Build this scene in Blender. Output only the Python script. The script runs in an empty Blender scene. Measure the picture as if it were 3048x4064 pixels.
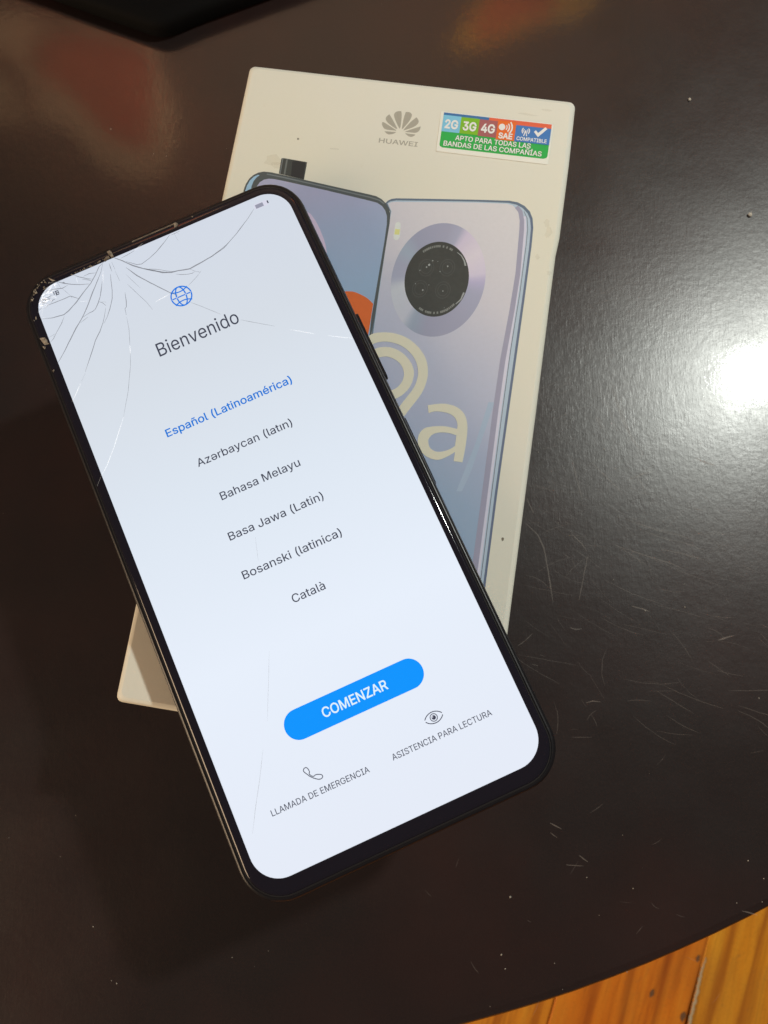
import bpy, bmesh, math, random
import numpy as np
from mathutils import Vector, Matrix
from mathutils.geometry import delaunay_2d_cdt
R_ = random.Random(7)
SC = bpy.context.scene
COL = SC.collection

# ------------------------------------------------------------------ camera, world, lamp, exposure
cam_d = bpy.data.cameras.new("camera")
cam = bpy.data.objects.new("camera", cam_d); COL.objects.link(cam); SC.camera = cam
ROT = Matrix(((0.9993248481, 0.0065370994, 0.0361540355), (0, 0.9840436297, -0.1779273300), (-0.0367402769, 0.1778072021, 0.9833792508)))
cam.matrix_world = Matrix.Translation((0.0329710417, -0.0331983851, 0.2417027888)) @ ROT.to_4x4()
cam_d.sensor_fit = 'HORIZONTAL'; cam_d.sensor_width = 36.0; cam_d.lens = 36.0 * 3050 / 3048
cam_d.clip_start = 0.01; cam_d.clip_end = 20
cam_d.dof.use_dof = True; cam_d.dof.focus_distance = 0.188; cam_d.dof.aperture_fstop = 38

W = bpy.data.worlds.new("World"); SC.world = W; W.use_nodes = True
bg = W.node_tree.nodes["Background"]
bg.inputs[0].default_value = (1.0, 0.76, 0.66, 1); bg.inputs[1].default_value = 0.09

lamp_d = bpy.data.lights.new("ceiling_lamp", 'POINT'); lamp_d.energy = 14.5; lamp_d.color = (0.96, 1.0, 0.93); lamp_d.shadow_soft_size = 0.022
lamp = bpy.data.objects.new("ceiling_lamp", lamp_d); COL.objects.link(lamp); lamp.location = (0.4438, 0.2928, 0.6456)

warm_d = bpy.data.lights.new("warm_fill_light", 'AREA'); warm_d.energy = 20.5; warm_d.color = (1.0, .72, .46); warm_d.shape = 'DISK'; warm_d.size = .9  # added area fill, stands in for the room's warm ambient light
warm = bpy.data.objects.new("warm_fill_light", warm_d); COL.objects.link(warm); warm.location = (-1.38, -.72, .47)
warm.rotation_euler = (Vector((0, 0, 0))-warm.location).to_track_quat('-Z', 'Y').to_euler()

wl_d = bpy.data.lights.new("wall_fill_light", 'AREA'); wl_d.energy = 40.0; wl_d.color = (1.0, .84, .66); wl_d.shape = 'DISK'; wl_d.size = .3  # added light on the unseen wall cloths, to brighten their reflections
wl = bpy.data.objects.new("wall_fill_light", wl_d); COL.objects.link(wl); wl.location = (-.12, .50, 1.40)
wl.rotation_euler = (Vector((-.12, 1.3, 1.32))-wl.location).to_track_quat('-Z', 'Y').to_euler()

SC.view_settings.view_transform = 'Standard'; SC.view_settings.look = 'None'
SC.view_settings.exposure = 0; SC.view_settings.gamma = 1
SC.cycles.max_bounces = 8; SC.cycles.transparent_max_bounces = 12

# ------------------------------------------------------------------ helpers
def lin(r, g, b):
    f = lambda v: (v/255/12.92) if v/255 <= .04045 else ((v/255+.055)/1.055)**2.4
    return (f(r), f(g), f(b))
def alb(r, g, b):                       # printed ink: colour seen under the room light -> its own colour
    c = lin(r, g, b); return (min(.95, c[0]/.77), min(.95, c[1]/.715), min(.95, c[2]/.61))

class NT:
    def __init__(self, name):
        self.m = bpy.data.materials.new(name); self.m.use_nodes = True
        self.t = self.m.node_tree; self.b = self.t.nodes["Principled BSDF"]; self.o = self.t.nodes["Material Output"]
    def n(self, typ, **kw):
        nd = self.t.nodes.new(typ)
        for k, v in kw.items():
            if k.startswith('i_'):
                key = k[2:]; key = int(key) if key.isdigit() else key.replace('_', ' ')
                nd.inputs[key].default_value = v
            else: setattr(nd, k, v)
        return nd
    def l(self, a, b): self.t.links.new(a, b)
    def coord(self, scale=(1, 1, 1), rot=(0, 0, 0), loc=(0, 0, 0)):
        tc = self.n('ShaderNodeTexCoord'); mp = self.n('ShaderNodeMapping')
        mp.inputs['Scale'].default_value = scale; mp.inputs['Rotation'].default_value = rot; mp.inputs['Location'].default_value = loc
        self.l(tc.outputs['Object'], mp.inputs['Vector']); return mp.outputs['Vector']
    def noise(self, vec, scale, detail=3, rough=.55, dist=0):
        nd = self.n('ShaderNodeTexNoise'); nd.inputs['Scale'].default_value = scale; nd.inputs['Detail'].default_value = detail
        nd.inputs['Roughness'].default_value = rough; nd.inputs['Distortion'].default_value = dist
        self.l(vec, nd.inputs['Vector']); return nd.outputs['Fac']
    def ramp(self, fac, stops, interp='LINEAR'):
        r = self.n('ShaderNodeValToRGB'); r.color_ramp.interpolation = interp; e = r.color_ramp.elements
        while len(e) < len(stops): e.new(.5)
        for el, (p, c) in zip(e, stops): el.position = p; el.color = (c[0], c[1], c[2], 1) if not isinstance(c, (int, float)) else (c, c, c, 1)
        self.l(fac, r.inputs['Fac']); return r.outputs['Color']
    def mix(self, fac, a, b, blend='MIX'):
        m = self.n('ShaderNodeMix', data_type='RGBA', blend_type=blend)
        for s, v in ((m.inputs[0], fac), (m.inputs[6], a), (m.inputs[7], b)):
            if isinstance(v, (int, float)): s.default_value = v
            elif isinstance(v, tuple): s.default_value = (v[0], v[1], v[2], 1)
            else: self.l(v, s)
        return m.outputs[2]
    def math(self, op, a, b=None, c=None):
        m = self.n('ShaderNodeMath', operation=op)
        for i, v in enumerate((a, b, c)):
            if v is None: continue
            if isinstance(v, (int, float)): m.inputs[i].default_value = v
            else: self.l(v, m.inputs[i])
        return m.outputs[0]
    def bump(self, h, strength, dist, prev=None):
        b = self.n('ShaderNodeBump'); b.inputs['Strength'].default_value = strength; b.inputs['Distance'].default_value = dist
        self.l(h, b.inputs['Height'])
        if prev is not None: self.l(prev, b.inputs['Normal'])
        return b.outputs['Normal']

def plain(name, col, rough=.5, metal=0, spec=.5, coat=0, coat_r=.1):
    k = NT(name); b = k.b
    b.inputs['Base Color'].default_value = (*col, 1); b.inputs['Roughness'].default_value = rough
    b.inputs['Metallic'].default_value = metal; b.inputs['Specular IOR Level'].default_value = spec
    b.inputs['Coat Weight'].default_value = coat; b.inputs['Coat Roughness'].default_value = coat_r
    return k.m

def ink(name, col, rough=.42, var=.06):
    k = NT(name); v = k.coord()
    f = k.noise(v, 900, 2); g = k.noise(v, 90, 3)
    a = tuple(c*(1-var) for c in col); d = tuple(min(.95, c*(1+var)) for c in col)
    k.l(k.mix(k.math('MULTIPLY_ADD', f, .6, k.math('MULTIPLY', g, .4)), a, d), k.b.inputs['Base Color'])
    k.b.inputs['Roughness'].default_value = rough; k.b.inputs['Specular IOR Level'].default_value = .35
    return k.m

def glow(name, col, s=1.0):             # lit display pixels under the cover glass
    k = NT(name); b = k.b
    b.inputs['Base Color'].default_value = (0.004, .004, .005, 1); b.inputs['Roughness'].default_value = .08
    b.inputs['Emission Color'].default_value = (*col, 1); b.inputs['Emission Strength'].default_value = s
    return k.m

def link(name, me, mat, parent=None, **props):
    o = bpy.data.objects.new(name, me); COL.objects.link(o)
    if mat: me.materials.append(mat)
    if parent: o.parent = parent
    for k, v in props.items(): o[k] = v
    return o
def empty(name, loc, rz, label, cat):
    o = bpy.data.objects.new(name, None); COL.objects.link(o); o.location = loc; o.rotation_euler = (0, 0, rz)
    o.empty_display_size = .01; o['label'] = label; o['category'] = cat; return o

def pts(a): return [(a[i]*1e-5, a[i+1]*1e-5) for i in range(0, len(a), 2)]      # stored in 0.01 mm
def flat(name, loops, z, mat, parent, holes=True, **props):
    """flat print / display layer: polygons (with holes) tessellated at local height z"""
    K = 1e4; co, ed = [], []                             # constrained triangulation, kept where the outline winds round
    for l in loops:
        b0 = len(co); co += [Vector((x*K, y*K)) for x, y in l]; ed += [(b0+i, b0+(i+1) % len(l)) for i in range(len(l))]
    vo, _, fo, *_r = delaunay_2d_cdt(co, ed, [], 0, 1e-4)
    vv = np.array([(v[0], v[1]) for v in vo]); ff = np.array([list(f) for f in fo]); c = vv[ff].mean(1)
    A = np.array([co[e[0]][:] for e in ed]); B = np.array([co[e[1]][:] for e in ed])
    ax, ay, bx, by = A[:, 0], A[:, 1], B[:, 0], B[:, 1]
    px, py = c[:, :1], c[:, 1:]
    up = (ay <= py) & (by > py); dn = (ay > py) & (by <= py)
    side = (bx-ax)*(py-ay)-(px-ax)*(by-ay)
    w = (up & (side > 0)).sum(1)-(dn & (side < 0)).sum(1)
    n = ((up & (side > 0)) | (dn & (side < 0))).sum(1)
    keep = (n % 2 == 1) if holes is True else (w != 0)
    F = []
    for t in ff[keep].tolist():
        p, q, r = vv[t[0]], vv[t[1]], vv[t[2]]
        F.append(t if (q[0]-p[0])*(r[1]-p[1])-(q[1]-p[1])*(r[0]-p[0]) > 0 else t[::-1])
    me = bpy.data.meshes.new(name); me.from_pydata([(x/K, y/K, z) for x, y in vv.tolist()], [], F); me.update()
    return link(name, me, mat, parent, **props)

def rrect(x0, y0, x1, y1, r, n=10):
    o = []
    for cx, cy, a0 in ((x1-r, y1-r, 0), (x0+r, y1-r, 90), (x0+r, y0+r, 180), (x1-r, y0+r, 270)):
        for i in range(n+1):
            a = math.radians(a0+90*i/n); o.append((cx+r*math.cos(a), cy+r*math.sin(a)))
    return o
def stack(name, rings, mat, parent, cap0=True, cap1=True, sharp=35, **props):
    """closed body from rings of equal length [(pts, z)], bottom first"""
    V, F = [], []; n = len(rings[0][0])
    for p, z in rings:
        V += [(x, y, z if not callable(z) else z(x, y)) for x, y in p]
    for k in range(len(rings)-1):
        for i in range(n):
            j = (i+1) % n; F.append((k*n+i, k*n+j, (k+1)*n+j, (k+1)*n+i))
    if cap0: F.append(tuple(reversed(range(n))))
    if cap1: F.append(tuple((len(rings)-1)*n+i for i in range(n)))
    me = bpy.data.meshes.new(name); me.from_pydata(V, [], F); me.update()
    for p in me.polygons: p.use_smooth = True
    me.set_sharp_from_angle(angle=math.radians(sharp))
    for p in me.polygons:
        if len(p.vertices) > 4: p.use_smooth = False      # caps stay truly flat
    return link(name, me, mat, parent, **props)
def ribbons(name, items, z, mat, parent, wk=1.0, taper=True, **props):
    V, F = [], []
    for w, P in items:
        Q = [P[0]]
        for i in range(1, len(P)):                           # light subdivision with a tiny wobble
            a, b = P[i-1], P[i]; L = math.hypot(b[0]-a[0], b[1]-a[1]); m = max(1, int(L/.0012))
            for s in range(1, m+1):
                t = s/m; wob = (R_.random()-.5)*w*.5 if s < m else 0
                nx, ny = -(b[1]-a[1])/max(L, 1e-9), (b[0]-a[0])/max(L, 1e-9)
                Q.append((a[0]+(b[0]-a[0])*t+nx*wob, a[1]+(b[1]-a[1])*t+ny*wob))
        n = len(Q); base = len(V)
        for i, q in enumerate(Q):
            a = Q[max(i-1, 0)]; b = Q[min(i+1, n-1)]; L = max(math.hypot(b[0]-a[0], b[1]-a[1]), 1e-9)
            nx, ny = -(b[1]-a[1])/L, (b[0]-a[0])/L
            t = i/max(n-1, 1); h = w*wk*.5*(.75+.5*R_.random())
            if taper: h *= .25+.75*min(1, 4*min(t, 1-t)+.15)
            V += [(q[0]+nx*h, q[1]+ny*h, z), (q[0]-nx*h, q[1]-ny*h, z)]
        for i in range(n-1): k = base+2*i; F.append((k, k+1, k+3, k+2))
    me = bpy.data.meshes.new(name); me.from_pydata(V, [], F); me.update()
    return link(name, me, mat, parent, **props)

D = {"title":[[-1077,4687,-1077,5045,-966,5045,-936,5042,-912,5032,-893,5017,-880,4997,-872,4975,-870,4949,-871,4928,-877,4911,-885,4897,-895,4887,-908,4879,-920,4874,-920,4873,-906,4869,-891,4861,-878,4848,-867,4831,
-860,4809,-858,4784,-860,4758,-868,4734,-883,4715,-903,4700,-929,4690,-963,4687],[-1035,4730,-964,4730,-933,4734,-913,4745,-902,4763,-898,4784,-900,4801,-906,4816,-915,4829,-927,4839,-943,4846,-962,4848,-1035,4848],[-1035,4889,-968,4889,-952,4891,-938,4896,-926,4905,-917,4917,-912,4931,-910,4948,-913,4969,-923,4987,-941,4998,-967,5002,-1035,5002],[-805,4687,-805,4954,-766,4954,-766,4687],[-785,4996,-795,4998,-804,5005,-810,5014,-812,5025,-810,5037,-804,5047,-795,5053,-785,5055,-775,5053,-766,5047,-760,5037,-758,5025,-760,5014,-766,5005,-775,4998],[-606,4681,-638,4686,-664,4699,-686,4720,-702,4747,-712,4780,-715,4819,-712,4857,-702,4891,-687,4919,-666,4940,-640,4954,-610,4958,-592,4956,-573,4951,-556,4941,-540,4927,-527,4909,-517,4886,-511,4857,
-509,4824,-509,4805,-691,4805,-691,4844,-529,4843,-548,4827,-550,4854,-555,4875,-564,4893,-576,4906,-592,4915,-610,4917,-629,4915,-645,4906,-658,4893,-668,4876,-673,4857,-675,4836,-675,4812,-673,4786,
-667,4763,-656,4745,-643,4733,-626,4725,-606,4722,-593,4723,-581,4727,-571,4732,-563,4740,-556,4750,-550,4764,-512,4753,-520,4732,-531,4715,-545,4701,-563,4690,-583,4684],[-420,4847,-420,4687,-459,4687,-459,4954,-421,4954,-421,4888,-430,4888,-416,4921,-399,4942,-377,4954,-352,4958,-330,4955,-311,4947,-295,4933,-283,4913,-275,4887,-273,4856,-273,4687,-312,4687,-312,4852,
-315,4880,-326,4900,-342,4912,-363,4917,-378,4915,-392,4909,-404,4899,-412,4885,-418,4868],[-144,4687,-233,4954,-190,4954,-141,4797,-134,4773,-127,4750,-122,4726,-116,4702,-132,4702,-126,4726,-120,4750,-114,4773,-107,4797,-58,4954,-15,4954,-104,4687],[122,4681,91,4686,64,4699,42,4720,27,4747,17,4780,13,4819,17,4857,26,4891,42,4919,63,4940,89,4954,118,4958,137,4956,155,4951,173,4941,188,4927,201,4909,211,4886,218,4857,
220,4824,220,4805,38,4805,38,4844,200,4843,180,4827,178,4854,173,4875,164,4893,152,4906,137,4915,118,4917,99,4915,83,4906,70,4893,61,4876,55,4857,53,4836,53,4812,55,4786,
62,4763,72,4745,86,4733,103,4725,123,4722,136,4723,147,4727,157,4732,166,4740,173,4750,178,4764,217,4753,209,4732,198,4715,183,4701,165,4690,145,4684],[309,4847,309,4687,269,4687,269,4954,307,4954,308,4888,299,4888,312,4921,330,4942,352,4954,376,4958,398,4955,418,4947,434,4933,446,4913,454,4887,456,4856,456,4687,417,4687,417,4852,
413,4880,403,4900,387,4912,366,4917,350,4915,337,4909,325,4899,316,4885,311,4868],[517,4687,517,4954,557,4954,557,4687],[537,4996,527,4998,518,5005,512,5014,511,5025,512,5037,518,5047,527,5053,537,5055,548,5053,557,5047,562,5037,564,5025,562,5014,557,5005,548,4998],[706,4681,679,4686,654,4699,635,4719,620,4747,610,4781,607,4820,610,4859,620,4893,635,4921,655,4941,679,4954,706,4958,726,4956,741,4950,753,4941,763,4931,769,4921,774,4913,775,4913,
775,5045,814,5045,814,4687,776,4687,776,4728,774,4728,769,4720,762,4709,753,4699,741,4690,725,4684],[712,4723,730,4726,746,4735,759,4750,768,4769,773,4793,775,4821,773,4848,768,4871,759,4891,746,4905,731,4914,712,4917,692,4914,676,4905,663,4890,654,4870,649,4847,647,4821,649,4794,
655,4770,664,4751,676,4735,692,4726],[970,4681,941,4686,915,4699,894,4720,878,4747,868,4781,864,4819,868,4858,878,4892,894,4920,915,4941,941,4954,970,4958,1000,4954,1026,4941,1048,4920,1063,4892,1073,4858,1077,4819,1073,4781,
1063,4747,1048,4720,1026,4699,1000,4686],[970,4722,991,4726,1008,4736,1020,4751,1030,4771,1035,4794,1037,4819,1035,4845,1030,4868,1020,4888,1008,4904,991,4914,970,4917,950,4914,933,4904,921,4888,912,4868,906,4845,904,4819,906,4794,
912,4771,921,4751,933,4736,950,4726]],"es":[[-1655,2683,-1655,2887,-1513,2887,-1513,2856,-1618,2856,-1618,2801,-1520,2801,-1520,2770,-1618,2770,-1618,2714,-1512,2714,-1512,2683],[-1422,2679,-1438,2681,-1453,2684,-1466,2690,-1476,2699,-1484,2709,-1490,2727,-1456,2733,-1450,2720,-1443,2714,-1434,2710,-1422,2709,-1408,2711,-1398,2715,-1392,2720,-1391,2727,-1392,2732,-1395,2736,-1401,2739,-1410,2742,
-1437,2748,-1457,2754,-1472,2764,-1481,2776,-1484,2792,-1482,2805,-1475,2817,-1465,2826,-1452,2833,-1437,2838,-1420,2839,-1403,2838,-1389,2834,-1378,2828,-1368,2820,-1362,2810,-1355,2795,-1388,2788,-1394,2799,-1399,2804,
-1408,2808,-1420,2810,-1431,2809,-1440,2805,-1446,2799,-1448,2793,-1446,2788,-1443,2784,-1436,2780,-1425,2777,-1400,2772,-1380,2765,-1366,2756,-1357,2743,-1354,2728,-1356,2714,-1363,2702,-1373,2693,-1387,2685,-1403,2681],[-1327,2628,-1327,2837,-1292,2837,-1292,2814,-1297,2814,-1295,2817,-1290,2823,-1283,2829,-1274,2834,-1262,2838,-1248,2839,-1227,2837,-1209,2829,-1195,2817,-1184,2801,-1177,2782,-1174,2759,-1177,2737,-1184,2718,-1195,2701,
-1209,2689,-1227,2682,-1247,2679,-1262,2681,-1274,2684,-1283,2690,-1290,2696,-1295,2702,-1297,2705,-1291,2705,-1291,2628],[-1251,2710,-1239,2711,-1229,2716,-1222,2723,-1216,2733,-1212,2746,-1211,2760,-1212,2773,-1216,2785,-1221,2795,-1229,2803,-1239,2807,-1251,2809,-1264,2807,-1273,2803,-1281,2796,-1287,2786,-1291,2774,-1292,2760,-1291,2745,
-1287,2733,-1281,2723,-1273,2716,-1263,2711],[-1098,2679,-1113,2681,-1127,2685,-1140,2692,-1149,2702,-1155,2714,-1157,2728,-1156,2741,-1151,2751,-1144,2759,-1135,2765,-1125,2769,-1113,2772,-1102,2774,-1091,2776,-1077,2777,-1067,2779,-1060,2780,-1056,2781,-1054,2782,
-1054,2785,-1055,2793,-1057,2799,-1061,2803,-1066,2806,-1073,2808,-1083,2809,-1092,2808,-1100,2806,-1107,2803,-1112,2799,-1116,2795,-1120,2787,-1155,2796,-1145,2813,-1135,2823,-1124,2830,-1110,2835,-1097,2838,-1083,2839,
-1074,2838,-1063,2837,-1052,2834,-1042,2829,-1032,2822,-1024,2812,-1019,2799,-1018,2784,-1018,2683,-1053,2683,-1053,2702,-1047,2702,-1049,2699,-1055,2693,-1063,2688,-1072,2683,-1084,2680],[-1093,2709,-1081,2710,-1071,2714,-1064,2719,-1058,2725,-1055,2732,-1054,2740,-1053,2752,-1049,2754,-1054,2752,-1060,2751,-1067,2750,-1073,2749,-1080,2748,-1090,2747,-1099,2746,-1107,2744,-1113,2741,-1118,2737,-1120,2733,
-1121,2727,-1120,2722,-1118,2718,-1114,2714,-1108,2711,-1101,2710],[-948,2774,-948,2683,-984,2683,-984,2837,-948,2837,-948,2793,-965,2793,-953,2817,-939,2830,-923,2837,-905,2839,-888,2837,-874,2832,-861,2824,-852,2812,-847,2797,-845,2779,-845,2683,-881,2683,-881,2777,
-883,2791,-889,2800,-899,2806,-912,2809,-922,2808,-930,2805,-937,2800,-943,2793,-946,2785],[-895,2853,-901,2854,-907,2855,-913,2857,-918,2859,-922,2861,-926,2863,-929,2864,-930,2864,-931,2864,-931,2863,-932,2861,-934,2854,-962,2854,-959,2871,-954,2881,-945,2888,-933,2890,-926,2890,-921,2888,
-916,2886,-911,2884,-907,2882,-903,2881,-900,2880,-898,2879,-897,2880,-896,2882,-894,2890,-866,2890,-869,2873,-875,2863,-883,2856],[-740,2679,-762,2682,-781,2689,-797,2702,-808,2718,-816,2737,-818,2759,-816,2781,-809,2801,-797,2817,-781,2829,-762,2837,-740,2839,-718,2837,-699,2829,-683,2817,-671,2801,-664,2781,-661,2759,-664,2737,
-671,2718,-683,2702,-699,2689,-718,2682],[-740,2710,-727,2711,-716,2716,-708,2724,-703,2734,-699,2746,-698,2759,-699,2772,-703,2784,-708,2794,-716,2802,-727,2807,-740,2809,-753,2807,-763,2802,-771,2795,-777,2784,-781,2772,-782,2759,-781,2746,
-777,2734,-771,2724,-763,2716,-753,2711],[-594,2682,-611,2684,-625,2692,-633,2704,-635,2719,-635,2887,-599,2887,-599,2725,-598,2717,-597,2714,-595,2712,-590,2712,-587,2712,-585,2712,-583,2712,-577,2713,-570,2685,-579,2683,-583,2682,-588,2682],[-460,2766,-459,2789,-455,2812,-453,2824,-450,2835,-446,2847,-442,2858,-433,2878,-421,2898,-385,2898,-399,2871,-407,2850,-414,2828,-420,2806,-423,2786,-424,2766,-423,2749,-420,2732,-415,2714,-409,2695,
-404,2685,-400,2674,-394,2664,-385,2646,-421,2646,-431,2662,-439,2677,-445,2692,-451,2707,-455,2722,-458,2737,-460,2751],[-357,2683,-357,2887,-320,2887,-320,2714,-220,2714,-220,2683],[-144,2679,-159,2681,-174,2685,-186,2692,-196,2702,-202,2714,-204,2728,-202,2741,-198,2751,-190,2759,-181,2765,-171,2769,-160,2772,-148,2774,-137,2776,-124,2777,-113,2779,-106,2780,-102,2781,-101,2782,
-100,2785,-101,2793,-103,2799,-107,2803,-112,2806,-120,2808,-129,2809,-138,2808,-146,2806,-153,2803,-158,2799,-162,2795,-167,2787,-201,2796,-192,2813,-182,2823,-170,2830,-157,2835,-143,2838,-130,2839,
-120,2838,-109,2837,-98,2834,-88,2829,-78,2822,-71,2812,-66,2799,-64,2784,-64,2683,-100,2683,-100,2702,-93,2702,-96,2699,-101,2693,-109,2688,-119,2683,-130,2680],[-140,2709,-127,2710,-118,2714,-110,2719,-105,2725,-101,2732,-100,2740,-99,2752,-95,2754,-100,2752,-106,2751,-113,2750,-120,2749,-126,2748,-137,2747,-145,2746,-153,2744,-159,2741,-164,2737,-167,2733,
-167,2727,-167,2722,-164,2718,-160,2714,-155,2711,-148,2710],[44,2837,44,2808,-49,2808,-49,2837],[-25,2872,11,2872,11,2725,12,2718,14,2714,18,2712,25,2711,27,2711,31,2711,34,2712,42,2713,49,2684,40,2682,35,2681,29,2681,24,2681,4,2684,-12,2692,-22,2705,-25,2722],[66,2683,66,2837,102,2837,102,2683],[84,2852,76,2854,68,2858,63,2864,61,2872,63,2880,68,2887,76,2891,84,2892,93,2891,101,2887,106,2880,108,2872,106,2864,101,2858,93,2854],[173,2774,173,2683,137,2683,137,2837,172,2837,172,2793,155,2793,167,2817,181,2830,197,2837,216,2839,232,2837,247,2832,259,2824,268,2812,274,2797,275,2779,275,2683,240,2683,240,2777,
237,2791,231,2800,221,2806,208,2809,198,2808,190,2805,183,2800,177,2793,174,2785],[380,2679,358,2682,339,2689,324,2702,312,2718,304,2737,302,2759,304,2781,312,2801,324,2817,339,2829,358,2837,380,2839,402,2837,422,2829,437,2817,449,2801,456,2781,459,2759,456,2737,
449,2718,437,2702,422,2689,402,2682],[380,2710,393,2711,404,2716,412,2724,418,2734,421,2746,422,2759,421,2772,418,2784,412,2794,404,2802,393,2807,380,2809,367,2807,357,2802,349,2795,343,2784,340,2772,338,2759,340,2746,
343,2734,349,2724,357,2716,367,2711],[536,2679,520,2681,506,2685,493,2692,484,2702,478,2714,476,2728,477,2741,482,2751,489,2759,498,2765,509,2769,520,2772,531,2774,543,2776,556,2777,566,2779,573,2780,577,2781,579,2782,
579,2785,579,2793,576,2799,572,2803,567,2806,560,2808,551,2809,541,2808,533,2806,527,2803,521,2799,518,2795,513,2787,478,2796,488,2813,498,2823,510,2830,523,2835,536,2838,550,2839,
560,2838,570,2837,581,2834,592,2829,601,2822,609,2812,614,2799,615,2784,615,2683,580,2683,580,2702,586,2702,584,2699,578,2693,570,2688,561,2683,549,2680],[540,2709,552,2710,562,2714,569,2719,575,2725,578,2732,579,2740,580,2752,584,2754,579,2752,573,2751,567,2750,560,2749,553,2748,543,2747,534,2746,527,2744,520,2741,516,2737,513,2733,
512,2727,513,2722,515,2718,519,2714,525,2711,532,2710],[650,2683,650,2837,685,2837,685,2796,671,2796,678,2813,685,2823,693,2830,703,2835,714,2839,725,2840,743,2837,757,2829,768,2816,775,2795,757,2795,764,2812,771,2822,780,2829,791,2835,
804,2838,817,2840,832,2838,845,2834,857,2826,865,2815,871,2801,873,2785,873,2683,837,2683,837,2784,835,2796,829,2803,820,2808,809,2809,801,2808,793,2806,787,2801,783,2796,780,2789,
779,2782,779,2683,743,2683,743,2786,741,2796,736,2803,727,2807,717,2809,709,2808,702,2806,695,2801,690,2796,687,2788,686,2778,686,2683],[980,2679,957,2682,937,2689,921,2702,909,2718,902,2737,900,2759,902,2781,909,2800,920,2816,936,2829,955,2836,977,2839,991,2838,1004,2835,1017,2829,1029,2821,1038,2810,1046,2797,1051,2780,
1052,2762,1052,2747,917,2747,917,2776,1039,2773,1017,2756,1015,2777,1011,2788,1006,2797,998,2803,989,2808,977,2809,965,2808,955,2803,947,2797,941,2788,937,2779,936,2768,936,2755,937,2741,
941,2730,948,2721,957,2715,967,2711,980,2709,988,2710,996,2712,1002,2714,1007,2718,1011,2723,1016,2733,1051,2725,1044,2709,1035,2699,1025,2691,1011,2685,996,2681],[957,2847,982,2894,1022,2894,989,2847],[1078,2683,1078,2837,1113,2837,1113,2815,1107,2815,1112,2823,1122,2832,1136,2837,1151,2839,1154,2839,1158,2839,1169,2838,1169,2805,1161,2806,1157,2807,1153,2807,1148,2807,1139,2806,1130,2804,1124,2799,
1118,2793,1115,2786,1114,2778,1114,2683],[1187,2683,1187,2837,1223,2837,1223,2683],[1206,2852,1197,2854,1190,2858,1184,2864,1183,2872,1184,2880,1189,2887,1197,2891,1206,2892,1215,2891,1222,2887,1227,2880,1229,2872,1227,2864,1222,2858,1215,2854],[1328,2679,1306,2682,1287,2689,1272,2702,1260,2718,1252,2737,1250,2759,1252,2781,1260,2801,1272,2817,1287,2829,1306,2837,1328,2839,1341,2838,1352,2836,1363,2832,1373,2827,1381,2821,1388,2813,1394,2804,
1400,2790,1365,2782,1362,2791,1359,2795,1356,2799,1352,2802,1347,2805,1342,2807,1335,2808,1329,2809,1315,2807,1305,2802,1297,2795,1291,2784,1288,2772,1287,2759,1288,2746,1291,2734,1297,2724,1305,2716,
1315,2711,1328,2710,1335,2710,1342,2711,1347,2713,1352,2716,1356,2720,1360,2724,1362,2728,1366,2737,1401,2730,1395,2715,1389,2706,1382,2698,1373,2692,1363,2686,1352,2682,1341,2680],[1475,2679,1460,2681,1446,2685,1433,2692,1424,2702,1418,2714,1416,2728,1417,2741,1422,2751,1429,2759,1438,2765,1449,2769,1460,2772,1471,2774,1483,2776,1496,2777,1506,2779,1513,2780,1517,2781,1519,2782,
1519,2785,1518,2793,1516,2799,1512,2803,1507,2806,1500,2808,1491,2809,1481,2808,1473,2806,1466,2803,1461,2799,1458,2795,1453,2787,1418,2796,1428,2813,1438,2823,1450,2830,1463,2835,1476,2838,1490,2839,
1500,2838,1510,2837,1521,2834,1532,2829,1541,2822,1549,2812,1554,2799,1555,2784,1555,2683,1520,2683,1520,2702,1526,2702,1524,2699,1518,2693,1510,2688,1501,2683,1489,2680],[1480,2709,1492,2710,1502,2714,1509,2719,1515,2725,1518,2732,1519,2740,1520,2752,1524,2754,1519,2752,1513,2751,1507,2750,1500,2749,1493,2748,1483,2747,1474,2746,1466,2744,1460,2741,1456,2737,1453,2733,
1452,2727,1453,2722,1455,2718,1459,2714,1465,2711,1472,2710],[1580,2646,1590,2664,1595,2675,1600,2685,1604,2695,1611,2715,1615,2732,1618,2750,1619,2766,1618,2786,1615,2806,1609,2828,1602,2850,1594,2871,1580,2898,1616,2898,1628,2878,1637,2858,1641,2847,1645,2835,
1648,2824,1650,2812,1654,2789,1655,2766,1655,2751,1653,2736,1650,2721,1646,2706,1640,2691,1634,2677,1626,2662,1616,2646]],"az":[[-1238,1680,-1159,1879,-1125,1879,-1046,1680,-1079,1680,-1124,1798,-1129,1810,-1134,1824,-1140,1842,-1148,1867,-1137,1867,-1145,1842,-1151,1824,-1156,1809,-1160,1798,-1205,1680],[-1198,1735,-1198,1760,-1086,1760,-1086,1735],[-1027,1680,-1027,1700,-938,1805,-938,1804,-1024,1804,-1024,1830,-901,1830,-901,1808,-987,1705,-987,1706,-899,1706,-899,1680],[-803,1833,-782,1830,-763,1823,-748,1811,-737,1796,-730,1777,-727,1756,-730,1735,-736,1716,-747,1700,-762,1688,-780,1681,-801,1678,-814,1679,-827,1683,-839,1688,-850,1696,-859,1706,-866,1719,-870,1735,
-872,1753,-872,1765,-744,1765,-744,1741,-858,1742,-843,1754,-841,1737,-837,1726,-832,1716,-823,1709,-813,1705,-801,1703,-788,1705,-777,1709,-769,1716,-763,1725,-759,1736,-757,1747,-757,1760,-759,1774,
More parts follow.
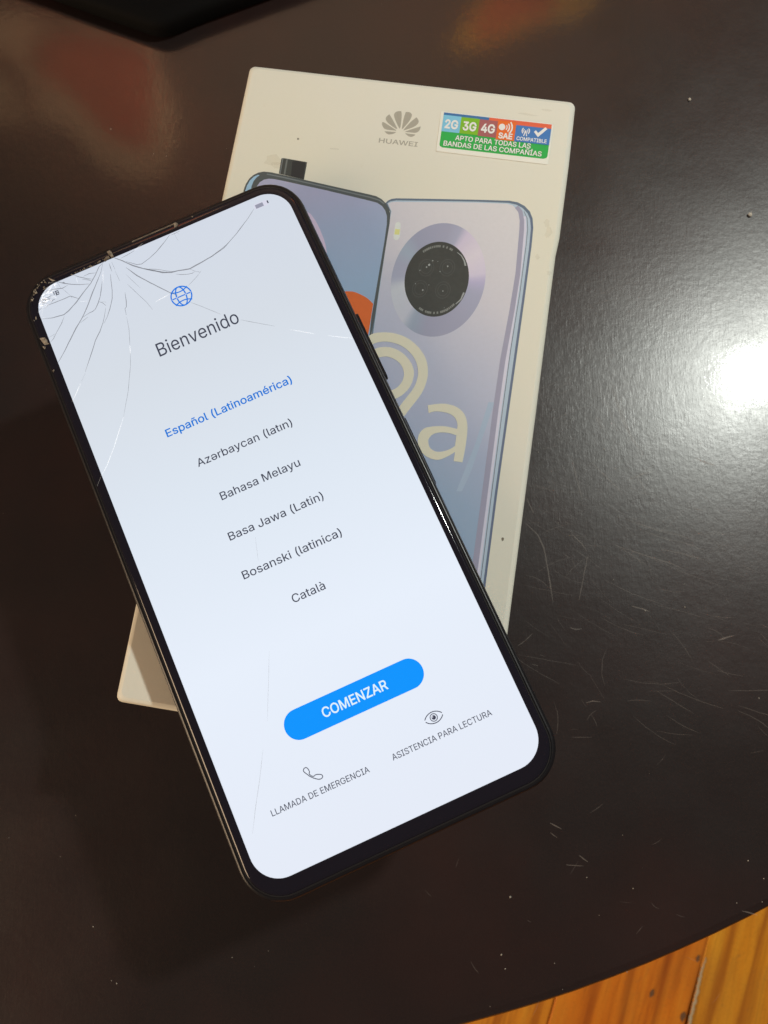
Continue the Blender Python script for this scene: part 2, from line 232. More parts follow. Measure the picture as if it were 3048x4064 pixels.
-763,1786,-770,1796,-779,1802,-790,1807,-804,1808,-812,1807,-820,1806,-827,1803,-833,1798,-837,1793,-841,1785,-870,1792,-864,1804,-856,1814,-846,1822,-834,1828,-819,1831],[-695,1680,-695,1830,-667,1830,-667,1807,-668,1807,-663,1816,-653,1825,-641,1830,-627,1832,-623,1832,-620,1831,-612,1831,-612,1803,-616,1804,-620,1805,-624,1805,-629,1805,-639,1804,-648,1801,-655,1796,
-661,1790,-665,1782,-666,1773,-666,1680],[-512,1677,-525,1678,-536,1682,-545,1687,-552,1693,-556,1699,-559,1703,-559,1680,-588,1680,-588,1879,-558,1879,-558,1807,-559,1807,-556,1810,-552,1816,-545,1822,-537,1827,-526,1830,-512,1832,-493,1829,
-476,1822,-462,1811,-451,1795,-445,1776,-443,1755,-445,1733,-451,1714,-462,1698,-476,1687,-493,1680],[-516,1702,-503,1704,-492,1709,-484,1717,-478,1728,-474,1740,-473,1755,-474,1769,-478,1782,-484,1792,-492,1800,-503,1805,-516,1807,-528,1805,-539,1800,-547,1793,-553,1782,-557,1770,-558,1755,-557,1740,
-553,1727,-547,1717,-539,1709,-528,1704],[-364,1677,-379,1678,-392,1682,-404,1689,-412,1698,-418,1710,-420,1724,-419,1735,-414,1745,-408,1752,-399,1758,-390,1762,-379,1765,-368,1767,-357,1768,-344,1770,-333,1771,-326,1772,-321,1774,-319,1776,
-318,1780,-318,1781,-319,1789,-321,1795,-326,1800,-332,1804,-339,1806,-349,1807,-359,1806,-368,1804,-375,1800,-380,1796,-384,1791,-388,1785,-416,1793,-409,1807,-399,1816,-388,1823,-376,1828,-363,1831,
-350,1831,-341,1831,-330,1829,-320,1827,-310,1822,-302,1815,-294,1806,-290,1794,-288,1779,-288,1680,-317,1680,-317,1700,-316,1700,-319,1696,-324,1690,-331,1685,-340,1681,-351,1678],[-360,1702,-347,1703,-337,1706,-328,1712,-323,1719,-319,1727,-318,1735,-317,1752,-322,1750,-327,1749,-334,1748,-340,1747,-347,1746,-357,1745,-366,1743,-374,1741,-381,1738,-386,1734,-389,1729,-390,1722,
-389,1716,-386,1711,-382,1707,-376,1704,-368,1702],[-251,1628,-244,1652,-238,1651,-231,1650,-226,1650,-220,1652,-216,1655,-211,1661,-208,1669,-203,1682,-264,1830,-232,1830,-198,1742,-193,1729,-189,1716,-185,1703,-180,1688,-195,1688,-190,1703,-186,1716,
-182,1729,-177,1742,-143,1830,-111,1830,-181,1659,-187,1649,-193,1640,-201,1633,-209,1629,-219,1626,-230,1625,-236,1625,-242,1626,-246,1626],[-20,1677,-41,1680,-59,1687,-74,1699,-85,1714,-92,1733,-94,1754,-92,1776,-85,1795,-74,1810,-59,1822,-41,1829,-20,1832,-8,1831,3,1829,13,1825,22,1820,30,1814,37,1807,43,1798,
47,1787,19,1780,16,1787,13,1792,9,1796,5,1800,0,1803,-6,1805,-13,1806,-20,1807,-34,1805,-45,1800,-53,1791,-59,1781,-63,1768,-64,1754,-63,1740,-59,1728,-53,1717,-45,1709,
-34,1704,-20,1702,-12,1702,-6,1704,0,1706,5,1709,10,1713,13,1717,16,1722,19,1729,48,1723,43,1711,38,1703,31,1695,23,1689,13,1684,3,1680,-8,1678],[125,1677,110,1678,97,1682,86,1689,77,1698,71,1710,69,1724,71,1735,75,1745,81,1752,90,1758,100,1762,110,1765,121,1767,133,1768,146,1770,156,1771,163,1772,168,1774,170,1776,
171,1780,171,1781,170,1789,168,1795,164,1800,158,1804,150,1806,140,1807,130,1806,122,1804,115,1800,109,1796,105,1791,101,1785,73,1793,81,1807,90,1816,101,1823,113,1828,126,1831,
139,1831,149,1831,159,1829,169,1827,179,1822,188,1815,195,1806,199,1794,201,1779,201,1680,172,1680,172,1700,173,1700,170,1696,165,1690,158,1685,149,1681,138,1678],[130,1702,142,1703,153,1706,161,1712,167,1719,170,1727,171,1735,172,1752,167,1750,162,1749,155,1748,149,1747,142,1746,132,1745,123,1743,115,1741,108,1738,103,1734,100,1729,99,1722,
100,1716,103,1711,107,1707,113,1704,121,1702],[270,1769,270,1680,241,1680,241,1830,269,1830,270,1791,260,1791,270,1811,283,1823,298,1829,315,1832,331,1830,345,1825,356,1817,365,1806,370,1792,372,1774,372,1680,342,1680,342,1772,
340,1787,333,1798,322,1804,308,1806,298,1805,289,1802,281,1797,275,1790,271,1780],[505,1761,506,1784,510,1807,512,1818,515,1830,519,1841,523,1852,531,1872,542,1891,571,1891,560,1867,551,1846,544,1824,539,1802,536,1781,535,1761,536,1744,539,1727,543,1708,550,1689,
554,1679,559,1669,564,1658,571,1644,542,1644,533,1659,526,1673,519,1688,514,1703,510,1717,507,1732,505,1747],[641,1679,625,1682,613,1689,606,1700,603,1714,603,1879,633,1879,633,1720,634,1712,635,1707,638,1705,644,1704,648,1704,650,1704,652,1705,656,1705,661,1682,655,1681,651,1680,646,1680],[729,1677,714,1678,701,1682,689,1689,680,1698,675,1710,673,1724,674,1735,678,1745,685,1752,694,1758,703,1762,714,1765,725,1767,736,1768,749,1770,759,1771,767,1772,772,1774,774,1776,
775,1780,775,1781,774,1789,772,1795,767,1800,761,1804,753,1806,744,1807,734,1806,725,1804,718,1800,713,1796,709,1791,705,1785,676,1793,684,1807,694,1816,705,1823,717,1828,730,1831,
743,1831,752,1831,762,1829,773,1827,782,1822,791,1815,798,1806,803,1794,805,1779,805,1680,775,1680,775,1700,777,1700,774,1696,769,1690,762,1685,753,1681,742,1678],[733,1702,746,1703,756,1706,764,1712,770,1719,774,1727,775,1735,775,1752,776,1752,771,1750,765,1749,759,1748,752,1747,746,1746,736,1745,727,1743,719,1741,712,1738,707,1734,704,1729,
703,1722,704,1716,706,1711,711,1707,717,1704,725,1702],[911,1830,911,1806,825,1806,825,1830],[849,1865,879,1865,879,1720,880,1712,883,1707,887,1704,895,1703,898,1703,901,1704,905,1704,910,1705,916,1682,909,1680,905,1679,900,1679,894,1679,876,1681,861,1689,852,1701,849,1718],[939,1680,939,1830,969,1830,969,1680],[1038,1769,1038,1680,1008,1680,1008,1830,1037,1830,1037,1791,1028,1791,1038,1811,1051,1823,1066,1829,1083,1832,1099,1830,1112,1825,1124,1817,1132,1806,1138,1792,1139,1774,1139,1680,1110,1680,1110,1772,
1107,1787,1101,1798,1090,1804,1076,1806,1066,1805,1057,1802,1049,1797,1043,1790,1039,1780],[1171,1644,1179,1658,1184,1669,1189,1680,1193,1690,1200,1709,1204,1727,1207,1745,1208,1761,1207,1781,1204,1802,1199,1824,1192,1846,1183,1867,1172,1891,1201,1891,1211,1872,1220,1852,1224,1841,1228,1830,
1231,1818,1233,1807,1237,1783,1238,1761,1237,1747,1236,1732,1233,1717,1229,1702,1223,1687,1217,1673,1210,1659,1201,1644]],"ms":[[-1024,687,-1024,886,-946,886,-925,884,-908,879,-895,870,-886,859,-880,847,-878,832,-879,821,-883,811,-889,803,-897,797,-905,793,-913,790,-913,791,-904,789,-894,785,-884,778,-877,768,
-872,756,-870,741,-872,727,-878,714,-888,703,-902,694,-920,689,-944,687],[-993,713,-945,713,-924,715,-910,721,-903,730,-900,742,-902,750,-905,759,-912,766,-920,771,-930,774,-943,776,-993,776],[-993,800,-947,800,-937,801,-927,804,-919,809,-913,815,-910,823,-908,832,-911,843,-918,852,-929,858,-947,860,-993,860],[-789,684,-804,685,-817,689,-829,696,-838,705,-844,717,-845,730,-844,742,-840,752,-833,759,-825,765,-815,769,-804,772,-793,774,-782,775,-769,777,-759,778,-751,779,-746,781,-744,783,
-743,787,-744,795,-746,802,-751,807,-757,811,-764,813,-774,814,-784,813,-793,811,-800,807,-805,803,-809,798,-813,792,-842,800,-834,814,-825,823,-813,830,-801,835,-788,837,-775,838,
-766,838,-756,836,-745,833,-735,829,-726,822,-719,813,-715,801,-713,785,-713,687,-742,687,-742,707,-741,707,-744,703,-749,697,-756,692,-765,688,-776,685],[-785,708,-772,710,-762,713,-753,719,-748,726,-744,734,-743,742,-742,759,-747,757,-752,756,-759,755,-765,754,-772,753,-782,752,-791,750,-799,748,-806,745,-811,741,-814,736,-815,729,
-814,723,-812,718,-807,714,-801,711,-793,709],[-643,776,-643,687,-673,687,-673,886,-643,886,-643,797,-654,797,-643,818,-631,829,-615,836,-598,838,-582,837,-569,832,-557,824,-549,813,-543,799,-542,781,-542,687,-571,687,-571,779,
-574,794,-580,804,-591,811,-605,813,-616,812,-625,809,-633,804,-638,797,-642,787],[-455,684,-469,685,-483,689,-494,696,-503,705,-509,717,-511,730,-510,742,-505,752,-499,759,-490,765,-480,769,-470,772,-458,774,-447,775,-434,777,-424,778,-417,779,-412,781,-409,783,
-408,787,-409,795,-412,802,-416,807,-422,811,-430,813,-440,814,-450,813,-458,811,-465,807,-471,803,-475,798,-479,792,-507,800,-499,814,-490,823,-479,830,-467,835,-454,837,-440,838,
-431,838,-421,836,-411,833,-401,829,-392,822,-385,813,-380,801,-379,785,-379,687,-408,687,-408,707,-406,707,-409,703,-415,697,-422,692,-431,688,-442,685],[-450,708,-438,710,-427,713,-419,719,-413,726,-410,734,-408,742,-408,759,-412,757,-418,756,-424,755,-431,754,-437,753,-448,752,-457,750,-465,748,-471,745,-477,741,-480,736,-481,729,
-480,723,-477,718,-473,714,-466,711,-459,709],[-283,684,-298,685,-312,689,-325,694,-334,702,-342,713,-347,727,-318,732,-313,721,-306,714,-295,710,-283,708,-268,710,-258,715,-251,721,-249,729,-250,735,-254,740,-261,744,-271,747,
-297,752,-316,759,-330,767,-338,779,-341,794,-339,806,-333,817,-324,826,-311,833,-297,837,-280,838,-265,837,-252,834,-241,828,-232,820,-225,811,-220,799,-248,793,-252,802,-258,809,
-267,813,-280,815,-293,813,-303,809,-309,803,-311,795,-310,789,-305,784,-298,780,-286,776,-262,771,-243,765,-229,756,-221,744,-218,730,-220,717,-226,706,-236,697,-249,690,-265,686],[-139,684,-154,685,-167,689,-179,696,-188,705,-193,717,-195,730,-194,742,-190,752,-183,759,-175,765,-165,769,-154,772,-143,774,-132,775,-119,777,-108,778,-101,779,-96,781,-94,783,
-93,787,-94,795,-96,802,-100,807,-107,811,-114,813,-124,814,-134,813,-143,811,-150,807,-155,803,-159,798,-163,792,-192,800,-184,814,-174,823,-163,830,-151,835,-138,837,-125,838,
-116,838,-105,836,-95,833,-85,829,-76,822,-69,813,-65,801,-63,785,-63,687,-92,687,-92,707,-91,707,-94,703,-99,697,-106,692,-115,688,-126,685],[-135,708,-122,710,-112,713,-103,719,-98,726,-94,734,-93,742,-92,759,-97,757,-102,756,-109,755,-115,754,-122,753,-132,752,-141,750,-149,748,-156,745,-161,741,-164,736,-165,729,
-164,723,-162,718,-157,714,-151,711,-143,709],[59,687,59,886,100,886,153,761,155,757,158,751,163,737,165,729,168,722,170,715,173,706,161,706,167,721,172,736,174,743,177,750,179,756,181,761,233,886,275,886,
275,687,244,687,244,801,244,814,245,822,245,830,245,847,246,866,253,866,249,855,246,845,239,827,236,819,233,812,230,805,228,800,180,687,154,687,105,800,103,805,
100,811,94,827,91,836,88,845,84,854,79,866,87,866,88,849,88,832,88,815,89,807,89,801,89,687],[387,684,365,686,346,694,331,705,320,721,313,739,311,761,313,782,320,801,331,817,345,828,363,836,384,838,397,837,410,834,422,829,433,821,443,811,450,798,454,782,
456,763,456,752,328,752,328,776,442,774,426,763,425,780,421,791,415,801,407,808,397,812,384,814,371,812,361,808,352,801,346,792,342,781,341,770,341,757,342,743,
346,731,353,721,363,714,374,710,387,709,396,709,404,711,411,714,416,718,421,724,425,732,454,725,448,712,440,703,430,695,417,689,403,685],[526,686,509,689,497,695,490,707,487,721,487,886,517,886,517,727,518,719,519,714,523,712,529,711,532,711,534,711,536,711,540,712,545,689,540,688,535,687,531,686],[613,684,599,685,585,689,574,696,565,705,559,717,557,730,559,742,563,752,569,759,578,765,588,769,598,772,610,774,621,775,634,777,644,778,652,779,656,781,659,783,
660,787,659,795,656,802,652,807,646,811,638,813,628,814,618,813,610,811,603,807,597,803,593,798,589,792,561,800,569,814,578,823,589,830,602,835,615,837,628,838,
637,838,647,836,657,833,667,829,676,822,683,813,688,801,690,785,690,687,660,687,660,707,662,707,659,703,653,697,646,692,637,688,626,685],[618,708,631,710,641,713,649,719,655,726,659,734,660,742,660,759,656,757,650,756,644,755,637,754,631,753,620,752,612,750,603,748,597,745,591,741,588,736,587,729,
588,723,591,718,595,714,602,711,609,709],[727,635,734,658,740,658,746,657,752,657,758,659,762,662,767,668,770,676,775,689,714,836,746,836,781,749,785,736,790,723,793,710,798,695,783,695,788,710,792,723,
796,736,801,749,836,836,868,836,797,666,791,656,785,647,777,640,769,635,759,633,748,632,741,632,736,632,732,633],[949,685,933,687,919,692,908,700,899,711,894,725,892,742,892,836,922,836,922,744,924,730,931,719,942,713,956,710,966,711,975,715,983,720,989,727,993,736,994,748,
994,836,1024,836,1024,687,995,687,995,726,1004,726,994,706,981,694,966,687]],"jv":[[-1210,-296,-1210,-97,-1131,-97,-1111,-99,-1093,-104,-1080,-113,-1070,-124,-1065,-136,-1063,-151,-1064,-162,-1068,-172,-1074,-180,-1081,-186,-1090,-190,-1098,-193,-1098,-192,-1089,-194,-1079,-198,-1069,-205,-1061,-215,
-1056,-227,-1054,-242,-1056,-256,-1062,-269,-1072,-280,-1087,-289,-1106,-294,-1129,-296],[-1179,-270,-1130,-270,-1109,-268,-1095,-262,-1088,-253,-1085,-242,-1086,-233,-1090,-224,-1097,-218,-1105,-212,-1116,-209,-1129,-207,-1179,-207],[-1179,-183,-1133,-183,-1122,-182,-1112,-179,-1104,-174,-1098,-168,-1095,-160,-1093,-151,-1096,-140,-1103,-131,-1114,-125,-1132,-123,-1179,-123],[-973,-299,-988,-298,-1001,-294,-1013,-287,-1022,-278,-1028,-266,-1030,-253,-1028,-241,-1024,-231,-1017,-224,-1009,-218,-999,-214,-988,-211,-976,-209,-965,-208,-952,-206,-942,-205,-934,-204,-929,-202,-927,-200,
-926,-196,-927,-188,-929,-181,-933,-176,-940,-172,-948,-170,-957,-169,-968,-170,-976,-172,-983,-176,-989,-180,-993,-185,-997,-191,-1026,-184,-1018,-169,-1008,-160,-997,-153,-985,-148,-971,-146,-958,-145,
-949,-145,-938,-147,-928,-150,-918,-154,-909,-161,-902,-170,-897,-182,-895,-198,-895,-296,-925,-296,-925,-276,-924,-276,-927,-280,-932,-286,-939,-291,-948,-295,-959,-298],[-968,-275,-955,-273,-945,-270,-936,-264,-930,-257,-927,-249,-926,-241,-925,-224,-925,-225,-930,-226,-935,-227,-942,-228,-949,-229,-955,-230,-966,-231,-974,-233,-983,-235,-990,-238,-995,-242,-998,-247,
-999,-254,-998,-260,-995,-265,-991,-269,-985,-272,-977,-274],[-798,-299,-814,-298,-829,-294,-841,-289,-851,-281,-858,-270,-863,-256,-834,-251,-829,-262,-821,-269,-811,-273,-798,-275,-784,-273,-773,-268,-766,-262,-764,-254,-765,-248,-769,-243,-776,-239,-786,-236,
-813,-231,-832,-224,-846,-216,-855,-204,-858,-189,-856,-177,-849,-166,-840,-157,-827,-150,-813,-146,-796,-145,-780,-146,-767,-149,-756,-155,-747,-163,-740,-172,-735,-184,-763,-190,-768,-181,-774,-175,
-783,-170,-796,-168,-808,-170,-819,-174,-825,-180,-827,-188,-826,-194,-821,-199,-814,-203,-802,-207,-777,-212,-758,-218,-744,-227,-736,-239,-733,-253,-735,-266,-741,-277,-751,-286,-764,-293,-780,-298],[-653,-299,-668,-298,-681,-294,-693,-287,-702,-278,-708,-266,-710,-253,-708,-241,-704,-231,-697,-224,-689,-218,-679,-214,-668,-211,-657,-209,-645,-208,-632,-206,-622,-205,-614,-204,-609,-202,-607,-200,
-606,-196,-607,-188,-609,-181,-614,-176,-620,-172,-628,-170,-638,-169,-648,-170,-657,-172,-664,-176,-669,-180,-673,-185,-677,-191,-706,-184,-698,-169,-689,-160,-677,-153,-665,-148,-652,-146,-638,-145,
-629,-145,-619,-147,-608,-150,-598,-154,-589,-161,-582,-170,-577,-182,-576,-198,-576,-296,-605,-296,-605,-276,-604,-276,-607,-280,-612,-286,-619,-291,-629,-295,-640,-298],[-648,-275,-636,-273,-625,-270,-617,-264,-611,-257,-607,-249,-606,-241,-606,-224,-605,-225,-610,-226,-616,-227,-622,-228,-629,-229,-635,-230,-646,-231,-655,-233,-663,-235,-670,-238,-675,-242,-678,-247,
-679,-254,-679,-260,-676,-265,-671,-269,-665,-272,-657,-274],[-398,-298,-424,-295,-445,-283,-454,-274,-459,-264,-463,-252,-464,-238,-464,-226,-432,-226,-432,-238,-430,-253,-423,-264,-412,-271,-398,-273,-383,-271,-372,-264,-365,-253,-363,-238,-363,-97,-331,-97,
-331,-238,-332,-252,-336,-264,-342,-274,-350,-283,-371,-295],[-240,-299,-255,-298,-269,-294,-281,-287,-290,-278,-295,-266,-297,-253,-296,-241,-291,-231,-285,-224,-276,-218,-266,-214,-255,-211,-244,-209,-233,-208,-220,-206,-209,-205,-202,-204,-197,-202,-194,-200,
-193,-196,-194,-188,-197,-181,-201,-176,-207,-172,-215,-170,-225,-169,-235,-170,-244,-172,-251,-176,-257,-180,-261,-185,-264,-191,-294,-184,-286,-169,-276,-160,-265,-153,-252,-148,-239,-146,-226,-145,
-216,-145,-206,-147,-196,-150,-186,-154,-177,-161,-169,-170,-165,-182,-163,-198,-163,-296,-193,-296,-193,-276,-191,-276,-194,-280,-200,-286,-207,-291,-216,-295,-227,-298],[-236,-275,-223,-273,-212,-270,-204,-264,-198,-257,-194,-249,-193,-241,-193,-224,-193,-225,-197,-226,-203,-227,-209,-228,-216,-229,-223,-230,-233,-231,-242,-233,-250,-235,-257,-238,-262,-242,-266,-247,
-267,-254,-266,-260,-263,-265,-258,-269,-252,-272,-244,-274],[-86,-296,-136,-147,-104,-147,-84,-212,-80,-226,-76,-241,-71,-258,-66,-280,-76,-280,-71,-259,-66,-242,-62,-226,-58,-212,-38,-147,-7,-147,12,-212,17,-226,21,-241,25,-259,30,-280,
20,-280,25,-259,30,-242,35,-226,39,-212,59,-147,91,-147,41,-296,12,-296,-10,-229,-16,-208,-19,-198,-22,-187,-28,-163,-17,-163,-24,-187,-27,-198,-30,-208,-33,-219,-36,-229,
-57,-296],[165,-299,150,-298,137,-294,125,-287,116,-278,110,-266,108,-253,110,-241,114,-231,121,-224,129,-218,139,-214,150,-211,161,-209,173,-208,186,-206,196,-205,204,-204,209,-202,211,-200,
212,-196,211,-188,209,-181,204,-176,198,-172,190,-170,180,-169,170,-170,162,-172,154,-176,149,-180,145,-185,141,-191,112,-184,120,-169,129,-160,141,-153,153,-148,166,-146,180,-145,
189,-145,199,-147,210,-150,220,-154,229,-161,236,-170,241,-182,242,-198,242,-296,213,-296,213,-276,214,-276,211,-280,206,-286,199,-291,190,-295,178,-298],[170,-275,183,-273,193,-270,201,-264,207,-257,211,-249,212,-241,212,-224,213,-225,208,-226,202,-227,196,-228,189,-229,183,-230,172,-231,163,-233,155,-235,148,-238,143,-242,140,-247,
139,-254,140,-260,142,-265,147,-269,153,-272,161,-274],[378,-215,379,-193,383,-170,385,-158,388,-146,392,-135,396,-124,405,-104,416,-85,445,-85,434,-109,425,-130,418,-152,413,-174,409,-195,408,-215,409,-232,412,-250,417,-268,424,-287,
428,-297,433,-308,438,-319,445,-333,416,-333,406,-317,399,-303,393,-288,387,-274,383,-259,380,-244,378,-229],[481,-296,481,-97,513,-97,513,-270,613,-270,613,-296],[692,-299,677,-298,664,-294,652,-287,643,-278,637,-266,635,-253,637,-241,641,-231,648,-224,656,-218,666,-214,677,-211,688,-209,700,-208,713,-206,723,-205,731,-204,736,-202,738,-200,
739,-196,738,-188,736,-181,731,-176,725,-172,717,-170,707,-169,697,-170,689,-172,681,-176,676,-180,672,-185,668,-191,639,-184,647,-169,656,-160,668,-153,680,-148,693,-146,707,-145,
716,-145,726,-147,737,-150,747,-154,756,-161,763,-170,768,-182,769,-198,769,-296,740,-296,740,-276,741,-276,738,-280,733,-286,726,-291,717,-295,705,-298],[697,-275,710,-273,720,-270,728,-264,734,-257,738,-249,739,-241,739,-224,740,-225,735,-226,729,-227,723,-228,716,-229,710,-230,699,-231,690,-233,682,-235,675,-238,670,-242,667,-247,
666,-254,667,-260,669,-265,674,-269,680,-272,688,-274],[878,-147,878,-171,790,-171,790,-147],[815,-111,845,-111,845,-256,846,-264,849,-269,854,-272,862,-273,864,-273,868,-272,871,-272,877,-271,882,-295,876,-296,871,-297,866,-297,861,-297,842,-295,827,-287,818,-275,815,-258],[906,-296,906,-147,936,-147,936,-296],[921,-126,914,-125,907,-121,903,-116,901,-109,903,-102,907,-96,914,-93,921,-91,929,-93,936,-96,940,-102,942,-109,940,-116,936,-121,929,-125],[1007,-207,1007,-296,977,-296,977,-147,1006,-147,1006,-186,997,-186,1007,-166,1020,-154,1035,-147,1053,-145,1069,-146,1083,-151,1094,-159,1103,-170,1108,-184,1110,-202,1110,-296,1080,-296,1080,-204,
1077,-189,1071,-179,1060,-172,1045,-170,1035,-171,1026,-174,1018,-179,1012,-187,1008,-196],[1143,-333,1150,-318,1156,-307,1160,-297,1165,-286,1171,-267,1176,-249,1179,-232,1180,-215,1179,-195,1175,-174,1170,-152,1163,-130,1154,-109,1143,-85,1172,-85,1183,-104,1192,-124,1196,-135,1200,-146,
1203,-158,1206,-170,1209,-193,1210,-215,1210,-230,1208,-244,1205,-259,1201,-274,1195,-289,1189,-303,1181,-318,1172,-333]],"bs":[[-1256,-1278,-1256,-1080,-1176,-1080,-1155,-1081,-1138,-1087,-1124,-1095,-1115,-1106,-1109,-1119,-1107,-1133,-1108,-1145,-1112,-1155,-1118,-1162,-1126,-1168,-1134,-1173,-1143,-1176,-1143,-1174,-1134,-1176,-1123,-1181,-1113,-1188,-1105,-1198,
-1100,-1210,-1098,-1224,-1100,-1239,-1106,-1252,-1116,-1263,-1131,-1271,-1150,-1277,-1174,-1278],[-1224,-1253,-1175,-1253,-1153,-1251,-1140,-1244,-1132,-1235,-1129,-1224,-1131,-1215,-1135,-1207,-1141,-1200,-1150,-1195,-1160,-1191,-1173,-1190,-1224,-1190],[-1224,-1165,-1178,-1165,-1167,-1164,-1157,-1161,-1149,-1157,-1143,-1150,-1139,-1143,-1138,-1134,-1140,-1123,-1147,-1114,-1159,-1107,-1177,-1105,-1224,-1105],[-996,-1282,-1017,-1279,-1035,-1272,-1051,-1260,-1062,-1245,-1069,-1226,-1072,-1205,-1069,-1183,-1062,-1164,-1051,-1149,-1035,-1137,-1017,-1130,-996,-1127,-974,-1130,-955,-1137,-940,-1149,-929,-1164,-922,-1183,-919,-1205,-922,-1226,
-929,-1245,-940,-1260,-955,-1272,-974,-1279],[-996,-1257,-981,-1255,-970,-1250,-961,-1241,-955,-1231,-951,-1218,-950,-1205,-951,-1191,-955,-1178,-961,-1168,-970,-1159,-981,-1154,-996,-1152,-1010,-1154,-1021,-1159,-1030,-1167,-1036,-1178,-1040,-1191,-1041,-1205,-1040,-1218,
-1036,-1231,-1030,-1241,-1021,-1250,-1010,-1255],[-829,-1282,-845,-1280,-860,-1277,-872,-1271,-882,-1263,-889,-1253,-894,-1239,-865,-1233,-860,-1245,-853,-1252,-842,-1256,-829,-1257,-815,-1256,-804,-1251,-797,-1245,-794,-1237,-796,-1231,-800,-1226,-807,-1222,-817,-1219,
-844,-1213,-863,-1207,-878,-1198,-886,-1186,-889,-1172,-887,-1159,-881,-1148,-871,-1139,-858,-1133,-844,-1129,-827,-1127,-811,-1128,-797,-1132,-786,-1138,-777,-1145,-771,-1154,-765,-1167,-793,-1172,-798,-1164,-804,-1157,
-814,-1153,-827,-1151,-839,-1152,-850,-1157,-856,-1163,-858,-1170,-857,-1177,-852,-1182,-845,-1186,-833,-1189,-808,-1194,-788,-1201,-774,-1209,-766,-1221,-763,-1236,-765,-1248,-772,-1260,-782,-1269,-795,-1276,-811,-1280],[-683,-1282,-698,-1280,-711,-1276,-723,-1270,-732,-1260,-738,-1249,-740,-1235,-739,-1223,-734,-1214,-727,-1206,-719,-1201,-709,-1197,-698,-1194,-686,-1192,-675,-1190,-662,-1189,-651,-1188,-644,-1187,-639,-1185,-636,-1183,
-635,-1179,-635,-1178,-636,-1170,-639,-1164,-643,-1159,-649,-1155,-657,-1152,-667,-1152,-678,-1152,-686,-1155,-693,-1158,-699,-1163,-703,-1167,-707,-1174,-736,-1166,-728,-1152,-719,-1142,-707,-1136,-695,-1131,-681,-1128,
-668,-1127,-659,-1128,-648,-1129,-638,-1132,-627,-1137,-618,-1144,-611,-1153,-606,-1165,-605,-1180,-605,-1278,-635,-1278,-635,-1258,-633,-1258,-636,-1263,-642,-1268,-649,-1274,-658,-1278,-669,-1281],[-678,-1257,-665,-1256,-654,-1252,-646,-1247,-640,-1240,-636,-1232,-635,-1223,-635,-1207,-639,-1209,-645,-1210,-652,-1211,-658,-1212,-665,-1213,-675,-1214,-684,-1215,-693,-1218,-700,-1220,-705,-1224,-708,-1229,-709,-1236,
-708,-1243,-706,-1248,-701,-1252,-695,-1255,-687,-1257],[-534,-1190,-534,-1278,-564,-1278,-564,-1129,-535,-1129,-534,-1168,-544,-1168,-533,-1148,-521,-1136,-505,-1129,-487,-1127,-471,-1129,-457,-1134,-446,-1142,-437,-1153,-432,-1167,-430,-1184,-430,-1278,-460,-1278,-460,-1186,
-462,-1172,-469,-1161,-480,-1155,-495,-1152,-505,-1153,-515,-1157,-523,-1162,-529,-1169,-532,-1178],[-332,-1282,-348,-1280,-362,-1277,-375,-1271,-385,-1263,-392,-1253,-397,-1239,-368,-1233,-363,-1245,-355,-1252,-345,-1256,-332,-1257,-317,-1256,-306,-1251,-299,-1245,-297,-1237,-298,-1231,-302,-1226,-309,-1222,-319,-1219,
-346,-1213,-366,-1207,-380,-1198,-389,-1186,-392,-1172,-389,-1159,-383,-1148,-374,-1139,-361,-1133,-346,-1129,-329,-1127,-314,-1128,-300,-1132,-289,-1138,-280,-1145,-273,-1154,-268,-1167,-296,-1172,-301,-1164,-307,-1157,
-316,-1153,-329,-1151,-342,-1152,-352,-1157,-359,-1163,-361,-1170,-359,-1177,-355,-1182,-347,-1186,-335,-1189,-311,-1194,-291,-1201,-277,-1209,-268,-1221,-266,-1236,-268,-1248,-274,-1260,-284,-1269,-297,-1276,-313,-1280],[-208,-1227,-209,-1193,-203,-1193,-133,-1129,-96,-1130,-174,-1202,-177,-1202],[-233,-1278,-233,-1080,-203,-1080,-203,-1278],[-129,-1278,-193,-1205,-171,-1186,-91,-1278],[-70,-1278,-70,-1129,-40,-1129,-40,-1278],[-55,-1109,-63,-1108,-69,-1104,-74,-1098,-75,-1091,-74,-1085,-69,-1079,-63,-1075,-55,-1074,-47,-1075,-41,-1079,-36,-1085,-35,-1091,-36,-1098,-41,-1104,-47,-1108],[97,-1197,98,-1175,102,-1152,104,-1140,107,-1129,111,-1118,115,-1107,124,-1086,135,-1068,165,-1068,153,-1091,144,-1113,137,-1135,132,-1157,129,-1178,128,-1197,129,-1215,131,-1232,136,-1250,143,-1270,
147,-1280,152,-1290,158,-1301,165,-1315,135,-1315,126,-1300,118,-1285,112,-1271,106,-1256,102,-1241,99,-1227,97,-1212],[237,-1279,220,-1277,208,-1270,200,-1259,198,-1244,198,-1080,228,-1080,228,-1239,229,-1247,231,-1251,234,-1254,240,-1255,243,-1255,246,-1254,248,-1254,252,-1253,257,-1277,251,-1278,247,-1279,242,-1279],[327,-1282,312,-1280,298,-1276,286,-1270,277,-1260,271,-1249,269,-1235,271,-1223,275,-1214,282,-1206,290,-1201,300,-1197,311,-1194,323,-1192,334,-1190,347,-1189,358,-1188,366,-1187,371,-1185,373,-1183,
374,-1179,374,-1178,373,-1170,370,-1164,366,-1159,360,-1155,352,-1152,342,-1152,332,-1152,323,-1155,316,-1158,310,-1163,306,-1167,302,-1174,273,-1166,281,-1152,290,-1142,302,-1136,315,-1131,328,-1128,
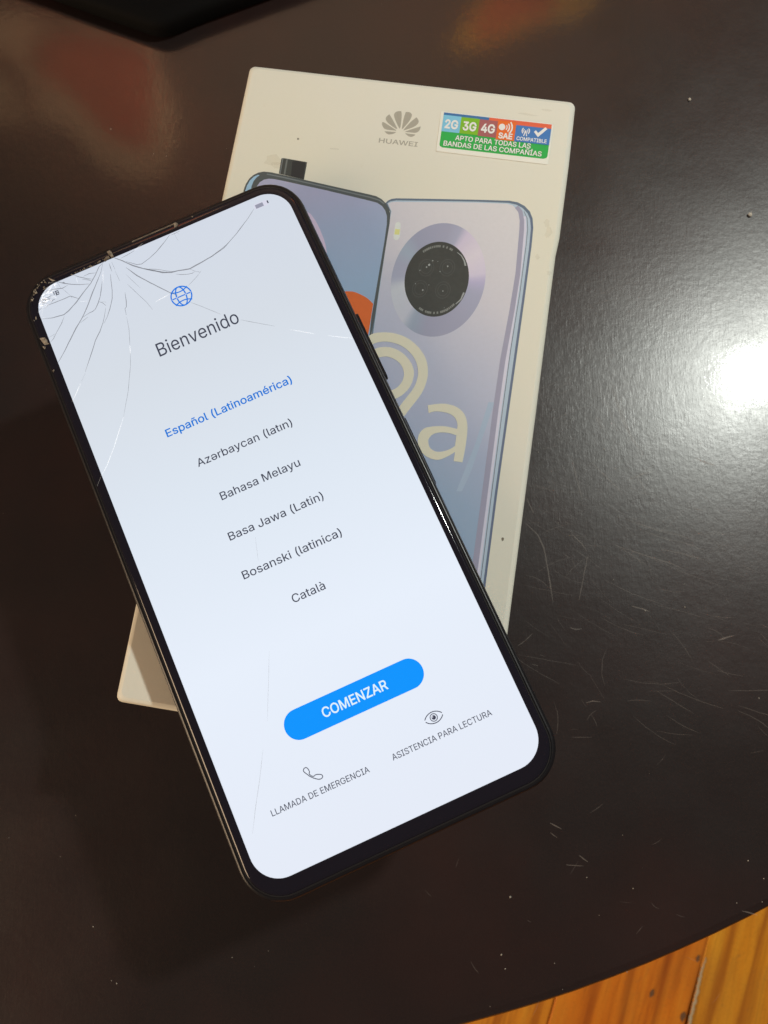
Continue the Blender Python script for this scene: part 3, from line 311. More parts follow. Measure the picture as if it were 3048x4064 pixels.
341,-1127,351,-1128,361,-1129,372,-1132,382,-1137,391,-1144,398,-1153,403,-1165,404,-1180,404,-1278,374,-1278,374,-1258,376,-1258,373,-1263,368,-1268,360,-1274,351,-1278,340,-1281],[331,-1257,344,-1256,355,-1252,363,-1247,369,-1240,373,-1232,374,-1223,374,-1207,375,-1207,370,-1209,364,-1210,358,-1211,351,-1212,344,-1213,334,-1214,325,-1215,317,-1218,309,-1220,304,-1224,301,-1229,
300,-1236,301,-1243,304,-1248,308,-1252,315,-1255,322,-1257],[514,-1129,514,-1153,425,-1153,425,-1129],[450,-1094,481,-1094,481,-1239,482,-1247,484,-1252,489,-1254,498,-1255,500,-1255,504,-1255,507,-1255,513,-1254,518,-1277,512,-1279,507,-1279,502,-1280,497,-1280,477,-1277,463,-1270,453,-1257,450,-1241],[542,-1278,542,-1129,573,-1129,573,-1278],[558,-1109,550,-1108,543,-1104,539,-1098,537,-1091,539,-1085,543,-1079,550,-1075,558,-1074,565,-1075,572,-1079,577,-1085,578,-1091,577,-1098,572,-1104,565,-1108],[644,-1190,644,-1278,613,-1278,613,-1129,643,-1129,643,-1168,633,-1168,644,-1148,657,-1136,672,-1129,690,-1127,706,-1129,720,-1134,732,-1142,741,-1153,746,-1167,748,-1184,748,-1278,717,-1278,717,-1186,
715,-1172,708,-1161,697,-1155,683,-1152,672,-1153,663,-1157,655,-1162,649,-1169,645,-1178],[789,-1278,789,-1129,819,-1129,819,-1278],[804,-1109,796,-1108,790,-1104,785,-1098,784,-1091,785,-1085,790,-1079,796,-1075,804,-1074,812,-1075,818,-1079,823,-1085,824,-1091,823,-1098,818,-1104,812,-1108],[928,-1282,907,-1279,888,-1272,873,-1260,861,-1245,854,-1226,852,-1205,854,-1183,861,-1164,873,-1149,888,-1137,907,-1130,928,-1127,940,-1128,951,-1130,962,-1134,971,-1139,979,-1145,986,-1152,992,-1160,
997,-1172,967,-1178,965,-1171,962,-1167,958,-1163,953,-1159,948,-1156,942,-1154,935,-1152,928,-1152,914,-1154,903,-1159,894,-1167,888,-1178,884,-1191,883,-1205,884,-1218,888,-1231,894,-1241,903,-1250,
914,-1255,928,-1257,936,-1256,942,-1255,948,-1253,954,-1250,958,-1246,962,-1241,965,-1236,968,-1229,997,-1236,993,-1247,987,-1256,980,-1264,972,-1270,962,-1275,951,-1279,940,-1281],[1077,-1282,1062,-1280,1048,-1276,1036,-1270,1027,-1260,1021,-1249,1019,-1235,1021,-1223,1025,-1214,1032,-1206,1041,-1201,1051,-1197,1062,-1194,1073,-1192,1084,-1190,1098,-1189,1108,-1188,1116,-1187,1121,-1185,1123,-1183,
1124,-1179,1124,-1178,1123,-1170,1121,-1164,1116,-1159,1110,-1155,1102,-1152,1092,-1152,1082,-1152,1073,-1155,1066,-1158,1060,-1163,1056,-1167,1052,-1174,1023,-1166,1031,-1152,1041,-1142,1052,-1136,1065,-1131,1078,-1128,
1091,-1127,1101,-1128,1111,-1129,1122,-1132,1132,-1137,1141,-1144,1148,-1153,1153,-1165,1155,-1180,1155,-1278,1125,-1278,1125,-1258,1126,-1258,1123,-1263,1118,-1268,1110,-1274,1101,-1278,1090,-1281],[1081,-1257,1094,-1256,1105,-1252,1113,-1247,1119,-1240,1123,-1232,1124,-1223,1124,-1207,1125,-1207,1120,-1209,1114,-1210,1108,-1211,1101,-1212,1094,-1213,1084,-1214,1075,-1215,1067,-1218,1060,-1220,1054,-1224,1051,-1229,
1050,-1236,1051,-1243,1054,-1248,1058,-1252,1065,-1255,1072,-1257],[1187,-1315,1195,-1301,1200,-1290,1205,-1279,1210,-1269,1216,-1250,1221,-1232,1224,-1214,1225,-1197,1224,-1178,1220,-1157,1215,-1135,1208,-1113,1199,-1091,1187,-1068,1217,-1068,1228,-1086,1237,-1107,1241,-1118,1245,-1129,
1248,-1140,1251,-1152,1254,-1175,1256,-1197,1255,-1212,1253,-1227,1250,-1242,1246,-1257,1241,-1271,1234,-1286,1227,-1300,1217,-1315]],"ca":[[-315,-2265,-328,-2264,-341,-2262,-352,-2258,-364,-2252,-374,-2246,-383,-2237,-390,-2228,-397,-2217,-402,-2205,-406,-2192,-408,-2178,-409,-2163,-408,-2148,-406,-2134,-402,-2121,-397,-2109,-390,-2098,-383,-2089,-374,-2080,
-364,-2073,-352,-2068,-341,-2064,-328,-2062,-315,-2061,-299,-2062,-284,-2065,-271,-2071,-259,-2078,-248,-2088,-240,-2099,-233,-2112,-229,-2129,-259,-2129,-262,-2118,-267,-2110,-273,-2104,-279,-2098,-287,-2093,-296,-2090,
-305,-2088,-315,-2088,-332,-2090,-348,-2096,-361,-2107,-371,-2122,-377,-2141,-379,-2163,-377,-2186,-371,-2204,-361,-2219,-348,-2230,-332,-2236,-315,-2238,-305,-2238,-296,-2236,-287,-2232,-279,-2228,-273,-2222,-267,-2216,
-262,-2208,-259,-2197,-229,-2197,-233,-2214,-239,-2227,-248,-2238,-259,-2247,-271,-2255,-284,-2260,-299,-2264],[-151,-2266,-165,-2264,-178,-2260,-190,-2254,-198,-2244,-204,-2233,-206,-2219,-204,-2207,-200,-2198,-194,-2190,-186,-2185,-176,-2181,-166,-2178,-155,-2176,-144,-2174,-131,-2173,-121,-2172,-114,-2170,-109,-2169,-107,-2166,
-106,-2163,-106,-2162,-107,-2154,-109,-2148,-113,-2143,-119,-2139,-127,-2136,-136,-2136,-146,-2136,-155,-2139,-161,-2142,-167,-2147,-171,-2151,-174,-2158,-202,-2150,-195,-2136,-185,-2126,-175,-2119,-163,-2115,-150,-2112,
-137,-2111,-128,-2112,-118,-2113,-108,-2116,-99,-2121,-90,-2128,-83,-2137,-79,-2149,-77,-2164,-77,-2262,-106,-2262,-106,-2242,-104,-2242,-107,-2247,-112,-2252,-119,-2258,-128,-2262,-138,-2265],[-147,-2241,-134,-2240,-124,-2236,-116,-2231,-111,-2224,-107,-2216,-106,-2207,-106,-2191,-105,-2191,-110,-2193,-115,-2194,-122,-2195,-128,-2196,-134,-2197,-144,-2198,-153,-2199,-161,-2201,-167,-2204,-172,-2208,-176,-2213,
-177,-2220,-176,-2227,-173,-2232,-168,-2236,-162,-2239,-155,-2240],[27,-2113,27,-2137,-57,-2137,-57,-2113],[-33,-2078,-4,-2078,-4,-2223,-3,-2231,-1,-2236,4,-2238,12,-2239,14,-2239,17,-2239,21,-2238,26,-2238,31,-2261,25,-2263,21,-2263,16,-2264,11,-2264,-8,-2261,-22,-2254,-30,-2241,-33,-2225],[100,-2266,86,-2264,72,-2260,61,-2254,53,-2244,47,-2233,45,-2219,47,-2207,51,-2198,57,-2190,65,-2185,75,-2181,85,-2178,96,-2176,107,-2174,120,-2173,130,-2172,137,-2170,142,-2169,144,-2166,
145,-2163,145,-2162,144,-2154,142,-2148,137,-2143,132,-2139,124,-2136,114,-2136,105,-2136,96,-2139,90,-2142,84,-2147,80,-2151,77,-2158,49,-2150,56,-2136,65,-2126,76,-2119,88,-2115,101,-2112,
114,-2111,123,-2112,133,-2113,143,-2116,152,-2121,161,-2128,168,-2137,172,-2149,174,-2164,174,-2262,145,-2262,145,-2242,147,-2242,144,-2247,139,-2252,132,-2258,123,-2262,113,-2265],[104,-2241,117,-2240,127,-2236,135,-2231,140,-2224,144,-2216,145,-2207,145,-2191,146,-2191,141,-2193,136,-2194,129,-2195,123,-2196,117,-2197,107,-2198,98,-2199,90,-2201,84,-2204,79,-2208,75,-2213,
74,-2220,75,-2227,78,-2232,82,-2236,88,-2239,96,-2240],[250,-2263,234,-2261,222,-2254,215,-2243,213,-2228,213,-2064,242,-2064,242,-2223,242,-2231,244,-2235,247,-2238,253,-2239,256,-2239,258,-2238,260,-2238,264,-2237,269,-2261,264,-2262,259,-2263,255,-2263],[335,-2266,321,-2264,308,-2260,297,-2254,288,-2244,282,-2233,281,-2219,282,-2207,286,-2198,292,-2190,301,-2185,310,-2181,321,-2178,332,-2176,342,-2174,355,-2173,365,-2172,372,-2170,377,-2169,379,-2166,
380,-2163,380,-2162,379,-2154,377,-2148,373,-2143,367,-2139,359,-2136,350,-2136,340,-2136,332,-2139,325,-2142,320,-2147,316,-2151,312,-2158,284,-2150,292,-2136,301,-2126,312,-2119,324,-2115,336,-2112,
349,-2111,358,-2112,368,-2113,378,-2116,388,-2121,396,-2128,403,-2137,408,-2149,409,-2164,409,-2262,381,-2262,381,-2242,382,-2242,379,-2247,374,-2252,367,-2258,359,-2262,348,-2265],[339,-2241,352,-2240,362,-2236,370,-2231,376,-2224,379,-2216,380,-2207,381,-2191,376,-2193,371,-2194,365,-2195,358,-2196,352,-2197,342,-2198,333,-2199,326,-2201,319,-2204,314,-2208,311,-2213,310,-2220,
311,-2227,313,-2232,318,-2236,324,-2239,331,-2240],[336,-2098,307,-2056,340,-2056,361,-2098]],"comenzar":[[-686,-4924,-700,-4923,-713,-4921,-725,-4916,-736,-4910,-746,-4902,-756,-4892,-764,-4881,-770,-4869,-776,-4855,-780,-4840,-782,-4824,-783,-4806,-782,-4789,-780,-4773,-776,-4758,-771,-4744,-764,-4731,-756,-4720,-747,-4711,
-736,-4703,-725,-4696,-713,-4692,-700,-4689,-687,-4688,-671,-4689,-656,-4693,-642,-4699,-629,-4708,-618,-4719,-610,-4732,-603,-4747,-597,-4770,-633,-4771,-637,-4757,-641,-4748,-647,-4741,-653,-4735,-660,-4730,-669,-4727,
-677,-4725,-686,-4724,-703,-4727,-718,-4734,-730,-4745,-740,-4761,-746,-4781,-748,-4806,-746,-4831,-739,-4851,-730,-4867,-717,-4879,-703,-4886,-686,-4888,-677,-4887,-668,-4885,-660,-4882,-653,-4877,-646,-4871,-641,-4864,
-637,-4855,-633,-4841,-597,-4841,-603,-4864,-609,-4879,-618,-4892,-629,-4904,-641,-4912,-655,-4919,-670,-4923],[-480,-4924,-494,-4923,-507,-4920,-519,-4916,-530,-4909,-540,-4901,-550,-4892,-558,-4881,-565,-4868,-570,-4854,-574,-4839,-576,-4823,-577,-4806,-576,-4789,-574,-4772,-570,-4757,-565,-4744,-558,-4731,-550,-4720,-541,-4710,
-530,-4702,-519,-4696,-507,-4691,-494,-4689,-481,-4688,-467,-4688,-455,-4691,-443,-4696,-431,-4702,-421,-4710,-412,-4720,-404,-4731,-397,-4743,-392,-4757,-388,-4772,-385,-4788,-385,-4806,-385,-4823,-388,-4839,-391,-4854,
-397,-4868,-404,-4881,-411,-4892,-421,-4901,-431,-4909,-442,-4916,-454,-4920,-467,-4923],[-481,-4888,-464,-4885,-450,-4878,-438,-4867,-428,-4851,-422,-4831,-420,-4806,-422,-4781,-428,-4760,-438,-4744,-450,-4733,-465,-4726,-481,-4724,-497,-4726,-512,-4733,-524,-4745,-534,-4761,-540,-4781,-542,-4806,-540,-4831,
-533,-4851,-524,-4867,-511,-4878,-497,-4885],[-354,-4921,-354,-4690,-309,-4690,-257,-4833,-255,-4838,-253,-4845,-248,-4861,-245,-4869,-243,-4878,-241,-4886,-237,-4899,-256,-4899,-249,-4878,-245,-4861,-242,-4853,-240,-4845,-237,-4838,-235,-4833,-184,-4690,-139,-4690,
-139,-4920,-174,-4920,-175,-4789,-174,-4774,-174,-4765,-174,-4756,-174,-4736,-173,-4712,-160,-4712,-165,-4729,-168,-4740,-174,-4760,-177,-4769,-180,-4778,-183,-4785,-185,-4791,-232,-4920,-261,-4920,-309,-4792,-311,-4786,
-314,-4778,-319,-4761,-323,-4751,-326,-4741,-329,-4730,-335,-4713,-321,-4713,-320,-4735,-320,-4755,-319,-4773,-319,-4782,-319,-4790,-319,-4921],[-100,-4920,-100,-4690,35,-4690,35,-4725,-65,-4725,-65,-4786,29,-4786,29,-4821,-64,-4821,-64,-4885,37,-4885,37,-4920],[69,-4920,69,-4690,107,-4690,192,-4833,196,-4839,200,-4847,205,-4856,210,-4866,216,-4877,224,-4895,209,-4897,207,-4880,206,-4868,206,-4857,206,-4847,205,-4830,205,-4689,241,-4689,241,-4920,203,-4920,
127,-4792,122,-4783,117,-4774,111,-4764,105,-4753,85,-4715,102,-4713,103,-4749,104,-4762,104,-4773,105,-4782,105,-4789,105,-4920],[273,-4920,273,-4893,367,-4745,373,-4735,380,-4725,387,-4715,399,-4699,408,-4723,388,-4724,376,-4724,363,-4724,350,-4724,272,-4724,272,-4689,425,-4689,425,-4716,333,-4862,326,-4872,319,-4883,311,-4893,
299,-4910,290,-4886,309,-4885,322,-4885,335,-4885,347,-4884,427,-4884,427,-4919],[437,-4919,515,-4689,552,-4689,632,-4919,594,-4919,549,-4785,544,-4771,539,-4755,534,-4734,525,-4702,543,-4702,534,-4734,528,-4755,523,-4772,519,-4785,475,-4919],[477,-4858,477,-4823,592,-4823,592,-4858],[651,-4919,650,-4689,726,-4689,749,-4691,768,-4698,782,-4709,793,-4724,799,-4742,801,-4761,799,-4781,793,-4799,783,-4813,768,-4824,749,-4831,727,-4833,665,-4834,665,-4798,725,-4798,739,-4797,749,-4794,
757,-4788,762,-4781,765,-4772,766,-4761,764,-4750,761,-4741,756,-4734,749,-4728,739,-4725,725,-4723,686,-4724,686,-4919],[771,-4919,716,-4809,756,-4809,812,-4919]],"llamada":[[-2667,-6390,-2667,-6253,-2648,-6253,-2649,-6373,-2588,-6373,-2588,-6390],[-2567,-6390,-2567,-6253,-2548,-6253,-2549,-6373,-2488,-6373,-2488,-6391],[-2478,-6391,-2430,-6254,-2409,-6254,-2362,-6391,-2381,-6391,-2409,-6310,-2411,-6302,-2414,-6291,-2418,-6279,-2423,-6262,-2417,-6262,-2422,-6279,-2426,-6292,-2429,-6302,-2431,-6310,-2459,-6391],[-2454,-6353,-2454,-6336,-2386,-6336,-2386,-6353],[-2344,-6391,-2344,-6254,-2319,-6254,-2287,-6340,-2286,-6344,-2284,-6348,-2281,-6357,-2280,-6363,-2278,-6368,-2277,-6373,-2275,-6378,-2282,-6378,-2279,-6368,-2275,-6358,-2274,-6353,-2272,-6348,-2271,-6344,-2270,-6340,-2237,-6254,-2212,-6254,
-2213,-6391,-2231,-6391,-2231,-6313,-2231,-6304,-2231,-6298,-2231,-6293,-2230,-6281,-2230,-6268,-2226,-6268,-2228,-6276,-2230,-6282,-2234,-6294,-2236,-6300,-2238,-6305,-2240,-6310,-2241,-6314,-2271,-6391,-2286,-6391,-2316,-6313,-2317,-6310,
-2319,-6305,-2322,-6295,-2324,-6289,-2326,-6282,-2329,-6276,-2331,-6268,-2327,-6268,-2327,-6280,-2327,-6291,-2326,-6303,-2326,-6308,-2326,-6313,-2327,-6391],[-2196,-6392,-2147,-6255,-2127,-6255,-2079,-6392,-2098,-6392,-2126,-6311,-2129,-6302,-2132,-6292,-2135,-6280,-2140,-6263,-2134,-6263,-2139,-6280,-2143,-6293,-2146,-6303,-2149,-6311,-2176,-6392],[-2171,-6354,-2171,-6337,-2103,-6337,-2103,-6354],[-2020,-6392,-2053,-6392,-2053,-6375,-2021,-6375,-2007,-6373,-1995,-6369,-1986,-6361,-1980,-6351,-1976,-6339,-1975,-6323,-1976,-6309,-1980,-6296,-1986,-6286,-1995,-6279,-2006,-6274,-2019,-6272,-2053,-6272,-2053,-6255,-2018,-6255,-2009,-6256,
-2000,-6257,-1992,-6260,-1985,-6263,-1973,-6273,-1964,-6287,-1961,-6295,-1959,-6304,-1957,-6313,-1957,-6324,-1957,-6334,-1959,-6343,-1961,-6352,-1964,-6360,-1969,-6368,-1974,-6374,-1979,-6379,-1986,-6384,-1993,-6388,-2002,-6390,-2011,-6392],[-2043,-6255,-2043,-6392,-2062,-6392,-2061,-6255],[-1945,-6392,-1897,-6256,-1876,-6256,-1828,-6393,-1848,-6393,-1875,-6312,-1878,-6303,-1881,-6293,-1885,-6281,-1890,-6264,-1884,-6264,-1888,-6281,-1892,-6293,-1895,-6304,-1898,-6312,-1925,-6392],[-1921,-6355,-1921,-6338,-1852,-6338,-1852,-6355],[-1722,-6393,-1754,-6393,-1754,-6376,-1723,-6376,-1708,-6374,-1697,-6370,-1688,-6362,-1682,-6352,-1678,-6340,-1677,-6325,-1678,-6310,-1681,-6297,-1688,-6287,-1696,-6280,-1707,-6275,-1721,-6273,-1754,-6273,-1754,-6256,-1720,-6256,-1710,-6257,
-1702,-6258,-1694,-6261,-1687,-6264,-1675,-6274,-1666,-6288,-1663,-6296,-1660,-6305,-1659,-6314,-1659,-6325,-1659,-6335,-1660,-6344,-1663,-6353,-1666,-6361,-1670,-6369,-1675,-6375,-1681,-6380,-1688,-6385,-1695,-6389,-1703,-6391,-1712,-6393],[-1744,-6256,-1745,-6393,-1763,-6393,-1763,-6256],[-1635,-6393,-1635,-6256,-1553,-6257,-1553,-6274,-1616,-6274,-1616,-6316,-1557,-6316,-1557,-6333,-1616,-6333,-1617,-6376,-1553,-6376,-1553,-6394],[-1480,-6394,-1480,-6257,-1398,-6257,-1398,-6274,-1461,-6274,-1462,-6316,-1403,-6316,-1403,-6334,-1462,-6333,-1462,-6377,-1398,-6377,-1398,-6394],[-1374,-6394,-1373,-6257,-1348,-6257,-1316,-6343,-1315,-6347,-1313,-6351,-1310,-6361,-1309,-6366,-1307,-6371,-1306,-6376,-1304,-6382,-1311,-6382,-1308,-6371,-1305,-6361,-1303,-6356,-1301,-6351,-1300,-6347,-1299,-6344,-1267,-6258,-1242,-6258,
-1242,-6395,-1260,-6395,-1260,-6316,-1260,-6307,-1260,-6301,-1260,-6296,-1259,-6284,-1259,-6271,-1255,-6271,-1258,-6279,-1260,-6285,-1264,-6298,-1266,-6303,-1267,-6309,-1269,-6313,-1270,-6317,-1300,-6395,-1316,-6395,-1345,-6317,-1346,-6313,
-1348,-6309,-1352,-6298,-1354,-6292,-1356,-6286,-1358,-6279,-1360,-6271,-1356,-6271,-1356,-6283,-1356,-6295,-1356,-6306,-1356,-6311,-1355,-6316,-1356,-6394],[-1213,-6395,-1213,-6258,-1131,-6258,-1131,-6275,-1194,-6275,-1195,-6317,-1136,-6317,-1136,-6334,-1195,-6334,-1195,-6378,-1131,-6378,-1131,-6395],[-1106,-6395,-1106,-6258,-1060,-6258,-1046,-6260,-1035,-6264,-1026,-6270,-1020,-6279,-1016,-6289,-1015,-6301,-1016,-6313,-1020,-6323,-1026,-6331,-1035,-6338,-1047,-6342,-1060,-6343,-1097,-6343,-1097,-6325,-1061,-6326,-1052,-6325,-1045,-6323,
-1040,-6319,-1036,-6314,-1034,-6308,-1033,-6301,-1034,-6294,-1036,-6288,-1040,-6283,-1045,-6279,-1052,-6276,-1061,-6275,-1088,-6275,-1088,-6395],[-1031,-6395,-1064,-6332,-1043,-6333,-1010,-6396],[-938,-6398,-946,-6397,-954,-6395,-962,-6393,-969,-6389,-975,-6384,-980,-6378,-985,-6372,-989,-6364,-993,-6356,-995,-6347,-996,-6337,-997,-6327,-996,-6317,-995,-6307,-992,-6298,-989,-6290,-985,-6282,-980,-6276,-975,-6270,
-968,-6265,-961,-6262,-954,-6259,-946,-6257,-938,-6257,-928,-6258,-919,-6260,-910,-6264,-902,-6270,-896,-6276,-890,-6284,-886,-6293,-884,-6304,-902,-6303,-905,-6297,-908,-6291,-911,-6286,-916,-6282,-920,-6279,-926,-6277,
-932,-6275,-938,-6275,-949,-6276,-959,-6281,-967,-6288,-973,-6299,-977,-6312,-979,-6327,-977,-6343,-973,-6356,-967,-6366,-959,-6373,-949,-6378,-938,-6380,-928,-6378,-919,-6375,-911,-6369,-906,-6362,-902,-6352,-901,-6340,
-895,-6342,-935,-6343,-935,-6326,-883,-6326,-883,-6342,-885,-6358,-890,-6371,-899,-6382,-910,-6391,-923,-6396],[-859,-6396,-859,-6259,-777,-6259,-777,-6277,-840,-6276,-840,-6318,-781,-6318,-782,-6336,-840,-6335,-841,-6379,-777,-6379,-777,-6396],[-752,-6396,-752,-6259,-731,-6259,-678,-6347,-676,-6350,-673,-6355,-670,-6361,-667,-6367,-663,-6374,-659,-6382,-664,-6383,-665,-6374,-665,-6367,-666,-6360,-666,-6354,-666,-6344,-665,-6260,-647,-6260,-647,-6397,-668,-6397,
-716,-6319,-719,-6314,-722,-6308,-725,-6302,-729,-6295,-740,-6275,-735,-6274,-734,-6294,-734,-6302,-734,-6308,-733,-6314,-733,-6318,-734,-6396],[-565,-6399,-573,-6398,-581,-6397,-588,-6394,-595,-6390,-602,-6385,-607,-6380,-612,-6373,-616,-6366,-619,-6357,-622,-6348,-623,-6339,-624,-6328,-623,-6318,-622,-6308,-619,-6299,-616,-6291,-612,-6284,-607,-6277,-601,-6271,
-595,-6267,-588,-6263,-581,-6260,-573,-6259,-564,-6258,-555,-6259,-545,-6261,-537,-6265,-529,-6270,-523,-6277,-518,-6285,-514,-6294,-511,-6305,-529,-6305,-531,-6298,-534,-6292,-538,-6287,-542,-6283,-547,-6280,-553,-6278,
-558,-6277,-564,-6276,-576,-6278,-585,-6282,-594,-6290,-600,-6300,-604,-6313,-605,-6328,-604,-6344,-600,-6357,-594,-6367,-586,-6375,-576,-6379,-565,-6381,-559,-6380,-553,-6379,-547,-6377,-542,-6374,-538,-6370,-534,-6365,
-532,-6360,-529,-6352,-511,-6353,-514,-6364,-518,-6373,-523,-6380,-530,-6387,-537,-6392,-546,-6396,-555,-6398],[-496,-6397,-496,-6380,-474,-6380,-473,-6278,-496,-6277,-496,-6260,-433,-6260,-433,-6278,-455,-6278,-455,-6380,-433,-6380,-433,-6397],[-424,-6398,-375,-6261,-355,-6261,-307,-6398,-326,-6398,-354,-6317,-356,-6308,-360,-6298,-363,-6286,-368,-6269,-362,-6269,-367,-6286,-371,-6299,-374,-6309,-376,-6317,-404,-6398],[-399,-6360,-399,-6343,-331,-6343,-331,-6360]],"asist":[[261,-6386,308,-6249,328,-6250,375,-6387,356,-6387,329,-6306,326,-6297,323,-6287,320,-6275,315,-6258,321,-6258,316,-6275,312,-6287,309,-6298,307,-6306,280,-6387],[285,-6349,285,-6332,351,-6332,351,-6349],[434,-6389,420,-6388,409,-6384,400,-6378,393,-6370,388,-6361,386,-6348,405,-6348,406,-6356,409,-6362,414,-6366,420,-6369,426,-6371,434,-6371,442,-6371,449,-6369,455,-6365,459,-6361,462,-6355,463,-6349,
462,-6343,460,-6339,456,-6335,451,-6332,445,-6330,439,-6328,423,-6323,409,-6317,399,-6310,392,-6299,390,-6287,391,-6276,396,-6266,403,-6258,412,-6253,423,-6249,435,-6248,447,-6249,457,-6253,466,-6258,
473,-6266,477,-6275,479,-6286,461,-6286,458,-6277,453,-6271,444,-6266,434,-6265,426,-6266,420,-6268,415,-6271,411,-6275,408,-6280,408,-6286,409,-6292,411,-6296,415,-6300,420,-6303,426,-6305,431,-6307,
444,-6311,450,-6312,456,-6315,462,-6318,468,-6322,473,-6327,477,-6333,480,-6340,481,-6349,479,-6360,475,-6369,468,-6378,459,-6384,447,-6388],[496,-6387,496,-6369,517,-6370,518,-6267,496,-6267,496,-6250,557,-6250,557,-6267,536,-6267,536,-6370,557,-6370,557,-6387],[620,-6389,606,-6388,595,-6384,586,-6378,579,-6370,574,-6361,572,-6348,591,-6348,592,-6356,595,-6362,600,-6366,606,-6369,612,-6371,620,-6372,628,-6371,635,-6369,641,-6365,645,-6361,648,-6355,649,-6349,
648,-6343,646,-6339,642,-6336,637,-6333,631,-6330,625,-6328,609,-6323,595,-6318,585,-6310,578,-6300,576,-6287,577,-6276,582,-6266,589,-6259,598,-6253,609,-6249,621,-6248,633,-6249,643,-6253,652,-6259,
659,-6266,663,-6275,665,-6287,647,-6287,644,-6277,639,-6271,630,-6267,620,-6265,613,-6266,606,-6268,601,-6271,597,-6275,594,-6280,594,-6286,595,-6292,597,-6297,601,-6300,607,-6303,612,-6305,617,-6307,
630,-6311,636,-6313,642,-6315,648,-6318,654,-6322,659,-6327,663,-6333,666,-6340,667,-6349,665,-6360,661,-6370,654,-6378,645,-6384,633,-6388],[682,-6267,682,-6250,780,-6250,780,-6267,740,-6267,740,-6387,722,-6387,722,-6267],[801,-6387,801,-6250,881,-6250,881,-6267,819,-6267,819,-6309,876,-6309,876,-6326,819,-6326,819,-6370,881,-6370,881,-6387],[905,-6387,905,-6250,926,-6250,977,-6337,980,-6341,982,-6346,985,-6351,988,-6357,992,-6364,996,-6372,991,-6373,990,-6365,990,-6358,990,-6351,989,-6345,989,-6334,989,-6250,1008,-6250,1007,-6387,987,-6387,
941,-6310,938,-6304,934,-6299,931,-6293,927,-6286,916,-6265,922,-6265,923,-6284,923,-6292,923,-6299,923,-6305,923,-6309,923,-6387],[1088,-6389,1080,-6389,1072,-6387,1065,-6384,1058,-6381,1052,-6376,1047,-6370,1042,-6364,1038,-6356,1035,-6348,1032,-6339,1031,-6329,1030,-6319,1031,-6308,1032,-6299,1035,-6290,1038,-6281,1042,-6274,1047,-6268,1052,-6262,
1058,-6257,1065,-6253,1072,-6251,1080,-6249,1088,-6248,1098,-6249,1107,-6252,1115,-6255,1122,-6261,1129,-6267,1134,-6275,1138,-6284,1141,-6295,1122,-6295,1120,-6288,1118,-6282,1114,-6278,1110,-6274,1105,-6270,1100,-6268,
1094,-6267,1088,-6266,1077,-6268,1068,-6273,1060,-6280,1054,-6290,1050,-6303,1048,-6319,1050,-6334,1053,-6347,1060,-6358,1068,-6365,1077,-6370,1088,-6371,1094,-6371,1100,-6369,1105,-6367,1110,-6364,1114,-6360,1118,-6355,
1120,-6350,1122,-6343,1140,-6343,1138,-6354,1134,-6363,1129,-6371,1122,-6377,1115,-6382,1107,-6386,1098,-6388],[1155,-6387,1155,-6370,1177,-6370,1177,-6268,1155,-6268,1155,-6250,1217,-6250,1217,-6268,1195,-6268,1195,-6370,1217,-6370,1216,-6387],[1226,-6387,1273,-6250,1293,-6251,1340,-6388,1321,-6388,1294,-6307,1291,-6298,1288,-6288,1285,-6276,1280,-6259,1286,-6259,1281,-6276,1277,-6288,1274,-6299,1272,-6307,1245,-6388],[1250,-6350,1250,-6333,1316,-6333,1316,-6350],[1403,-6388,1404,-6251,1448,-6251,1462,-6252,1473,-6256,1481,-6263,1488,-6272,1491,-6283,1492,-6295,1491,-6306,1487,-6317,1481,-6326,1473,-6333,1462,-6337,1448,-6338,1416,-6338,1416,-6321,1447,-6321,1456,-6320,1463,-6318,
1468,-6314,1472,-6308,1474,-6302,1474,-6295,1474,-6287,1472,-6281,1468,-6275,1463,-6271,1456,-6269,1447,-6268,1422,-6268,1421,-6388],[1503,-6388,1550,-6251,1570,-6251,1617,-6388,1598,-6388,1571,-6307,1568,-6299,1565,-6288,1561,-6276,1557,-6259,1563,-6259,1558,-6276,1554,-6289,1551,-6299,1549,-6307,1522,-6388],[1527,-6350,1527,-6333,1593,-6333,1593,-6350],[1634,-6388,1634,-6251,1679,-6251,1692,-6252,1703,-6256,1712,-6263,1718,-6272,1721,-6282,1723,-6294,1721,-6305,1718,-6315,1712,-6324,1703,-6330,1692,-6334,1678,-6336,1643,-6336,1643,-6318,1678,-6318,1687,-6317,1693,-6315,
1698,-6312,1702,-6307,1704,-6301,1705,-6294,1704,-6286,1702,-6280,1698,-6275,1693,-6271,1687,-6269,1678,-6268,1652,-6268,1652,-6388],[1707,-6388,1675,-6325,1696,-6325,1728,-6388],[1734,-6388,1781,-6251,1801,-6251,1848,-6388,1829,-6388,1802,-6307,1799,-6299,1796,-6289,1793,-6276,1788,-6259,1794,-6259,1789,-6276,1786,-6289,1782,-6299,1780,-6307,1753,-6388],[1758,-6350,1758,-6333,1825,-6333,1825,-6350],[1912,-6388,1912,-6251,1930,-6251,1930,-6371,1989,-6371,1989,-6388],[2010,-6388,2010,-6251,2089,-6251,2089,-6269,2028,-6269,2028,-6310,2085,-6310,2085,-6328,2028,-6328,2028,-6371,2090,-6371,2090,-6388],[2166,-6390,2158,-6390,2151,-6388,2143,-6385,2137,-6382,2131,-6377,2125,-6371,2120,-6365,2116,-6357,2113,-6349,2111,-6340,2109,-6330,2109,-6320,2109,-6310,2111,-6300,2113,-6291,2116,-6283,2120,-6275,2125,-6269,2131,-6263,
2137,-6258,2144,-6254,2151,-6252,2158,-6250,2167,-6250,2176,-6250,2185,-6253,2193,-6256,2201,-6262,2207,-6268,2212,-6276,2216,-6285,2219,-6296,2201,-6296,2199,-6289,2196,-6283,2193,-6279,2188,-6275,2183,-6272,2178,-6269,
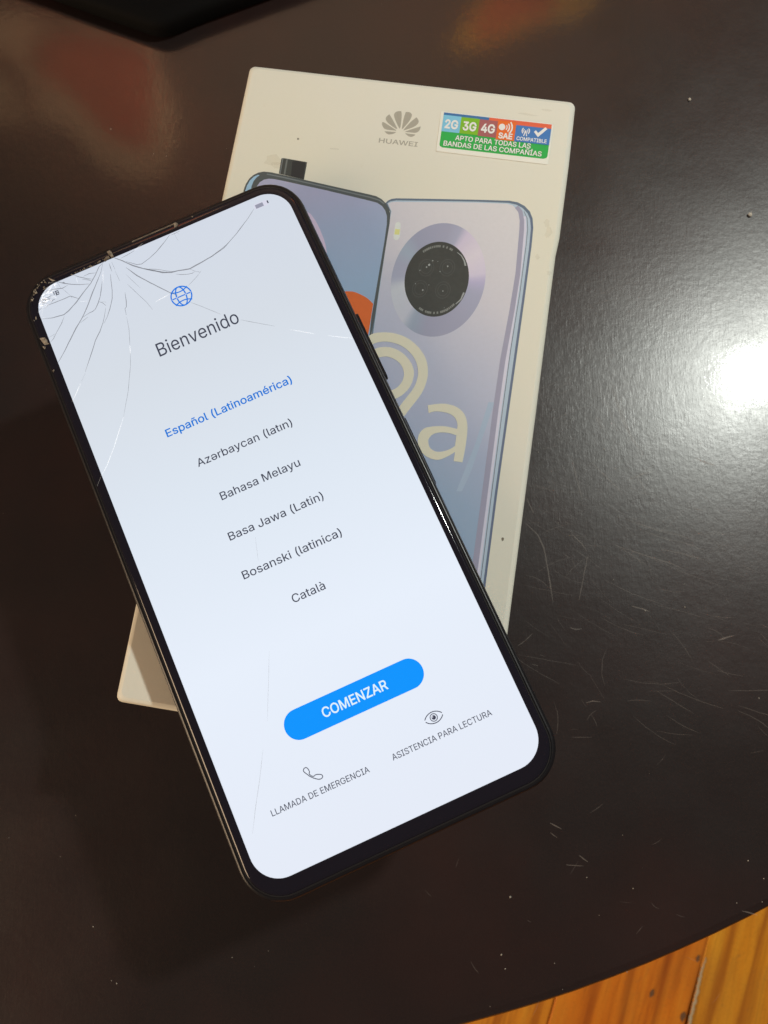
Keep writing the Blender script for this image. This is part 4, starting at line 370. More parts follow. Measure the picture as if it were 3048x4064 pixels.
2172,-6268,2167,-6268,2156,-6269,2146,-6274,2138,-6281,2132,-6291,2128,-6304,2127,-6320,2128,-6336,2132,-6349,2138,-6359,2146,-6366,2156,-6371,2166,-6372,2172,-6372,2178,-6371,2183,-6368,2188,-6365,2192,-6361,2196,-6357,
2199,-6351,2201,-6344,2219,-6344,2216,-6355,2212,-6364,2207,-6372,2201,-6378,2193,-6383,2185,-6387,2176,-6390],[2234,-6269,2234,-6252,2332,-6252,2332,-6269,2292,-6269,2292,-6389,2274,-6389,2274,-6269],[2403,-6391,2389,-6389,2376,-6385,2366,-6377,2359,-6367,2354,-6355,2353,-6342,2353,-6252,2371,-6252,2371,-6340,2372,-6349,2374,-6357,2379,-6364,2386,-6369,2394,-6372,2403,-6373,2412,-6372,2420,-6369,2427,-6364,2431,-6357,
2434,-6349,2435,-6340,2435,-6252,2454,-6252,2453,-6342,2452,-6355,2447,-6367,2440,-6377,2430,-6385,2417,-6389],[2481,-6389,2481,-6252,2526,-6252,2540,-6253,2551,-6257,2559,-6264,2566,-6272,2569,-6283,2570,-6294,2569,-6306,2566,-6316,2559,-6325,2551,-6331,2540,-6335,2526,-6336,2490,-6336,2490,-6319,2526,-6319,2534,-6318,2541,-6316,
2546,-6312,2550,-6308,2552,-6302,2552,-6294,2552,-6287,2550,-6281,2546,-6276,2541,-6272,2534,-6270,2525,-6269,2500,-6269,2499,-6389],[2555,-6389,2523,-6326,2543,-6326,2576,-6389],[2582,-6389,2629,-6252,2649,-6252,2696,-6389,2677,-6389,2650,-6308,2647,-6300,2644,-6290,2640,-6277,2636,-6260,2642,-6260,2637,-6277,2633,-6290,2630,-6300,2628,-6308,2601,-6389],[2606,-6351,2606,-6334,2672,-6334,2672,-6351]],"handset":[[-1663,-5771,-1633,-5734,-1585,-5728,-1558,-5754,-1546,-5799,-1543,-5851,-1571,-5883,-1546,-5940,-1499,-5978,-1449,-5960,-1398,-5972,-1334,-6001,-1308,-6039,-1320,-6074,-1365,-6091,-1420,-6080,-1500,-6021,-1573,-5945,-1624,-5859,-1655,-5808]],"cracks":[[0,16,-1217,7694,-1036,7512,-830,7263,-607,7062,-315,6847,-96,6706],[0,16,-607,7066,-444,6929,-211,6757,3,6665,173,6634,458,6555,806,6592,1106,6634,1350,6702,1559,6769],[0,10,1045,6613,1461,6714,1908,6947,2314,7201,2569,7390],[0,10,-948,7438,-724,7240,-605,7202,-382,7263,-147,7354,154,7527,334,7646],[0,8,-483,6998,-347,6920,-239,6856,-110,6759,80,6651],[0,8,84,6576,190,6508,361,6436,485,6414,560,6434,466,6533],[0,6,560,6434,663,6358,706,6383],[0,5,660,6350,487,6250,237,6141],[0,7,446,7630,474,7403],[0,8,353,7628,460,7624,615,7634],[0,6,523,7612,567,7554],[0,13,-1007,7282,-830,6961,-592,6630,-370,6345,-227,6160,-84,6020],[0,4,-1072,7111,-989,6890,-869,6597],[0,5,-1137,6850,-984,6470,-872,6201,-793,5913],[0,5,140,5708,363,5478,714,5082],[0,5,1106,4738,1826,4216],[1,6,2121,3982,2646,3611],[1,7,2912,3441,3168,3277,3451,3102],[0,13,-1478,7665,-1628,7598,-1790,7427,-1974,7267,-2228,7114,-2490,6938,-2735,6810,-2888,6760,-3181,6803,-3466,6902],[0,13,-1517,7628,-1637,7437,-1808,7244,-2017,7015,-2195,6800,-2402,6573,-2496,6483,-2725,6295,-2950,6080,-3211,5831,-3389,5677,-3488,5604],[0,8,-1359,7582,-1374,7341],[0,10,-1287,7575,-1283,7353],[0,5,-1291,7329,-1280,6995],[0,9,-1432,7286,-1546,6848,-1624,6640,-1771,6412,-1910,6235,-2043,6110],[0,10,-1692,7189,-1872,6838,-1993,6678,-2111,6558,-2195,6530,-2282,6530,-2482,6489],[0,10,-1965,6719,-1883,6640,-1835,6536],[0,6,-1893,6680,-1793,6617],[0,10,-1857,6479,-1965,6287,-2056,6142,-2213,5949,-2401,5771,-2547,5575,-2684,5401,-2821,5229,-2911,5114],[0,8,-2351,6442,-2584,6376],[0,9,-1268,6663,-1323,6418,-1375,6280,-1424,6249,-1453,6075],[0,5,-1460,6024,-1528,5682,-1652,5289],[1,9,-1652,5289,-1726,5060],[0,5,-1698,5133,-1833,4776,-2120,4183,-2453,3620],[1,8,-2453,3620,-2916,3025,-3245,2652,-3470,2457],[1,7,-3489,2441,-3648,2267],[0,10,-2334,7711,-2190,7560,-2016,7424,-1893,7352],[0,8,-2079,7522,-1926,7532,-1748,7476],[0,8,-2147,7472,-1986,7369,-1925,7299],[0,12,-2763,7693,-2610,7566,-2429,7448,-2241,7352,-2023,7268],[0,10,-3186,7550,-3017,7539,-2856,7504,-2678,7448,-2521,7470],[0,7,-2752,7688,-2716,7479],[0,10,-3278,7118,-3171,7176,-2977,7167,-2732,7160,-2569,7165,-2393,7001],[0,9,-2569,7165,-2537,7082],[0,5,-2682,7436,-2571,7193],[0,7,-2890,6721,-3019,6567,-3199,6410,-3348,6266,-3440,6216],[0,6,-3466,6348,-3286,6371,-3332,6312],[0,9,-3387,7332,-3147,7382],[0,9,-3332,7279,-3041,7332],[0,9,-3227,7366,-2974,7382],[0,9,-3317,7462,-3194,7459],[0,9,-3187,7619,-2975,7656],[0,9,-3135,7485,-3051,7582],[0,9,-3031,7709,-2848,7733],[1,9,-3272,7170,-3469,7100],[1,9,-3320,7138,-3418,6968],[1,9,-2399,6917,-2225,6854],[1,9,-657,6091,-267,6138],[1,9,-1567,7459,-1688,7133],[1,9,-3350,7369,-3050,7446],[1,9,-3136,7622,-2801,7656],[1,9,-2971,7736,-2767,7681],[1,9,-2262,7567,-2273,7435],[1,9,-3361,7266,-3188,7266],[1,9,-2966,7542,-2965,7406],[1,22,-3236,7479,-3055,7502,-2882,7639],[1,25,-3374,7299,-3248,7375],[0,9,-1035,7580,-855,7592,-643,7625],[1,10,-643,7625,-378,7728],[0,5,-2926,5076,-3083,4914],[1,8,-3120,4879,-3275,4718,-3484,4516],[2,5,-1348,-3037,-1990,-4460],[2,7,-2309,-4977,-2619,-5532,-2926,-6039,-3214,-6546],[2,5,-633,-451,-787,-1010],[0,6,-3429,7122,-3376,7159,-3324,7152],[1,9,-3231,7344,-3227,7446,-3178,7505],[1,13,-3199,7366,-3170,7362,-3154,7343],[1,11,-3371,7213,-3345,7312,-3283,7358],[1,15,-2846,7581,-2828,7616,-2801,7628],[1,10,-3138,7401,-3114,7399,-3099,7384],[1,5,-3283,7214,-3222,7282,-3152,7289],[1,9,-3042,7546,-2981,7615,-2911,7624],[1,5,-3214,7419,-3164,7397,-3141,7355],[1,6,-3077,7536,-3036,7525,-3014,7496],[1,13,-3349,7212,-3297,7225,-3257,7203],[1,14,-3178,7302,-3091,7287,-3042,7230],[0,10,-3217,7363,-3185,7334,-3177,7298],[1,16,-3171,7318,-3148,7351,-3119,7359],[1,5,-3288,7186,-3220,7220,-3161,7202],[0,12,-3071,7206,-3009,7253,-2949,7248],[1,6,-3242,7409,-3213,7415,-3191,7403],[1,9,-3294,7282,-3223,7312,-3164,7290],[0,5,-3059,7430,-3031,7402,-3026,7369],[1,12,-3347,7336,-3304,7294,-3295,7244],[1,8,-3238,7277,-3182,7303,-3135,7287],[1,15,-3097,7393,-3060,7415,-3027,7408],[1,13,-3036,7342,-2945,7320,-2897,7256],[0,5,-3212,7246,-3190,7267,-3167,7267],[1,14,-3064,7463,-2987,7465,-2937,7423],[1,12,-3373,7257,-3317,7244,-3287,7205],[0,8,-2888,7408,-2874,7359,-2887,7321],[0,8,-3286,7261,-3216,7265,-3169,7228],[0,14,-3309,7381,-3291,7392,-3275,7389],[1,12,-3315,7273,-3249,7314,-3189,7303],[0,11,-3282,7316,-3253,7388,-3202,7416],[0,14,-3183,7379,-3159,7379,-3145,7366],[1,15,-3216,7216,-3172,7297,-3108,7322],[1,15,-2850,7650,-2798,7639,-2769,7603],[0,11,-3141,7330,-3088,7301,-3067,7253],[1,16,-3273,7334,-3258,7354,-3240,7357],[0,7,-3113,7352,-3088,7338,-3078,7316],[1,14,-3259,7340,-3269,7381,-3258,7411],[1,6,-3139,7524,-3080,7603,-3007,7618],[0,9,-3421,7152,-3421,7176,-3410,7191],[0,15,-3283,7287,-3269,7305,-3251,7307],[1,13,-2987,7463,-2907,7506,-2836,7488],[0,14,-3303,7240,-3279,7232,-3267,7213],[1,13,-3273,7121,-3204,7179,-3133,7175],[1,13,-3263,7382,-3230,7454,-3176,7479],[0,6,-3121,7264,-3105,7294,-3082,7303],[1,9,-2856,7565,-2825,7556,-2810,7534],[0,15,-3251,7352,-3188,7358,-3145,7327],[1,9,-3077,7474,-3022,7472,-2987,7439],[0,10,-3268,7296,-3231,7296,-3207,7275],[1,5,-3183,7516,-3122,7550,-3067,7536],[1,5,-3428,6899,-3378,6897,-3346,6868],[1,9,-2860,7609,-2838,7615,-2820,7605],[1,11,-3206,7332,-3172,7367,-3135,7369],[1,11,-3406,7183,-3371,7218,-3332,7220],[0,15,-2647,7598,-2596,7584,-2569,7546],[1,5,-3176,7274,-3090,7296,-3025,7261],[1,14,-3228,7375,-3177,7379,-3142,7352],[1,13,-3208,7412,-3195,7372,-3204,7341],[1,7,-3370,7178,-3330,7175,-3306,7151]],"chips":[[-1303,7901,-1221,7918,-1190,7834,-1185,7679,-1243,7692,-1287,7810],[-1452,7736,-1372,7781,-1300,7775,-1290,7701,-1431,7657],[-3661,6434,-3535,6394,-3503,6312,-3519,6213,-3466,6175,-3604,6200,-3633,6293],[-3586,6993,-3544,7027,-3552,6950,-3585,6925],[-3640,6965,-3613,6938,-3637,6904],[-3652,5484,-3605,5515,-3606,5463,-3652,5432],[-3373,7652,-3308,7662,-3307,7594,-3373,7597],[536,7905,605,7910,644,7835,611,7795,518,7773,523,7827],[-3665,6202,-3589,6140,-3641,6098,-3660,6146],[1026,7888,1058,7882,1062,7852,1028,7850],[-2910,7872,-2776,7727,-2848,7733,-2902,7827],[-3122,7698,-3071,7701,-3079,7609,-3125,7617],[-1601,7724,-1608,7745,-1587,7748,-1584,7729],[-2315,7666,-2336,7690,-2310,7698,-2290,7674],[-1963,7713,-1989,7715,-1998,7742,-1969,7739],[-1711,7707,-1719,7695,-1733,7700,-1726,7712],[-1888,7710,-1888,7724,-1874,7724,-1870,7708],[-1944,7694,-1946,7710,-1929,7709,-1929,7694],[-2329,7714,-2324,7700,-2340,7702,-2344,7716],[-1844,7724,-1817,7708,-1831,7688,-1856,7703],[-2265,7706,-2255,7726,-2233,7718,-2235,7694],[-1970,7723,-1984,7705,-2011,7722,-1995,7738],[-1694,7740,-1674,7742,-1670,7724,-1688,7721],[-2325,7711,-2340,7694,-2367,7709,-2350,7726],[-1572,7702,-1597,7707,-1593,7724,-1576,7722],[-2106,7666,-2131,7674,-2129,7696,-2108,7689],[-2328,7714,-2338,7700,-2355,7710,-2350,7725],[-1565,7731,-1556,7755,-1526,7740,-1534,7716],[-1700,7707,-1708,7713,-1703,7722,-1695,7717],[-1802,7707,-1801,7724,-1779,7717,-1780,7699],[-1986,7740,-1978,7721,-2000,7721,-2006,7740],[-1841,7711,-1859,7710,-1863,7731,-1840,7730],[-2349,7702,-2325,7698,-2323,7677,-2346,7680],[-1792,7701,-1768,7688,-1780,7670,-1807,7686],[-2073,7693,-2086,7691,-2092,7709,-2073,7708],[-1726,7688,-1712,7679,-1719,7667,-1732,7675],[-1898,7715,-1889,7704,-1898,7695,-1907,7706],[-1462,7746,-1472,7740,-1479,7754,-1466,7758],[-1447,7734,-1429,7730,-1426,7712,-1445,7717],[-1632,7734,-1615,7745,-1597,7721,-1622,7714],[-1985,7700,-1987,7683,-2005,7687,-2001,7704],[-2094,7729,-2083,7731,-2080,7720,-2090,7717],[-2227,7699,-2222,7682,-2238,7676,-2247,7696],[-2090,7725,-2098,7712,-2112,7716,-2107,7730],[-1977,7679,-1997,7698,-1980,7715,-1957,7695],[-1609,7699,-1631,7701,-1631,7721,-1610,7718],[-1801,7672,-1820,7701,-1789,7707,-1769,7678],[-2238,7715,-2217,7724,-2203,7707,-2219,7696],[-2029,7714,-2015,7694,-2038,7690,-2049,7709],[-2170,7712,-2167,7725,-2155,7722,-2158,7708],[-1551,7726,-1572,7716,-1590,7746,-1557,7750],[-2343,7681,-2348,7695,-2336,7700,-2329,7686],[-1813,7744,-1799,7730,-1813,7721,-1827,7736],[-1745,7675,-1757,7699,-1733,7705,-1720,7681],[-2193,7722,-2164,7720,-2156,7688,-2196,7695],[-1623,7711,-1602,7711,-1599,7688,-1624,7690],[-1652,7722,-1662,7713,-1670,7723,-1662,7733],[-1830,7708,-1841,7725,-1823,7730,-1811,7712],[-3333,7709,-3326,7734,-3302,7725,-3311,7701],[-3397,7596,-3407,7607,-3397,7616,-3391,7607],[-3425,7603,-3398,7610,-3391,7577,-3420,7571],[-2935,7730,-2954,7745,-2937,7763,-2921,7749],[-3505,7478,-3519,7497,-3501,7510,-3493,7494],[-3249,7754,-3243,7718,-3275,7715,-3277,7750],[-3456,7549,-3464,7536,-3477,7546,-3466,7558],[-3539,7441,-3542,7455,-3531,7460,-3529,7446],[-3216,7786,-3203,7755,-3229,7739,-3237,7768],[-3197,7778,-3179,7795,-3168,7782,-3177,7761],[-3193,7789,-3183,7793,-3180,7781,-3189,7777],[-3486,7476,-3487,7445,-3513,7452,-3508,7482],[-3124,7813,-3116,7847,-3085,7841,-3094,7808],[-3029,7799,-3023,7812,-3014,7806,-3018,7793],[-3247,7813,-3232,7838,-3209,7822,-3227,7798],[-3370,7663,-3366,7678,-3353,7673,-3356,7657],[-3496,7457,-3486,7476,-3471,7461,-3485,7444],[-3370,7741,-3370,7727,-3382,7730,-3380,7743],[-3130,7824,-3120,7844,-3106,7832,-3118,7812],[-3313,7704,-3315,7677,-3334,7668,-3338,7697],[-3016,7776,-3046,7779,-3045,7810,-3020,7809],[-2998,7751,-3021,7751,-3019,7774,-2999,7776],[-3209,7776,-3213,7787,-3205,7795,-3198,7783],[-3043,7792,-3050,7795,-3047,7806,-3038,7803],[-3033,7835,-3049,7856,-3031,7877,-3019,7857],[-3407,7607,-3386,7611,-3387,7590,-3402,7583],[-2965,7745,-2948,7764,-2939,7743,-2956,7724],[-3373,7654,-3391,7682,-3370,7708,-3349,7679],[-3018,7745,-3019,7729,-3031,7732,-3028,7747],[-3452,7474,-3469,7497,-3448,7512,-3434,7491],[-3114,7817,-3119,7829,-3109,7836,-3102,7824],[-3512,7496,-3487,7517,-3471,7490,-3494,7469],[-3394,7684,-3384,7700,-3376,7688,-3386,7671],[-3472,7493,-3467,7467,-3487,7458,-3497,7485],[-3229,7784,-3225,7775,-3231,7768,-3235,7777],[-3036,7790,-3046,7808,-3032,7824,-3018,7804],[-3190,7781,-3204,7786,-3200,7799,-3189,7796],[-3406,7627,-3415,7624,-3418,7635,-3408,7637],[-3401,7651,-3388,7668,-3381,7652,-3392,7634],[-3338,7726,-3342,7703,-3360,7703,-3354,7725]],"rear":[[-125,5039,-65,5128,18,5187,142,5224,1190,5345,2270,5466,3131,5553,3351,5535,3543,5453,3697,5314,3792,5128,3843,4859,3862,4331,3866,2864,3861,1506,3849,-831,3841,-2287,3856,-4766,3854,-5830,1546,-6675,
-314,81,101,1347,25,4439,39,4820]],"rear_in":[[-70,5047,-6,5108,151,5161,1198,5286,2277,5411,3104,5486,3324,5463,3497,5387,3648,5248,3733,5081,3782,4831,3801,4303,3804,2855,3800,1498,3792,-840,3785,-2295,3796,-4775,3808,-5717,1528,-6558,-251,90,
136,1352,50,4442,64,4824]],"rear_face":[[-51,5037,50,5103,1203,5254,2281,5383,3071,5457,3227,5430,3349,5327,3432,5179,3478,4987,3545,4287,3595,2826,3604,1470,3563,-874,3529,-2334,3544,-4814,3584,-5631,1509,-6440,-219,95,153,1354,65,4444,
78,4826]],"rear_line":[[3550,5297,3656,5111,3707,4820,3725,4390,3733,2997,3697,1482,3697,-135,3709,-2308,3731,-4509,3749,-4998,3733,-4998,3716,-4509,3694,-2308,3683,-135,3682,1482,3719,2997,3712,4389,3694,4819,3644,5107,3539,5291]],"rear_band":[[3371,5442,3499,5307,3581,5044,3611,4763,3670,3520,3649,2442,3593,1122,3589,-159,3607,-2332,3619,-4288,3631,-4811,3481,-4814,3473,-4289,3465,-2333,3451,-160,3459,1126,3519,2446,3544,3518,3489,4756,3465,5021,
3398,5255,3292,5367]],"rear_band_light":[[3611,5165,3678,4775,3694,4223,3691,2985,3673,1472,3660,-292,3672,-2320,3685,-4275,3695,-4798,3585,-4800,3576,-4276,3565,-2321,3554,-292,3568,1473,3587,2985,3591,4222,3577,4766,3512,5148]],"rear_edge":[[3746,5203,3822,4835,3842,4306,3846,2858,3843,1500,3837,-837,3831,-2292,3859,-4769,3804,-4770,3779,-2293,3787,-837,3797,1501,3803,2858,3802,4306,3785,4831,3712,5196]],"rear_streak":[[3315,-44,3468,-22,3131,-1861,2970,-2418,2836,-2438,3137,-1151]],"flash":[[244,4517,297,4556,359,4532,383,4448,406,4134,376,4043,310,4022,248,4065,235,4150,235,4436]],"flash_y":[[253,4343,380,4344,386,4190,252,4180]],"ring_out":[2778,3423,2792,3285,2796,3146,2792,3007,2778,2869,2755,2732,2724,2598,2684,2468,2635,2342,2579,2222,2516,2109,2445,2003,2369,1905,2286,1816,2198,1737,2106,1667,2010,1608,1911,1560,1809,1523,1706,1498,
1601,1484,1497,1483,1393,1493,1290,1515,1190,1549,1092,1594,998,1650,908,1717,823,1794,744,1882,671,1978,605,2082,546,2195,495,2314,451,2439,417,2569,391,2703,374,2841,367,2980,369,3120,
380,3261,400,3400,430,3536,468,3670,515,3799,571,3922,634,4040,705,4149,782,4251,866,4344,956,4426,1050,4499,1149,4560,1251,4610,1355,4648,1462,4673,1569,4686,1676,4687,1783,4675,1888,4651,
1990,4614,2090,4566,2185,4506,2275,4435,2360,4354,2439,4263,2511,4163,2576,4055,2633,3940,2683,3818,2723,3690,2755,3558],"ring_in":[2359,3289,2368,3198,2371,3106,2368,3014,2358,2923,2343,2833,2321,2745,2294,2659,2261,2577,2222,2499,2178,2425,2130,2356,2077,2292,2021,2235,1960,2184,1897,2139,1831,2102,1763,2072,1693,2050,1622,2035,
1550,2028,1478,2030,1407,2039,1337,2055,1268,2080,1201,2112,1137,2152,1076,2198,1018,2251,964,2311,915,2376,870,2447,830,2522,796,2602,767,2686,744,2773,727,2862,716,2953,712,3045,714,3138,
722,3230,736,3321,757,3410,784,3497,817,3581,855,3661,899,3737,947,3807,1000,3872,1058,3931,1119,3984,1183,4029,1250,4067,1320,4098,1391,4121,1464,4135,1536,4142,1609,4140,1682,4130,1753,4113,
1823,4087,1890,4053,1955,4012,2016,3964,2074,3909,2128,3848,2177,3781,2221,3709,2260,3632,2294,3550,2321,3466,2343,3378],"lens_rings":[[[1428,3385,1423,3309,1398,3237,1356,3178,1302,3135,1241,3115,1179,3118,1121,3145,1074,3193,1041,3256,1027,3330,1033,3407,1058,3479,1099,3539,1153,3581,1215,3602,1277,3598,1335,3571,1383,3523,1415,3459],[1415,3384,1410,3312,1386,3245,1348,3190,1297,3150,1240,3131,1182,3134,1128,3159,1084,3204,1054,3263,1041,3332,1046,3403,1069,3470,1108,3527,1158,3566,1216,3585,1274,3582,1328,3557,1372,3512,1402,3453]],[[1369,3377,1365,3323,1347,3273,1318,3231,1280,3201,1237,3187,1193,3189,1153,3208,1119,3241,1097,3286,1087,3338,1091,3392,1108,3443,1137,3485,1175,3515,1219,3529,1263,3527,1303,3508,1337,3474,1359,3429],[1356,3375,1352,3327,1336,3281,1310,3243,1275,3216,1236,3203,1197,3205,1160,3222,1130,3252,1109,3293,1100,3340,1104,3389,1120,3435,1146,3473,1180,3500,1219,3513,1259,3511,1296,3494,1326,3463,1347,3422]],[[1972,3461,1966,3384,1941,3313,1899,3253,1845,3211,1784,3190,1722,3194,1664,3220,1617,3268,1586,3332,1572,3405,1578,3482,1603,3554,1644,3614,1699,3656,1760,3677,1822,3673,1880,3646,1927,3598,1959,3534],[1959,3459,1953,3387,1930,3321,1891,3265,1840,3226,1783,3206,1725,3210,1672,3234,1628,3279,1598,3338,1585,3407,1591,3479,1614,3546,1653,3602,1703,3641,1761,3660,1819,3657,1873,3632,1917,3587,1946,3528]],[[1913,3452,1908,3399,1891,3348,1862,3306,1824,3276,1781,3262,1737,3264,1696,3283,1663,3317,1641,3362,1631,3414,1635,3467,1653,3518,1682,3560,1720,3590,1763,3604,1807,3602,1848,3583,1881,3549,1903,3504],[1899,3451,1896,3402,1880,3356,1853,3318,1819,3291,1780,3278,1740,3280,1703,3297,1674,3328,1653,3368,1645,3415,1648,3464,1664,3510,1691,3548,1725,3575,1764,3588,1804,3586,1841,3569,1871,3538,1891,3498]],[[1350,2779,1344,2703,1319,2632,1278,2573,1224,2531,1164,2511,1101,2514,1044,2540,997,2587,965,2650,951,2723,956,2799,981,2870,1022,2930,1076,2972,1137,2992,1199,2989,1257,2962,1304,2915,1336,2852],[1336,2777,1331,2706,1308,2640,1270,2585,1220,2546,1163,2527,1105,2529,1051,2554,1007,2598,977,2657,964,2725,969,2796,992,2862,1030,2918,1081,2957,1138,2976,1196,2973,1250,2948,1294,2904,1324,2845]],[[1291,2770,1287,2717,1269,2667,1240,2625,1203,2596,1160,2582,1116,2584,1075,2602,1042,2635,1020,2680,1010,2731,1014,2785,1031,2835,1060,2877,1098,2906,1141,2921,1185,2918,1225,2900,1258,2866,1281,2822],[1277,2769,1274,2720,1258,2675,1232,2637,1198,2611,1159,2598,1119,2600,1082,2616,1052,2646,1032,2687,1023,2733,1027,2781,1042,2827,1069,2865,1103,2891,1142,2904,1181,2902,1218,2886,1248,2855,1269,2815]],[[1945,2826,1939,2750,1914,2679,1873,2620,1819,2578,1758,2558,1696,2561,1639,2587,1592,2634,1560,2697,1547,2770,1553,2846,1578,2917,1619,2977,1673,3019,1734,3039,1796,3036,1853,3009,1900,2962,1932,2899],[1932,2824,1926,2753,1903,2687,1864,2632,1814,2593,1757,2574,1699,2577,1646,2601,1602,2645,1573,2704,1560,2772,1566,2843,1589,2909,1627,2965,1678,3004,1735,3023,1793,3020,1846,2995,1890,2951,1919,2892]],[[1886,2818,1882,2764,1864,2714,1835,2673,1797,2643,1754,2629,1711,2631,1671,2650,1638,2683,1615,2727,1606,2778,1610,2832,1627,2882,1657,2924,1694,2953,1737,2968,1781,2965,1821,2947,1854,2913,1877,2869],[1873,2816,1869,2767,1853,2722,1827,2685,1792,2658,1754,2645,1714,2647,1678,2664,1648,2694,1628,2734,1619,2780,1623,2829,1639,2874,1665,2912,1699,2938,1738,2951,1778,2949,1814,2932,1844,2902,1864,2862]]],"lens_glints":[[1319,3452,1312,3426,1292,3413,1271,3420,1261,3444,1269,3470,1289,3483,1310,3476],[1253,3379,1248,3362,1235,3354,1221,3359,1215,3374,1219,3391,1232,3400,1246,3395],[1795,3476,1790,3458,1776,3449,1761,3454,1755,3470,1760,3489,1773,3498,1788,3492],[1249,2729,1244,2711,1231,2702,1216,2707,1209,2723,1214,2741,1228,2750,1243,2745],[1765,2774,1761,2760,1751,2753,1739,2757,1734,2769,1738,2783,1749,2790,1760,2786],[1025,2877,1022,2867,1015,2862,1007,2865,1003,2874,1006,2884,1013,2889,1021,2886],[1858,2317,1855,2309,1849,2305,1843,2307,1840,2315,1842,2322,1848,2326,1855,2324],[1942,2249,1940,2241,1934,2237,1927,2239,1925,2246,1927,2254,1933,2258,1939,2256],[1374,2890,1372,2881,1365,2877,1358,2879,1355,2887,1357,2896,1364,2901,1371,2898],[1507,3578,1505,3571,1499,3567,1494,3570,1491,3576,1493,3583,1498,3586,1504,3584],[1380,3579,1376,3565,1365,3558,1354,3562,1349,3574,1352,3589,1363,3596,1375,3592],[1087,3266,1084,3254,1074,3248,1065,3251,1060,3262,1063,3274,1073,3280,1082,3277],[1610,3302,1607,3291,1599,3285,1590,3288,1586,3298,1589,3309,1597,3315,1606,3312]],"lens_arcs":[[1971,3903,2095,3831,2196,3697,2255,3559,2213,3543,2165,3681,2078,3813,1963,3890],[2318,2797,2256,2592,2136,2452,2120,2464,2226,2606,2274,2809]],"lens_text":[[1094,3765,1119,3791,1089,3842,1062,3814],[1129,3800,1160,3828,1133,3881,1099,3851],[1166,3833,1202,3861,1178,3917,1139,3886],[1207,3864,1242,3888,1221,3946,1183,3921],[1252,3894,1282,3911,1263,3970,1231,3952],[1298,3919,1323,3931,1307,3992,1281,3979],[1342,3939,1368,3949,1355,4011,1328,4000],[1384,3954,1416,3963,1407,4026,1373,4017],[1427,3966,1465,3974,1460,4038,1419,4029],[1474,3975,1511,3979,1509,4044,1469,4039],[1567,3981,1605,3979,1610,4043,1568,4045],[1660,3971,1696,3963,1707,4026,1669,4035],[1748,3947,1788,3931,1806,3992,1763,4009],[1795,3928,1828,3911,1849,3970,1813,3988],[2074,2475,2044,2436,2079,2392,2110,2434],[2040,2431,2017,2403,2049,2357,2074,2387],[2007,2392,1986,2369,2016,2321,2039,2345],[1973,2357,1951,2336,1979,2286,2003,2308],[1942,2328,1912,2303,1937,2250,1969,2277],[1905,2297,1876,2276,1899,2222,1929,2244],[1869,2272,1836,2251,1856,2194,1891,2217],[1832,2248,1795,2228,1812,2170,1852,2192],[1792,2227,1755,2210,1770,2151,1809,2169],[1712,2194,1671,2182,1680,2120,1723,2133],[1627,2172,1588,2166,1591,2104,1632,2110],[1538,2163,1506,2164,1504,2101,1537,2101],[1501,2164,1458,2167,1452,2105,1498,2101],[1454,2168,1420,2173,1412,2112,1448,2106],[1411,2175,1379,2183,1368,2122,1402,2113],[1326,2200,1299,2210,1282,2151,1311,2140],[1293,2213,1253,2233,1233,2175,1275,2154],[1246,2236,1221,2251,1199,2194,1226,2179]],"front":[[-3957,4765,-3963,4839,-3963,4943,-3943,5096,-3879,5270,-3790,5387,-3669,5478,-3525,5528,-3304,5530,-565,5234,-399,5212,-239,5144,-99,5030,5,4882,61,4714,81,4482,83,3959,107,1801,95,1332,69,136,
-2754,-271]],"front_side":[[-3908,4771,-3920,4889,-3905,5041,-3854,5213,-3772,5335,-3670,5409,-3614,5410,-3683,5335,-3749,5212,-3775,5058,-3769,4909,-3752,4792,-2817,410,-2947,391]],"front_screen":[[-3642,4867,-3648,4970,-3629,5078,-3575,5199,-3481,5290,-3351,5337,-3214,5343,-2963,5325,-1732,5200,-536,5054,-342,5024,-194,4944,-89,4826,-21,4673,12,4444,25,3951,25,1789,53,1326,-17,260,-2651,-119]],"front_hl":[[-3429,5482,-2980,5446,-1746,5310,-550,5173,-295,5123,-144,5038,-161,5008,-306,5090,-555,5138,-1750,5276,-2983,5411,-3432,5447]],"front_pink":[[-2459,4668,-2220,4553,-2040,4459,-1872,4276,-1708,4035,-1571,3791,-1507,3654,-1424,3405,-1672,3284]],"front_orange":[[-984,2337,-863,2388,-723,2420,-596,2432,-498,2422,-397,2393,-278,2353,-174,2305,-75,2238,12,2165,19,1332,-105,798,-1058,1357]],"popup":[[-3122,5971,-3105,5986,-3057,5995,-2425,5960,-2408,5944,-2404,5436,-3109,5523]],"popup_glass":[[-2809,5925,-2690,5956,-2448,5921,-2436,5462,-2772,5492]],"popup_hl":[[-2941,5986,-2938,5769,-2931,5505,-2976,5503,-2983,5768,-2986,5986]],"popup_hl2":[[-3070,5983,-3070,5753,-3064,5524,-3089,5524,-3095,5752,-3095,5983]],"nine_outer":[[456,1437,538,1444,623,1445,710,1439,805,1425,909,1403,1005,1372,1095,1331,1184,1280,1264,1225,1337,1167,1405,1103,1465,1038,1519,971,1567,900,1606,826,1639,744,1665,655,1683,573,1694,502,
1699,433,1699,362,1693,281,1681,194,1665,112,1645,36,1619,-39,1590,-111,1561,-174,1527,-237,1481,-322,1412,-448,1327,-603,1250,-743,1180,-871,1114,-993,1069,-1075,1016,-1083,941,-1094,887,-1102,
946,-937,1032,-700,1105,-506,1156,-392,1198,-312,1236,-244,1271,-179,1304,-123,1334,-67,1363,-6,1392,58,1414,124,1431,200,1443,283,1449,359,1448,425,1441,490,1428,553,1409,620,1384,690,
